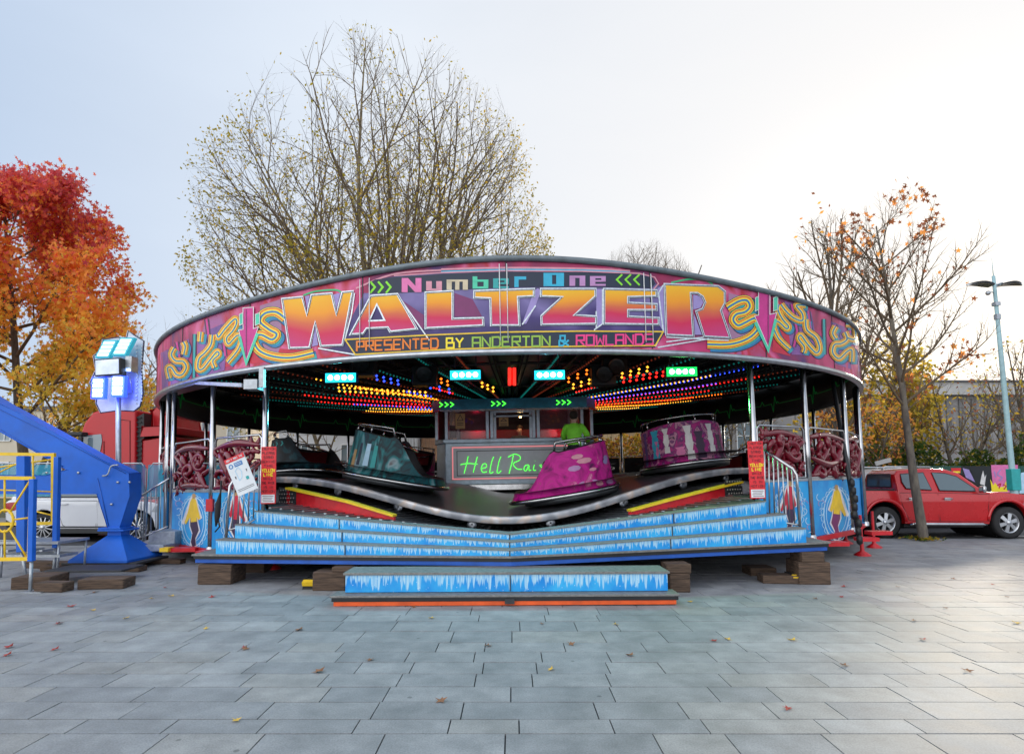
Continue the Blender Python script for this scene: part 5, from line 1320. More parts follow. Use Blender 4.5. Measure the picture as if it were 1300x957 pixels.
tag(mb.build('tree_litter', ['lf_green', 'lf_gold', 'lf_olive']), 'small tuft of weeds and leaves round the foot of the slim tree', 'weeds', kind='stuff')
# trees behind on the right
def std(env, stems, kids, leaves, ls, lp, spread=.2, levels=3, **k):
    d = dict(env=env, levels=levels, stems=stems, wig=.06, up=[0, .05, .05, .03], kids=kids, start=[.25, .2, .15], ang=[(30, 55), (25, 50), (25, 55)], len=[(.3, .5), (.4, .55), (.4, .6)], rr=[.4, .5, .5], leaves=leaves, lprob=lambda p: lp, spread=spread, ls=ls, seg=5, trunk_lv=0); d.update(k); return d
tree('twin_bare_tree', 'bare two stemmed tree just right of the ride with orange leaves low down', (13.9, 24.5, 0), std(ell(0, 0, 6.5, 3.5, 3, 6.6, 1.2), [((-.09, 0, 1), 12.2, .2), ((.1, .1, 1), 11.5, .17)], [15, 6, 5], 1, .09, 1, lprob=lambda p: .8 if p.z < 5.5 else .03, spread=.35), 31, 'bark_grey', ('lf_orange', 'lf_brown', 'lf_amber'))
tree('yellow_leaved_tree', 'yellow green leafed tree growing behind the slim tree', (16.2, 27, 0), std(ell(0, 0, 4.6, 3.4, 2.5, 3.6, .8), [((-.2, 0, 1), 7.5, .14), ((.2, .1, 1), 7.2, .13), ((.45, 0, 1), 6.5, .1)], [11, 6, 4], 2, .12, .6), 33, 'bark_grey', ('lf_gold', 'lf_olive', 'lf_yellow'))
tree('orange_leaved_tree', 'small orange leafed tree beside the right edge of the ride', (13.6, 22.9, 0), std(ell(0, 0, 3.4, 1.9, 1.6, 2.6, 1), [((-.1, 0, 1), 5.4, .09), ((.3, 0, 1), 4.6, .07)], [9, 5, 4], 1, .09, .55), 35, 'bark_grey', ('lf_orange', 'lf_amber', 'lf_brown'))
for i, (x, y, h, lab) in enumerate(((19.8, 26, 6.3, 'dense bare shrubby tree left of the lamp post base'), (24.6, 27.5, 8.2, 'dense bare shrubby tree at the right edge of the view'), (10.3, 29, 6.6, 'dense bare shrubby tree seen past the right rim of the ride'), (28.5, 29, 8.2, 'tall bare tree beyond the right edge of the hoarding'))):
    tree('bare_shrub_tree', lab, (x, y, 0), std(ell(0, 0, h*.5, 3.1, 2.6, h*.52, .5), [((-.4, 0, 1), h*.85, .09), ((0, .1, 1), h, .11), ((.45, 0, 1), h*.9, .09), ((.15, -.2, 1), h*.9, .08)], [10, 6, 4], 1, .08, .12), 40+i, 'bark_grey', ('lf_brown', 'lf_gold', 'lf_olive'), group='bare shrubby trees before the concrete building')
tree('distant_bare_tree', 'rounded bare tree crown showing above the ride roof right of centre', (10.2, 46, 0), std(ell(.4, 0, 11, 5.6, 4, 10.0, 4), [((-.16, 0, 1), 18, .26), ((.05, .1, 1), 18.6, .28), ((.22, 0, 1), 17.8, .26), ((-.26, 0, 1), 17.5, .22), ((.32, 0, 1), 17.5, .22), ((-.08, -.1, 1), 18.2, .25), ((.14, -.1, 1), 18.2, .25)], [16, 9, 6], 0, .1, 0), 51, 'bark_grey', twig := ('lf_brown',))
tree('distant_bare_tree', 'thin bare tree between the sweetgum and the left rim of the ride', (-25.5, 42, 0), std(ell(0, 0, 8, 3.6, 4, 6.5, 3), [((-.2, 0, 1), 13, .16), ((.3, .1, 1), 12.5, .14)], [10, 6, 4], 0, .1, 0), 52, 'bark_grey', ('lf_brown',))
tree('distant_bare_tree', 'bare tree seen beneath the canopy behind the left cars', (-9.2, 31, 0), std(ell(0, 0, 4, 3, 3, 4.5, .5), [((-.2, 0, 1), 8, .16), ((.35, .1, 1), 7.5, .14)], [9, 5, 3], 0, .1, 0), 53, 'bark_olive', ('lf_brown',))
tree('low_bare_tree', 'leaning bare tree at the far left behind the yellow railings', (-22.3, 27, 0), std(ell(0, 0, 3.5, 4, 3, 4.2, .5), [((.5, 0, 1), 6, .2), ((.15, .1, 1), 7, .16)], [9, 5, 4], 1, .1, .4), 54, 'bark_grey', ('lf_amber', 'lf_gold'))
# hedge, clumpy leaf mass
def hedge(label, x0, x1, y, h, d, seed, mats_, n, z0=0.0, s=.11, name='hedge'):
    q = random.Random(seed); mb = MB()
    for i in range(n):
        x = q.uniform(x0, x1); hh = h*(.72+.5*(noise.noise(Vector((x*.55, seed, 0)))+.2)+.14*noise.noise(Vector((x*2.3, seed, 4)))); z = z0+hh*q.random()**.6; yy = y+q.uniform(-d/2, d/2)*(1-.3*z/(z0+h))
        oval(mb, Vector((x, yy, z)), s*q.uniform(.6, 1.4), q.randrange(len(mats_)), q)
    for i in range(60):
        x = q.uniform(x0, x1); mb.tube([(x, y, 0), (x+q.uniform(-.3, .3), y+q.uniform(-.3, .3), (z0+h)*q.uniform(.6, 1.15))], [.02, .006], 4, len(mats_))
    return tag(mb.build(name, list(mats_)+['twig']), label, 'hedge')
hedge('green hedge growing above the painted hoarding', 9.5, 34, 25.4, 3.3, 1.6, 3, ('lf_green', 'lf_dkgreen', 'lf_green', 'lf_olive'), 15000)
hedge('golden leafed bushes seen through the ride right of the booth', 3.4, 8.6, 33.5, 4.6, 1.6, 4, ('lf_gold', 'lf_olive', 'lf_brown', 'lf_amber'), 5200)
hedge('small green bush before the brick wall left of the booth', -5.7, -4.2, 32.5, 3.6, 1.2, 5, ('lf_green', 'lf_olive', 'lf_green'), 1800, name='bush')
# ================================================================== buildings
mat('concrete', (.27, .26, .26), .85, 0, .22, .7, bump=.25); mat('concrete_dark', (.17, .168, .17), .85, 0, .2, 1.2, bump=.25); mat('concrete_light', (.42, .41, .40), .8, 0, .15, .8)
mat('cream_wall', (.62, .55, .44), .85, 0, .1, .6); mat('white_wall', (.62, .63, .66), .85, 0, .08, .6); mat('tan_wall', (.5, .36, .2), .85, 0, .15, 1); mat('roof_grey', (.12, .12, .13), .8, 0, .15, 2)
m = mat('brick', (.45, .22, .12), .85, 0, 0); N, L = m.node_tree.nodes, m.node_tree.links
tc = N.new('ShaderNodeTexCoord'); bk = N.new('ShaderNodeTexBrick'); bk.inputs['Scale'].default_value = 3.2; bk.inputs['Color1'].default_value = (.42, .2, .1, 1); bk.inputs['Color2'].default_value = (.52, .27, .14, 1); bk.inputs['Mortar'].default_value = (.35, .3, .26, 1); bk.inputs['Mortar Size'].default_value = .015
mp = N.new('ShaderNodeMapping'); mp.inputs['Rotation'].default_value = (R(90), 0, 0); L.new(tc.outputs['Object'], mp.inputs[0]); L.new(mp.outputs[0], bk.inputs[0]); L.new(bk.outputs[0], N['Principled BSDF'].inputs['Base Color'])
# big concrete building at the right
b_ = empty('concrete_building', 'long grey concrete building behind the trees on the right', 'building', loc=(30, 46, 0))
mb = MB(); mb.box((0, 6, 4.0), (46, 12, 8.0)); mb.build('wall', 'concrete', b_)
mb = MB(); mb.box((0, 5.9, 8.5), (47, 13, 1.0), None, 0); mb.box((0, 5.9, 9.06), (47.4, 13.4, .12), None, 1); mb.build('roof', ['concrete_light', 'roof_grey'], b_)
mb = MB()
for i in range(46): mb.box((-22.6+i*1.0, -.07, 5.6), (.34, .16, 4.3))
mb.build('wall_fin', 'concrete_dark', b_)
for i in range(12):
    x = -20+3.7*i; mb = MB(); mb.box((x, -.02, 2.0), (2.6, .1, 1.6)); w_ = mb.build('window', 'glass_dark', b_)
    mb = MB()
    for dx in (-1.33, 0, 1.33): mb.box((x+dx, -.08, 2.0), (.07, .1, 1.7))
    for dz in (-.85, .85): mb.box((x, -.08, 2.0+dz), (2.73, .12, .07))
    mb.build('window_frame', 'concrete_light', w_)
# smaller concrete block just visible through the right of the ride, with glazed strips
b_ = empty('panelled_building', 'grey panelled building with tall pale windows seen through the right of the ride', 'building', loc=(14.6, 37.5, 0))
mb = MB(); mb.box((0, 3, 3.6), (11, 6, 7.2)); mb.build('wall', 'concrete', b_)
mb = MB()
for i in range(4):
    mb.box((0, -.02, 1.2+1.7*i), (11, .06, .05))
for i in range(7): mb.box((-5.4+1.8*i, -.02, 3.6), (.05, .06, 7.2))
mb.build('panel_joint', 'concrete_dark', b_)
mat('pane_lit', (.6, .56, .45), .3, 0, .25, 3)
for x in (-4.9, -1.2, .3):
    mb = MB(); mb.box((x, -.03, 3.4), (1.0, .1, 5.2)); w_ = mb.build('window', 'glass_pale', b_)
    mb = MB()
    for k in range(7): mb.box((x, -.09, .9+.83*k), (1.0, .05, .05))
    for dx in (-.5, 0, .5): mb.box((x+dx, -.09, 3.4), (.05, .05, 5.2))
    mb.build('window_frame', 'white_paint', w_)
# pale buildings at the left and centre
def simple_building(name, label, loc, w, d, h, wall, rows, cols, wz=1.2, wh=1.4, ww=1.2, roof='roof_grey', rz=0.0, parapet=.3):
    b_ = empty(name, label, 'building', loc=loc, rz=rz)
    mb = MB(); mb.box((0, d/2, h/2), (w, d, h)); mb.build('wall', wall, b_)
    mb = MB(); mb.box((0, d/2, h+parapet/2), (w+.4, d+.4, parapet)); mb.build('roof', roof, b_)
    for r in range(rows):
        for c in range(cols):
            x = -w/2+w*(c+.5)/cols; z = wz+r*(h-.4)/rows+wh/2
            mb = MB(); mb.box((x, -.01, z), (ww, .06, wh)); w_ = mb.build('window', 'glass_pale', b_)
            mb = MB()
            for dx in (-ww/2, 0, ww/2): mb.box((x+dx, -.06, z), (.06, .08, wh+.06))
            for dz in (-wh/2, wh/2): mb.box((x, -.065, z+dz), (ww+.06, .09, .06))
            mb.build('window_frame', 'white_paint', w_)
    return b_
simple_building('cream_building', 'cream building with rows of windows behind the sweetgum', (-30.5, 44, 0), 21, 9, 6.6, 'cream_wall', 2, 11, ww=.9, wh=1.5)
simple_building('glazed_office', 'far bluish office block with long window bands left of the ride rim', (-33.5, 60, 0), 10, 8, 10.6, 'white_wall', 5, 6, ww=1.3, wh=1.1)
simple_building('white_building', 'white rendered building seen under the canopy on the left', (-11.2, 40, 0), 9.5, 8, 5.0, 'white_wall', 1, 3, wz=2.0, ww=.9, wh=1.8)
simple_building('brick_building', 'orange brick building seen between the teal car and the booth', (-3.6, 41, 0), 5.5, 8, 5.4, 'brick', 1, 1, wz=2.9, ww=.9, wh=1.0)
simple_building('tan_building', 'low tan building behind the golden bushes', (5.5, 42, 0), 9, 8, 5.2, 'tan_wall', 1, 3, wz=1.5)
# graffiti hoarding
hb = empty('painted_hoarding', 'dark green hoarding with bright graffiti panels behind the pickup', 'hoarding', loc=(21.5, 23.8, 0))
mat('hoard_green', (.01, .07, .05), .5, 0, .2, 4); mat('hoard_black', (.01, .012, .015), .5, 0, .2, 4)
x = -10.5; hx = 0
while x < 9:
    mb = MB(); mb.box((x+.6, 0, 1.02), (1.19, .05, 2.04)); mb.build('board', 'hoard_green' if hx % 3 else 'hoard_black', hb); x += 1.2; hx += 1
f = lambda px, py, l: (lambda v: Vector((v.x-21.5, -.03-l, v.z)))(W(px, py, 23.77))
mb = MB()
decal(mb, [(1258, 590), (1283, 590), (1284, 625), (1261, 625)], f, .004, 0, dx=0); decal(mb, [(1283, 590), (1292, 590), (1292, 625), (1284, 625)], f, .004, 0, dx=0)
decal(mb, [(1257, 608), (1261, 616), (1263, 612), (1267, 618), (1274, 618), (1283, 596), (1279, 624), (1259, 624)], f, .007, 1, dx=0)
for p in ([(1266, 616), (1270, 614), (1268, 620)], [(1273, 615), (1277, 617), (1274, 621)], [(1270, 596), (1266, 602), (1272, 606), (1268, 610)], [(1262, 598), (1264, 606)]): stroke(mb, p, 1.6, f, .010, 2 if p[0][1] > 610 else 3, k=4)
decal(mb, [(1207, 594), (1220, 594), (1219, 602), (1209, 602)], f, .004, 4, dx=0); decal(mb, [(1210, 598), (1219, 598), (1216, 605), (1211, 603)], f, .006, 1, dx=0)
decal(mb, [(1222, 594), (1230, 596), (1238, 612), (1226, 606)], f, .004, 3, dx=0); decal(mb, [(1248, 597), (1250, 606), (1252, 602), (1250, 616), (1244, 614), (1246, 604)], f, .004, 5, dx=0)
decal(mb, [(1231, 593), (1240, 594), (1246, 606), (1244, 616), (1238, 610)], f, .003, 6, dx=0); decal(mb, [(1296, 600), (1320, 596), (1322, 626), (1294, 626)], f, .004, 7, dx=0)
mb.build('graffiti', ['p_pink', 'sign_yellow', 'p_red', 'p_lilac', 'sign_red', 'p_white', 'hoard_black', 'p_ice'], hb)
# small tilted sign over the hedge
t = empty('tilted_sign', 'weathered white board tilted in the hedge beside the ride', 'sign', loc=W(1121, 586, 22.2)); t.rotation_euler = (0, R(-14), 0)
mb = MB(); mb.box((0, 0, 0), (.62, .03, .16)); mb.build('board', 'concrete_light', t); mb = MB(); mb.tube([(-.25, .03, -.05), (-.45, .03, -2.1)], .02, 6); mb.build('post', 'galv', t)
# lamp post
tp_ = W(1259, 328, 22); bs = W(1288, 628, 22); bs2 = bs+(bs-tp_).normalized()*.8; bs2.z = 0
t = empty('street_lamp', 'pale turquoise lamp post with two wing shaped lamp heads', 'street lamp', loc=(bs2.x, bs2.y, 0))
mat('lamp_turq', (.30, .46, .49), .5, 0, .15, 5); L0 = Vector((bs2.x, bs2.y, 0)); tp2 = tp_-L0
mb = MB(); mb.tube([(0, 0, 0), tp2*.12, tp2*.125, tp2*.55, tp2*.93], [.14, .13, .10, .085, .06], 12); mb.tube([tp2*.93, tp2], [.02, .008], 6); mb.build('post', 'lamp_turq', t)
mb = MB(); mb.box(Vector((bs.x-L0.x, 0, 1.5)), (.34, .28, .8)); mb.build('control_box', 'p_teal', t, bevel=.02)
hd = tp2*.895
for s in (-1, 1):
    mb = MB(); pts = [hd, hd+Vector((s*.32, 0, .08)), hd+Vector((s*.62, -.05, -.02))]
    mb.tube(pts[:2], .03, 6)
    vs = []; n = 7
    for i in range(n+1):
        u = i/n; x = s*(.12+.95*u); wd = .26*math.sin(math.pi*min(1, .2+.8*u))**.8+.02; z = .10*math.sin(math.pi*u*.8)-.03*u
        vs += [hd+Vector((x, -wd, z)), hd+Vector((x, wd, z)), hd+Vector((x, wd*.8, z-.06)), hd+Vector((x, -wd*.8, z-.06))]
    fs = [(4*i+a, 4*i+4+a, 4*i+4+(a+1) % 4, 4*i+(a+1) % 4) for i in range(n) for a in range(4)]+[(0, 1, 2, 3), (4*n, 4*n+1, 4*n+2, 4*n+3)]
    mb.add(vs, fs, 0); mb.build('lamp_head', 'steel', t)
mb = MB(); mb.ball(tp2*.865+Vector((-.35, -.1, -.05)), .09, 10); mb.tube([tp2*.865, tp2*.865+Vector((-.35, -.1, 0))], .02, 6); mb.box(tp2*.82, (.2, .2, .14)); mb.box(tp2*.77, (.16, .16, .2)); mb.build('camera_dome', 'galv', t)
# ================================================================== blue outrigger arm and yellow railings of the ride at the left
t = empty('outrigger_arm', 'big blue steel outrigger arm and pyramid foot of the neighbouring ride', 'ride support'); Y = 10.7
def wp(pts, Y): return [(W(x, y, Y).x, W(x, y, Y).z) for x, y in pts]
mb = MB()
mb.prism(wp([(-130, 432), (0, 512), (30, 528), (130, 583), (164, 600), (165, 630), (150, 671), (137, 671), (123, 627), (-130, 627), (-130, 603), (58, 603), (84, 596), (0, 548), (-130, 472)], Y-.18), (Y-.18, Y+.14), 0)
mb.build('arm', 'arm_blue', t, bevel=.012)
mb = MB(); mb.prism(wp([(-200, 600), (41, 602), (41, 622), (126, 622), (126, 629), (-200, 629)], Y+.06), (Y-.1, Y+.3), 0) if False else mb.box(W(10, 622, Y+.3), (3.4, .12, .10)); mb.build('tie_bar', 'arm_blue', t)
c = W(151, 671, Y); g = G(151, 716); mb = MB()
mb.lathe([(.17, .55), (.17, .64), (.0, .64)], 4, c=(c.x, Y, 0), rot=Matrix.Rotation(R(45), 3, 'Z'), sm=False); mb.lathe([(.72, .13), (.72, .17), (.17, .56)], 4, c=(c.x, Y, 0), rot=Matrix.Rotation(R(45), 3, 'Z'), sm=False)
mb.build('foot', 'arm_blue', t)
mb = MB(); mb.box((c.x, Y, .655), (.46, .46, .03)); mb.box((c.x-.02, Y-.03, .69), (.40, .40, .03)); mb.build('flange', 'arm_blue', t, bevel=.005)
mb = MB()
for pts in ([(0, 545), (80, 592)], [(-60, 480), (0, 520), (60, 549), (160, 601)], [(124, 607), (138, 668)]): mb.tube([W(x, y, Y-.185) for x, y in pts], .007, 5)
mb.build('weld_seam', 'ride_blue', t)
mb = MB(); mb.tube(smooth_path([W(130, 604, Y-.22), W(137, 602, Y-.24), W(141, 592, Y-.24), W(150, 590, Y-.24)], 4), .014, 6); mb.build('hose', 'galv', t)
mb = MB()
for (x, y) in ((150, 612), (165, 612), (142, 640), (60, 600), (100, 600)): mb.lathe([(.0, .02), (.022, .02), (.022, 0)], 6, c=W(x, y, Y-.19), rot=Matrix.Rotation(R(90), 3, 'X'))
mb.build('bolt', 'steel', t)
tm = [('wide dark packing plate under the blue pyramid foot', 150, 1.35, .95, .045, .085, 'plate_dark', Y-.02), ]
mb = MB(); mb.box((c.x, Y, .108), (1.30, .95, .04)); o = mb.build('packing_plate', 'plate_dark', None, bevel=.008); tag(o, 'dark plate under the blue pyramid foot', 'plate')
for i, (dy, lab) in enumerate(((-.42, 'front timber under the blue pyramid foot'), (.42, 'rear timber under the blue pyramid foot'))):
    mb = MB(); mb.box((0, 0, .044), (1.75, .22, .088)); o = mb.build('timber_block', 'timber', None, bevel=.012); o.location = (c.x+(.12 if i else -.05), Y+dy-.1, 0); o.rotation_euler = (0, 0, R(-3+5*i)); tag(o, lab, 'timber block', 'timbers under the blue foot')
# timber pads at the front left
g = G(95, 748)
for (px, py, w, d, h, rz, lab) in ((127, 748, .62, .34, .14, 6, 'short timber at the right end of the dark board on the left'), (60, 752, .42, .22, .13, -4, 'short timber in the middle beneath the dark board on the left'), (38, 748, .50, .5, .17, 10, 'thick timber at the left end of the dark board')):
    g = G(px, py); mb = MB(); mb.box((0, d/2, h/2), (w, d, h)); o = mb.build('timber_block', 'timber', None, bevel=.014); o.location = (g.x, g.y, 0); o.rotation_euler = (0, 0, R(rz)); tag(o, lab, 'timber block', 'timbers at the front left')
g = G(95, 742); mb = MB(); mb.box((0, .35, 0), (1.15, .62, .03)); o = mb.build('packing_board', 'plate_dark', None, bevel=.006); o.location = (g.x, g.y+.1, .172); o.rotation_euler = (0, 0, R(3)); tag(o, 'dark flat board lying across timbers at the front left', 'board')
g = G(58, 722); mb = MB(); mb.box((0, .1, .06), (1.15, .2, .12)); o = mb.build('timber_block', 'timber', None, bevel=.014); o.location = (g.x+.1, g.y, 0); o.rotation_euler = (0, 0, R(-8)); tag(o, 'long timber behind the dark board at the front left', 'timber block', 'timbers at the front left')
def rail_panel(label, Yv, x0, x1, y0, y1, wheel, lean=0.0):
    t = empty('safety_railing', label, 'railing', group='yellow railings of the neighbouring ride')
    P_ = lambda x, y: W(x, y, Yv)
    mb = MB(); mb.beam(P_(x0, y0-2), P_(x1, y0), .035, .05); mb.beam(P_(x0, y1+2), P_(x1, y1), .035, .05); mb.beam(P_(x1, y0-2), P_(x1-3*lean, y1+2), .05, .05, up=Vector((1, 0, 0))); mb.build('frame', 'yellow_paint', t)
    mb = MB()
    if wheel:
        c = P_(6, 661); mb.tube([c+Vector((.12*math.cos(i*math.pi/8), 0, .155*math.sin(i*math.pi/8))) for i in range(16)], .018, 6, closed=True)
        for (xx, yy) in ((x1-3, y0+3), (x1-8, y1-3), (-40, y0+3), (-40, y1-3), (x1-4, 657), (6, y0), (6, y1)): d = (P_(xx, yy)-c).normalized(); mb.tube([c+d*.12, P_(xx, yy)], .013, 6)
    else:
        for (a, b2) in (((x0, y1-20), (x1-30, y0+3)), ((x1-2, y0+6), (x0+20, y0+26)), ((x0, y0+42), (x1-3, y0+47)), ((x1-26, y0), (x1-26, y1)), ((x1-22, y0+72), (x1-2, y1-10))): mb.tube([P_(*a), P_(*b2)], .013, 6)
    mb.build('bars', 'yellow_paint', t); return t
rail_panel('front yellow railing panel with a round wheel motif at the left edge', 8.3, -90, 41, 607, 709, True, 1)
rail_panel('rear yellow railing panel behind the blue posts at the left edge', 9.6, -90, 68, 577, 664, False)
for (lab, x, y0, y1, w, Yv, leg, ly) in (('blue post at the corner of the front yellow railing', 42, 608, 712, .07, 8.3, 38, 757), ('thick blue post between the two yellow railings', 30, 579, 700, .13, 9.2, 34, 728), ('thin blue post at the end of the rear yellow railing', 73, 580, 695, .075, 9.6, 68, 719)):
    t = empty('railing_post', lab, 'post', group='blue posts of the left railings')
    mb = MB(); mb.beam(W(x, y0, Yv), W(x-2*(w < .08), y1, Yv), w, w, up=Vector((1, 0, 0))); mb.build('post', 'ride_blue' if False else 'arm_blue', t, bevel=.006)
    mb = MB(); b2 = W(leg, ly, Yv); b2.z = 0; mb.tube([W(x-2, y1, Yv), b2], .022, 8); mb.box(b2+Vector((.05, 0, .008)), (.3, .14, .012)); mb.build('leg', 'galv', t)
t = empty('ride_step', 'pale metal step platform behind the yellow railings', 'step'); mb = MB(); c = W(58, 686, 9.8); mb.box(c, (.95, .7, .04)); mb.box(c+Vector((.1, -.2, -.2)), (.9, .4, .04)); 
for dx in (-.45, .45):
    for dy in (-.3, .3): mb.tube([c+Vector((dx, dy, 0)), (c.x+dx, c.y+dy, 0)], .018, 6)
mb.build('platform', 'galv', t)
# LED sign cluster on a pole
t = empty('light_sign', 'grey pole carrying LED panels and a flood lamp against an ornate silver plate', 'light', ); Y = 11.3
mb = MB(); mb.tube([W(150, 480, Y), W(150.5, 592, Y), (W(150.5, 592, Y).x, Y, 0)], .048, 12); mb.build('pole', 'galv', t)
mat('silver_plate', (.42, .46, .55), .4, .3, c2=(.6, .64, .72), scale=6)
mb = MB(); mb.prism(wp([(131, 431), (150, 428), (160, 432), (163, 420), (170, 425), (183, 433), (180, 470), (182, 500), (178, 516), (170, 522), (150, 521), (128, 524), (122, 512), (124, 500), (114, 487), (122, 470), (119, 452), (128, 445)], Y+.18), (Y+.15, Y+.19), 0)
pl = mb.build('plate', 'silver_plate', t)
mb = MB(); out = [(131, 431), (150, 428), (160, 432), (163, 420), (170, 425), (183, 433), (180, 470), (182, 500), (178, 516), (170, 522), (150, 521), (128, 524), (122, 512), (124, 500), (114, 487), (122, 470), (119, 452), (128, 445)]
mb.tube([W(x, y, Y+.15) for x, y in out], .012, 6, closed=True)
for i in range(17): mb.ball(W(174-.15*abs(i-8), 438+4.6*i, Y+.13), .018, 6, 1); mb.ball(W(180, 440+4.3*i, Y+.13), .016, 6, 1)
mb.build('trim', ['p_navy', 'sign_white'], pl)
def led(px, py, w, h, shear, body, rows, nm):
    c = W(px, py, Y-.12); mb = MB(); sh = Matrix(((1, 0, shear), (0, 1, 0), (0, 0, 1)))
    mb.box(c, (w+.05, .10, h+.05), sh, 0); o = mb.build('led_panel', body, t)
    mb = MB()
    for i in range(rows): z = -h/2+h*(i+.5)/rows; mb.box(c+Vector((z*shear, -.055, z)), (w*.92, .012, h/rows*.72), Matrix(((1, 0, shear), (0, 1, 0), (0, 0, 1))), 0)
    mb.build('led', nm, o)
mat('led_ice', (.8, 1, 1), .4, 0, 0, emit=(.55, .95, 1), es=1.3); mat('led_violet', (.8, .8, 1), .4, 0, 0, emit=(.7, .75, 1), es=1.4)
led(137, 443.5, .22, .30, .45, 'led_teal', 4, 'led_ice'); led(158, 440.5, .22, .30, .45, 'led_teal', 4, 'led_ice')
led(126.5, 493, .20, .36, 0, 'led_blue', 4, 'led_violet'); led(151.5, 490.5, .20, .36, 0, 'led_blue', 4, 'led_violet')
c = W(140.5, 467, Y-.2); mb = MB(); rot = Matrix.Rotation(R(-4), 3, 'Y'); mb.box(c, (.50, .18, .34), rot, 0); fl = mb.build('flood_lamp', 'black_paint', t, bevel=.02)
mat('flood_glass', (.32, .38, .55), .08, .6, c2=(.6, .65, .75), scale=2.5); mb = MB(); mb.box(c+Vector((0, -.095, 0)), (.44, .01, .28), rot); mb.build('lens', 'flood_glass', fl)
mb = MB(); mb.box(W(167, 463, Y-.05), (.12, .2, .3)); mb.tube([W(137, 452, Y+.05), W(150, 490, Y+.05)], .015, 6); mb.tube([W(165, 480, Y), W(168, 498, Y+.1), W(150, 505, Y+.1)], .012, 6); mb.build('bracket', 'galv', t)
for px, c_, e_ in ((140, (.3, .5, 1), 7), (126, (.15, .2, 1), 7)):
    l = bpy.data.lights.new('led_glow', 'AREA'); l.energy = e_; l.color = c_; l.size = .5; lo = bpy.data.objects.new('led_glow', l); col.objects.link(lo); lo.location = W(px, 480, Y-.3); lo.rotation_euler = (R(60), 0, 0); lo.parent = t
# crowd barriers with blue netting
mat('net_blue', (.02, .3, .48), .7, 0, c2=(.03, .42, .55), scale=2.5); mat('net_dark', (.01, .10, .26), .7, 0, c2=(.03, .2, .36), scale=4)
for n_ in ('net_blue', 'net_dark'): M[n_].node_tree.nodes['Principled BSDF'].inputs['Alpha'].default_value = .72
for (lab, x0, x1, mt) in (('blue netted crowd barrier beside the left chrome pole', 188, 222, 'net_blue'), ('dark blue netted crowd barrier behind the outrigger arm', 150, 187, 'net_dark'), ('blue netted crowd barrier behind the yellow railings', 40, 80, 'net_blue'), ('blue netted crowd barrier at the far left edge', -30, 38, 'net_blue'), ('short netted crowd barrier behind the left railing scrolls', 224, 330, 'net_blue')):
    Yb = 12.6; t = empty('crowd_barrier', lab, 'barrier', group='blue netted crowd barriers'); a = W(x0+1, 588, Yb); b2 = W(x1-1, 588, Yb)
    lo = .12
    mb = MB(); mb.tube([(a.x, Yb, lo), (a.x, Yb, a.z-.12), (a.x+.1, Yb, a.z), (b2.x-.1, Yb, a.z), (b2.x, Yb, a.z-.12), (b2.x, Yb, lo)], .018, 8); mb.tube([(a.x, Yb, .25), (b2.x, Yb, .25)], .015, 6)
    mb.box((a.x+.15, Yb, .06), (.06, .5, .05)); mb.box((b2.x-.15, Yb, .06), (.06, .5, .05)); mb.build('frame', 'galv', t)
    mb = MB(); n = 8
    pts = [(a.x+(b2.x-a.x)*i/n) for i in range(n+1)]
    mb.add([Vector((x, Yb-.02+.012*math.sin(i*2.1), z)) for i, x in enumerate(pts) for z in (1.18, a.z-.03)], [(2*i, 2*i+2, 2*i+3, 2*i+1) for i in range(n)], 0); mb.build('netting', mt, t)
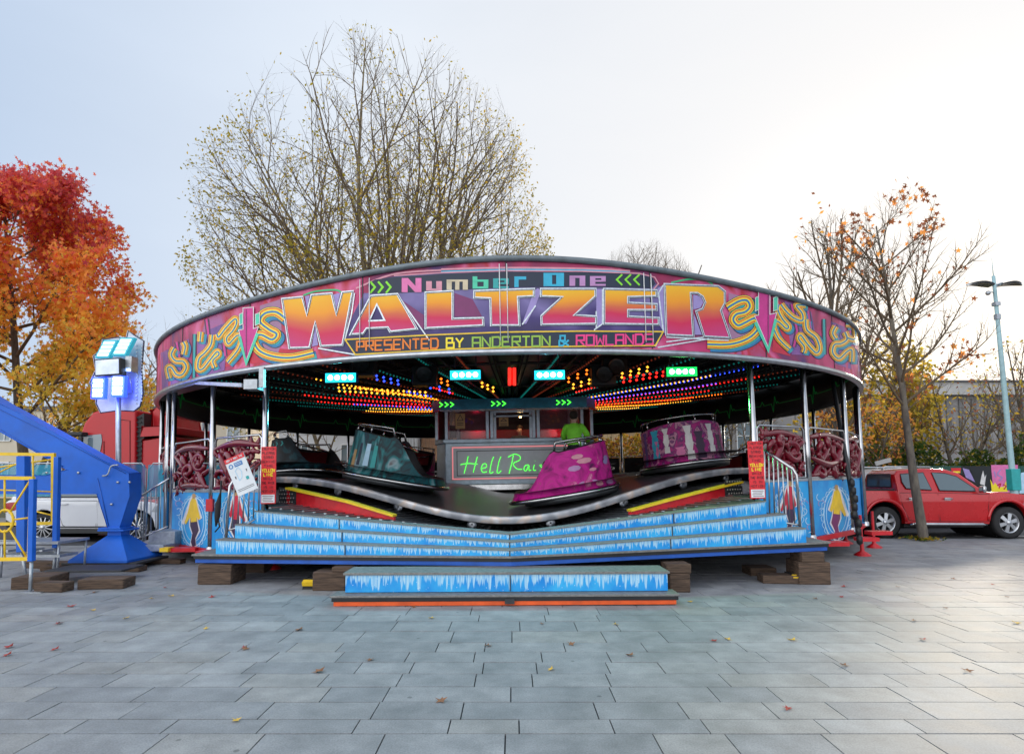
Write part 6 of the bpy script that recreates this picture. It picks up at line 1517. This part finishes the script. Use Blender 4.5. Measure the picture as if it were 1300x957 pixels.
# ================================================================== vehicles
mat('car_white', (.72, .73, .75), .22, 0, .03, 2, coat=1.0); mat('car_red', (.5, .004, .008), .25, .1, .06, 2, coat=.6); mat('truck_red', (.48, .003, .010), .4, 0, .08, 1.5, coat=.15)
mat('plastic', (.02, .021, .023), .55, 0, .2, 6); mat('tyre', (.018, .018, .019), .8, 0, .25, 12, bump=.2); mat('alloy', (.55, .56, .58), .28, .85, .06, 6); mat('tail_red', (.4, .01, .015), .2, 0, 0, coat=1); mat('head_glass', (.55, .58, .6), .1, .3, 0, coat=1)
mat('gap', (.006, .006, .007), .8, 0, 0)
def wheel(parent, x, y, r, w, spokes, side=-1, rim='alloy', rr_=.64):
    """axle along Y; side -1: outer face towards -Y"""
    rot = Matrix.Rotation(R(90), 3, 'X')
    mb = MB(); mb.lathe([(r*rr_, -w/2), (r*.86, -w/2-.005), (r*.97, -w*.42), (r, -w*.3), (r, w*.3), (r*.97, w*.42), (r*.86, w/2+.005), (r*rr_, w/2)], 36, c=(x, y, r), rot=rot, mi=0)
    o = mb.build('wheel', 'tyre', parent)
    mb = MB(); ys = y+side*w*.42
    mb.lathe([(r*rr_, w*.46*-side), (r*rr_*.94, w*.44*-side), (r*rr_*.9, w*.1*-side), (r*rr_*.85, 0)], 32, c=(x, y, r), rot=rot, mi=0)
    mb.lathe([(r*rr_*.92, 0), (.01, 0)], 24, c=(x, y-side*.02, r), rot=rot, mi=1)
    for i in range(spokes):
        a = 2*math.pi*i/spokes+.3; d = Vector((math.cos(a), 0, math.sin(a))); wd = .036 if spokes < 8 else .014; wd2 = wd*1.7 if spokes < 8 else wd
        tt_ = Vector((-d.z, 0, d.x)); c = Vector((x, ys, r)); p0 = c+d*r*.10; p1 = c+d*r*rr_*.93-Vector((0, side*.012, 0))
        vs = [p0-tt_*wd, p0+tt_*wd, p1+tt_*wd2*.8, p1-tt_*wd2*.8]; mb.add(vs+[v-Vector((0, side*.035, 0)) for v in vs], [(0, 1, 2, 3), (4, 5, 6, 7), (0, 1, 5, 4), (1, 2, 6, 5), (2, 3, 7, 6), (3, 0, 4, 7)], 0)
    mb.lathe([(.0, .03), (r*.12, .03), (r*.16, 0)], 14, c=(x, ys+side*.0, r), rot=Matrix.Rotation(R(90 if side < 0 else -90), 3, 'X'), mi=0)
    mb.build('rim', [rim, 'gap'], o); return o
def arch(cx, r, z0, z1=None, n=12, a0=0, a1=180):      # arch cut, from right to left over the top
    return [(cx+r*math.cos(R(a0+(a1-a0)*i/n)), z0+r*math.sin(R(a0+(a1-a0)*i/n))) for i in range(n+1)]
def bodyloft(mb, side, W2, tuck, mi=0, zmid=.85, inset=.10):
    """side outline (x,z) clockwise list -> thick body whose flanks bulge; W2 half width"""
    n = len(side)
    layers = [(-W2+.0, 1), (W2, 1)]
    prof = []
    def yy(z, s): return s*(W2-tuck*max(0, (z-zmid))**1.5-.06*max(0, .45-z))
    vs = []
    for s in (-1, 1): vs += [Vector((x, yy(z, s), z)) for x, z in side]
    tri = tessellate_polygon([[Vector((x, z, 0)) for x, z in side]])
    mb.add(vs, [tuple(t_) for t_ in tri]+[tuple(i+n for i in reversed(t_)) for t_ in tri]+[(i, (i+1) % n, (i+1) % n+n, i+n) for i in range(n)], mi)
def flank(pts, W2, tuck, zmid, lift, s=-1): return [Vector((x, s*(W2-tuck*max(0, (z-zmid))**1.5-.06*max(0, .45-z)+lift), z)) for x, z in pts]
def sidepanel(mb, pts, W2, tuck, zmid, lift, mi=0, s=-1):
    tri = tessellate_polygon([[Vector((x, z, 0)) for x, z in pts]]); mb.add(flank(pts, W2, tuck, zmid, lift, s), [tuple(t_) for t_ in tri], mi)
def sideline(mb, pts, W2, tuck, zmid, lift, w, mi=0, s=-1, closed=False):
    mb.tube(flank(pts, W2, tuck, zmid, lift, s), w, 5, mi, closed=closed, sm=False)
# ---- red double cab pickup, nose to the right; local x forward, y<0 is the side we see
gw = G(1131, 684); gw2 = G(1276, 683)
pk = empty('pickup_truck', 'shiny red double cab pickup parked behind the slim tree', 'pickup', loc=((gw.x+gw2.x)/2, (gw.y+gw2.y)/2+.85, .01), rz=math.atan2(gw2.y-gw.y, gw2.x-gw.x))
WB = (gw2-gw).length; K = WB/3.09; ra = .385*1.02
W2 = .90; TU = .22; ZM = .95
fx, rx = WB/2, -WB/2
low = [(rx-1.12, .62), (rx-1.14, 1.10), (rx-1.1, 1.18)]+[(rx+.34, 1.18), (rx+.36, 1.14), (fx-.62, 1.14), (fx-.2, 1.15), (fx+.45, 1.09), (fx+.78, .96), (fx+.88, .80), (fx+.90, .52), (fx+.82, .40), (fx+.50, .40)]+arch(fx, .49, .42)+[(fx-.5, .36), (rx+.5, .36)]+arch(rx, .49, .42)+[(rx-.6, .45)]
mb = MB(); bodyloft(mb, low, W2, TU, 0, ZM); mb.build('body', 'car_red', pk, bevel=.045, seg=3, fix=True)
mb = MB(); cab = [(rx+.38, 1.12), (rx+.40, 1.58), (rx+.52, 1.70), (rx+1.2, 1.75), (rx+1.75, 1.73), (rx+2.1, 1.62), (rx+2.66, 1.10)]
bodyloft(mb, cab, W2-.01, .42, 0, ZM); mb.build('cab', 'car_red', pk, bevel=.035, seg=3, fix=True)
mb = MB(); hard_ = [(rx-1.08, 1.13), (rx-1.0, 1.60), (rx-.85, 1.69), (rx+.6, 1.72), (rx+.93, 1.70), (rx+.95, 1.13)]
mb.box((rx-.38, 0, 1.14), (1.35, 1.42, .02)); mb.build('bed_liner', 'plastic', pk)
mb = MB()
for s in (-1, 1): mb.tube([(rx-1.05, s*.80, 1.20), (rx+.32, s*.80, 1.20)], .022, 6)
mb.build('bed_rail', 'plastic', pk)
mb = MB(); mb.quad((rx+.372, -.58, 1.27), (rx+.372, .58, 1.27), (rx+.385, .54, 1.60), (rx+.385, -.54, 1.60)); mb.tube([(rx+.37, -.58, 1.27), (rx+.37, .58, 1.27), (rx+.383, .54, 1.60), (rx+.383, -.54, 1.60)], .014, 6, 1, closed=True); mb.build('rear_window', ['glass_car', 'plastic'], pk)
win = lambda pts, l=.006: pts
WN = [[(rx+.60, 1.24), (rx+.54, 1.40), (rx+.56, 1.60), (rx+1.16, 1.64), (rx+1.24, 1.20)], [(rx+1.44, 1.19), (rx+1.38, 1.64), (rx+1.72, 1.62), (rx+1.98, 1.54), (rx+2.34, 1.24), (rx+2.34, 1.17)]]
for i, p in enumerate(WN):
    for s in (-1, 1):
        mb = MB(); sidepanel(mb, p, W2-.01, .42, ZM, .022, 0, s); sideline(mb, p, W2-.01, .42, ZM, .018, .012, 1, s, True); mb.build('side_window', ['glass_car', 'plastic'], pk)
mb = MB(); y_ = .66; mb.quad((rx+2.68, -y_-.1, 1.14), (rx+2.68, y_+.1, 1.14), (rx+2.13, y_-.02, 1.63), (rx+2.13, -y_+.02, 1.63)); mb.build('windscreen', 'glass_car', pk)
for pts in ([(rx+.60, .44), (rx+.44, .85), (rx+.40, 1.13), (rx+1.36, 1.13), (rx+1.36, .42)], [(rx+1.39, .42), (rx+1.39, 1.13), (fx-.46, 1.10), (fx-.50, .80), (fx-.52, .42)]):
    mb = MB(); sideline(mb, pts+[pts[0]], W2, TU, ZM, .0, .007, 0); d_ = mb.build('door_gap', 'gap', pk)
for x in (rx+.70, rx+1.60):
    mb = MB(); mb.tube([(x-.11, -W2-.03, .98), (x-.09, -W2-.05, .985), (x+.09, -W2-.05, .985), (x+.11, -W2-.03, .98)], .016, 8); mb.box((x, -W2+.0, .98), (.16, .02, .07)); mb.build('door_handle', 'chrome', pk)
for x in (fx, rx):
    mb = MB(); ap = [(x+.52*math.cos(R(a)), .43+.52*math.sin(R(a))) for a in range(-2, 183, 12)]
    for s in (-1, 1): mb.tube(flank(ap, W2, TU, ZM, -.005, s), .045, 8)
    mb.build('wheel_flare', 'car_red', pk)
    mb = MB(); mb.lathe([(.47, -.8), (.47, .8)], 24, c=(x, 0, .43), rot=Matrix.Rotation(R(90), 3, 'X')); mb.build('wheel_well', 'gap', pk)
    for s in (-1, 1): wheel(pk, x, s*(W2-.12), ra, .24, 6, s)
mb = MB(); mb.tube([(rx+.58, -W2-.05, .34), (rx+.7, -W2-.09, .36), (fx-.75, -W2-.09, .36), (fx-.62, -W2-.05, .34)], .04, 8); mb.build('side_step', 'chrome', pk)
mb = MB(); mb.box(((fx+rx)/2, 0, .34), (WB-1.1, 1.5, .14)); mb.build('chassis', 'plastic', pk)
for s in (-1, 1):
    mb = MB(); mb.box((rx+2.42, s*(W2+.11), 1.22), (.10, .2, .17)); mb.build('door_mirror', 'chrome', pk, bevel=.04, seg=3)
    mb = MB(); sidepanel(mb, [(fx+.38, .83), (fx+.82, .78), (fx+.76, .95), (fx+.42, 1.02)], W2, TU, ZM, .006, 0, s); mb.build('headlight', 'head_glass', pk)
    mb = MB(); sidepanel(mb, [(rx-1.12, .75), (rx-1.13, 1.05), (rx-1.0, 1.05), (rx-1.02, .75)], W2, TU, ZM, .006, 0, s); mb.build('tail_light', 'tail_red', pk)
mb = MB(); mb.box((fx+.86, 0, .56), (.16, 1.72, .26)); mb.box((rx-1.15, 0, .5), (.14, 1.7, .16)); mb.build('bumper', 'plastic', pk, bevel=.04)
# ---- generic estate / SUV
def suv(label, loc, rz, paint, L_=4.6, H=1.66, WB=2.75, name='parked_suv', rearx=-.85, spokes=12, group=None):
    t = empty(name, label, 'car', loc=loc, rz=rz); rx, fx = -WB/2, WB/2; W2 = .91; TU = .2; ZM = .92
    low = [(rx-.92, .55), (rx-.95, .95), (rx-.85, 1.03), (fx-.55, 1.02), (fx+.3, .98), (fx+.75, .85), (fx+.88, .65), (fx+.86, .38), (fx+.5, .3)]+arch(fx, .42, .36)+[(fx-.45, .28), (rx+.45, .28)]+arch(rx, .42, .36)+[(rx-.5, .3)]
    mb = MB(); bodyloft(mb, low, W2, TU, 0, ZM); mb.build('body', paint, t, bevel=.05, seg=3, fix=True)
    top = [(rx-.86, 1.02), (rx-.70, 1.45), (rx-.5, 1.60), (rx+.3, H), (fx-1.5, H-.03), (fx-1.15, 1.52), (fx-.35, 1.01)]
    mb = MB(); bodyloft(mb, top, W2-.02, .42, 0, ZM); mb.build('cabin', paint, t, bevel=.05, seg=3, fix=True)
    for p in ([(rx-.62, 1.10), (rx-.45, 1.48), (rx+.18, 1.52), (rx+.22, 1.10)], [(rx+.32, 1.10), (rx+.30, 1.53), (rx+1.25, 1.54), (rx+1.3, 1.10)], [(rx+1.4, 1.10), (rx+1.36, 1.54), (fx-1.35, 1.50), (fx-.72, 1.10)]):
        for s in (-1, 1): mb = MB(); sidepanel(mb, p, W2-.02, .42, ZM, .022, 0, s); sideline(mb, p, W2-.02, .42, ZM, .018, .012, 1, s, True); mb.build('side_window', ['glass_car', 'plastic'], t)
    for pts in ([(rx+.5, .42), (rx+.3, 1.0), (rx+1.32, 1.0), (rx+1.32, .36), (rx+.6, .36)], [(rx+1.35, .36), (rx+1.35, 1.0), (fx-.55, 1.0), (fx-.5, .36)]): mb = MB(); sideline(mb, pts+[pts[0]], W2, TU, ZM, 0, .006, 0); mb.build('door_gap', 'gap', t)
    for x in (rx+.52, rx+1.55): mb = MB(); mb.tube([(x-.1, -W2-.01, .92), (x-.07, -W2-.03, .925), (x+.07, -W2-.03, .925), (x+.1, -W2-.01, .92)], .014, 6); mb.build('door_handle', paint, t)
    mb = MB(); mb.box((0, 0, .27), (WB-.85, 1.84, .12)); mb.box((0, -W2-.005, .37), (WB-.9, .03, .035)); mb.build('sill', 'plastic', t, bevel=.01)
    for x in (fx, rx):
        mb = MB(); mb.lathe([(.40, -.8), (.40, .8)], 24, c=(x, 0, .37), rot=Matrix.Rotation(R(90), 3, 'X')); mb.build('wheel_well', 'gap', t)
        for s in (-1, 1): wheel(t, x, s*(W2-.12), .355, .23, spokes, s, rr_=.74)
    for s in (-1, 1):
        mb = MB(); mb.box((fx-.62, s*(W2+.1), 1.1), (.12, .2, .14)); mb.build('door_mirror', paint, t, bevel=.04)
        mb = MB(); sidepanel(mb, [(fx+.35, .74), (fx+.80, .70), (fx+.72, .86), (fx+.42, .88)], W2, TU, ZM, .006, 0, s); mb.build('headlight', 'head_glass', t)
        mb = MB(); sidepanel(mb, [(rx-.94, .72), (rx-.95, .95), (rx-.62, .98), (rx-.66, .78)], W2, TU, ZM, .006, 0, s); mb.build('tail_light', 'tail_red', t)
        mb = MB(); mb.tube([(rx-.3, s*.66, H-.06), (rx-.2, s*.66, H+.035), (fx-1.6, s*.66, H+.03), (fx-1.5, s*.66, H-.06)], .018, 6); mb.build('roof_rail', 'chrome', t)
    mb = MB(); mb.box((rx-.95, 0, .45), (.1, 1.6, .2)); mb.box((fx+.86, 0, .45), (.1, 1.5, .25)); mb.build('bumper', 'plastic', t, bevel=.03)
    mb = MB(); mb.quad((fx-.42, -.78, 1.05), (fx-.42, .78, 1.05), (fx-1.16, .62, 1.54), (fx-1.16, -.62, 1.54)); mb.build('windscreen', 'glass_car', t)
    return t
a = G(57, 688); b2 = G(187, 686); s_ = suv('white estate car with many spoked wheels parked behind the blue outrigger arm', ((a.x+b2.x)/2, a.y+.8, .01), 0.0, 'car_white', WB=(b2-a).length)
c = W(1128, 640, 19.3); pk.scale = (1, 1, 1.04); pk.rotation_euler.z -= R(6); s2 = suv('white estate car parked beyond the red pickup, only its rear showing', (c.x+1.15, 19.3, .01), 0.0, 'car_white', spokes=10); s2.scale = (1.05, 1.05, 1.13)
# ---- red lorry: cab nose to the left, sleeper, bodywork behind
t = empty('red_lorry', 'red lorry cab with dark windscreen parked behind the left barriers', 'lorry', loc=(0, 0, 0)); Y = 17.4; hwid = 1.2
def wq(pts): return [(W(x, y, Y).x, W(x, y, Y).z) for x, y in pts]
mb = MB(); mb.prism(wq([(92, 655), (90, 600), (95, 580), (104, 545), (107, 536), (118, 523), (128, 520), (172, 520), (172, 655)]), (Y, Y+2*hwid), 0); mb.build('cab', 'truck_red', t, bevel=.09, seg=3, fix=True)
mb = MB(); mb.prism(wq([(98, 580), (105, 553), (129, 551), (130, 560), (126, 582)]), (Y-.02, Y+.0), 0); mb.build('side_window', 'glass_pale', t)
mb = MB(); x0 = W(95, 580, Y).x; x1 = W(103, 550, Y).x; z0, z1 = W(95, 580, Y).z, W(103, 550, Y).z; mb.quad((x0-.03, Y+.15, z0), (x0-.03, Y+2.2, z0), (x1-.03, Y+2.2, z1), (x1-.03, Y+.15, z1)); mb.build('windscreen', 'glass_dark', t)
mb = MB(); mb.box(W(98, 551, Y-.1), (.5, .3, .12)); mb.box(W(102, 566, Y-.22), (.12, .1, .55)); mb.build('mirror', 'plastic', t, bevel=.03)
mb = MB(); pts_ = [(132, 560), (132, 597), (165, 597), (165, 534), (150, 532)]; mb.tube([W(x, y, Y-.005) for x, y in pts_], .012, 5); mb.build('door_gap', 'gap', t)
mb = MB(); mb.prism(wq([(172, 528), (180, 524), (180, 655), (172, 655)]), (Y+.1, Y+2.2), 0)
for i in range(10): mb.box(W(176, 530+6*i, Y+.08), (.17, .06, .03))
mb.build('exhaust_stack', 'plastic', t)
mb = MB(); mb.prism(wq([(179, 600), (180, 558), (220, 554), (220, 655), (179, 655)]), (Y+.05, Y+2.3), 0); mb.prism(wq([(181, 553), (182, 542), (220, 541), (220, 551)]), (Y-.05, Y+2.2), 0); mb.build('locker', 'truck_red', t, bevel=.03)
mb = MB(); mb.prism(wq([(180, 541), (179, 519), (186, 517), (200, 524), (203, 541)]), (Y+.5, Y+2.3), 0); mb.build('deflector', 'truck_red', t, bevel=.05)
for px in (112, 200):
    g_ = W(px, 640, Y); wheel(t, g_.x, Y+.2, .5, .3, 8, -1, 'steel'); wheel(t, g_.x, Y+2.2, .5, .3, 8, 1, 'steel')
mb = MB(); mb.box((W(155, 640, Y).x, Y+1.2, .55), (3.4, 1.0, .3)); mb.build('chassis', 'plastic', t)
# ---- orange box trailer running away from us behind the lorry
mat('box_orange', (.62, .2, .07), .5, 0, .1, 1.5); A = Vector((-11.55, 20.2, 0)); B = Vector((-13.3, 26.2, 0)); u = (B-A).normalized(); n = Vector((-u.y, u.x, 0))
t = empty('box_trailer', 'orange box trailer seen behind the left end of the ride', 'trailer', loc=A, rz=math.atan2(u.y, u.x)); Ln = (B-A).length
mb = MB(); mb.box((Ln/2, 1.25, 2.15), (Ln, 2.5, 2.5)); mb.build('box', 'box_orange', t, bevel=.03)
mb = MB()
for i in range(7): mb.box((.2+(Ln-.4)*i/6, -.012, 2.15), (.05, .03, 2.4))
mb.box((Ln/2, -.012, 3.36), (Ln, .04, .08)); mb.box((Ln/2, -.012, .94), (Ln, .04, .1)); mb.build('side_rib', 'box_orange', t)
for x in (.9, Ln-1.8, Ln-.9): wheel(t, x, .15, .45, .28, 6, -1, 'steel'); wheel(t, x, 2.35, .45, .28, 6, 1, 'steel')
mb = MB(); mb.box((Ln/2, 1.25, .8), (Ln-.2, 1.2, .2)); mb.build('chassis', 'plastic', t)
# ================================================================== sky, sun, camera
SUN_EL, SUN_AZ = R(13), R(38)          # azimuth measured from the view axis towards the right
w = bpy.data.worlds.new('World'); sc.world = w; w.use_nodes = True; N, L = w.node_tree.nodes, w.node_tree.links
bg = N['Background']; sky = N.new('ShaderNodeTexSky'); sky.sky_type = 'NISHITA'; sky.sun_disc = False; sky.sun_elevation = SUN_EL; sky.sun_rotation = SUN_AZ
sky.air_density = 1.0; sky.dust_density = 2.0; sky.ozone_density = 2.0; sky.altitude = 50
tc = N.new('ShaderNodeTexCoord'); mp = N.new('ShaderNodeMapping'); mp.inputs['Scale'].default_value = (1, 1, 3.5); L.new(tc.outputs['Generated'], mp.inputs[0])
nz = N.new('ShaderNodeTexNoise'); nz.inputs['Scale'].default_value = 1.6; nz.inputs['Detail'].default_value = 7; nz.inputs['Roughness'].default_value = .5; nz.inputs['Distortion'].default_value = .4; L.new(mp.outputs[0], nz.inputs['Vector'])
cr = N.new('ShaderNodeMapRange'); cr.inputs[1].default_value = .36; cr.inputs[2].default_value = .72; cr.inputs[3].default_value = .88; cr.inputs[4].default_value = .98; L.new(nz.outputs[0], cr.inputs[0])
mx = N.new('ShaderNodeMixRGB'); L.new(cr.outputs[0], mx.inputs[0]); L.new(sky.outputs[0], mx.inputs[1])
# thin high cloud: brighter sunwards; sky behind the camera raised as added foreground fill
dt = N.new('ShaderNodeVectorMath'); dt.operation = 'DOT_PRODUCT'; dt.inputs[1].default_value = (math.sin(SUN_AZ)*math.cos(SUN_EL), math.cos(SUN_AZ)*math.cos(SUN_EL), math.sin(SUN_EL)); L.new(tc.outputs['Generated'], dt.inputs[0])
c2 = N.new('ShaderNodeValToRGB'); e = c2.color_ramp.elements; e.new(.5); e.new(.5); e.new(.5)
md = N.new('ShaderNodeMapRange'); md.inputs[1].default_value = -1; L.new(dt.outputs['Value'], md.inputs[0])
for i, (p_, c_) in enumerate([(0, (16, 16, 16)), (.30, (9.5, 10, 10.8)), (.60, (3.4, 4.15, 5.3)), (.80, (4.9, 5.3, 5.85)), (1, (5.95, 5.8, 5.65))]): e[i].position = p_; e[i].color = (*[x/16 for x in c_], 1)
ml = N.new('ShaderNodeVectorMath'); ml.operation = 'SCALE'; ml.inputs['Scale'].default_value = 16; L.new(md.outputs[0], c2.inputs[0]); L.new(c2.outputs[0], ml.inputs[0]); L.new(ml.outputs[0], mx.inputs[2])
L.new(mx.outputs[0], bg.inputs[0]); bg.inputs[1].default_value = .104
sl = bpy.data.lights.new('sun', 'SUN'); sl.energy = 2.0; sl.angle = R(6); sl.color = (1, .86, .68)
so = bpy.data.objects.new('sun', sl); col.objects.link(so); so.rotation_euler = (R(90)-SUN_EL, 0, -SUN_AZ+math.pi) if False else Vector((math.sin(SUN_AZ)*math.cos(SUN_EL), math.cos(SUN_AZ)*math.cos(SUN_EL), math.sin(SUN_EL))).to_track_quat('Z', 'Y').to_euler()
cd = bpy.data.cameras.new('camera'); cam = bpy.data.objects.new('camera', cd); col.objects.link(cam); sc.camera = cam
cam.location = CAM; cam.rotation_euler = (R(90)+TH, 0, 0); cd.sensor_width = 36; cd.lens = 36*F/1300; cd.shift_y = (548-478.5)/1300; cd.clip_end = 3000; cd.clip_start = .05
vs_ = sc.view_settings; vs_.view_transform = 'Standard'; vs_.look = 'None'; vs_.exposure = .70; vs_.gamma = 1; vs_.use_curve_mapping = False
sc.cycles.max_bounces = 6; sc.cycles.diffuse_bounces = 3; sc.cycles.glossy_bounces = 3; sc.cycles.transparent_max_bounces = 8; sc.cycles.sample_clamp_indirect = 6
sc.cycles.use_denoising = True
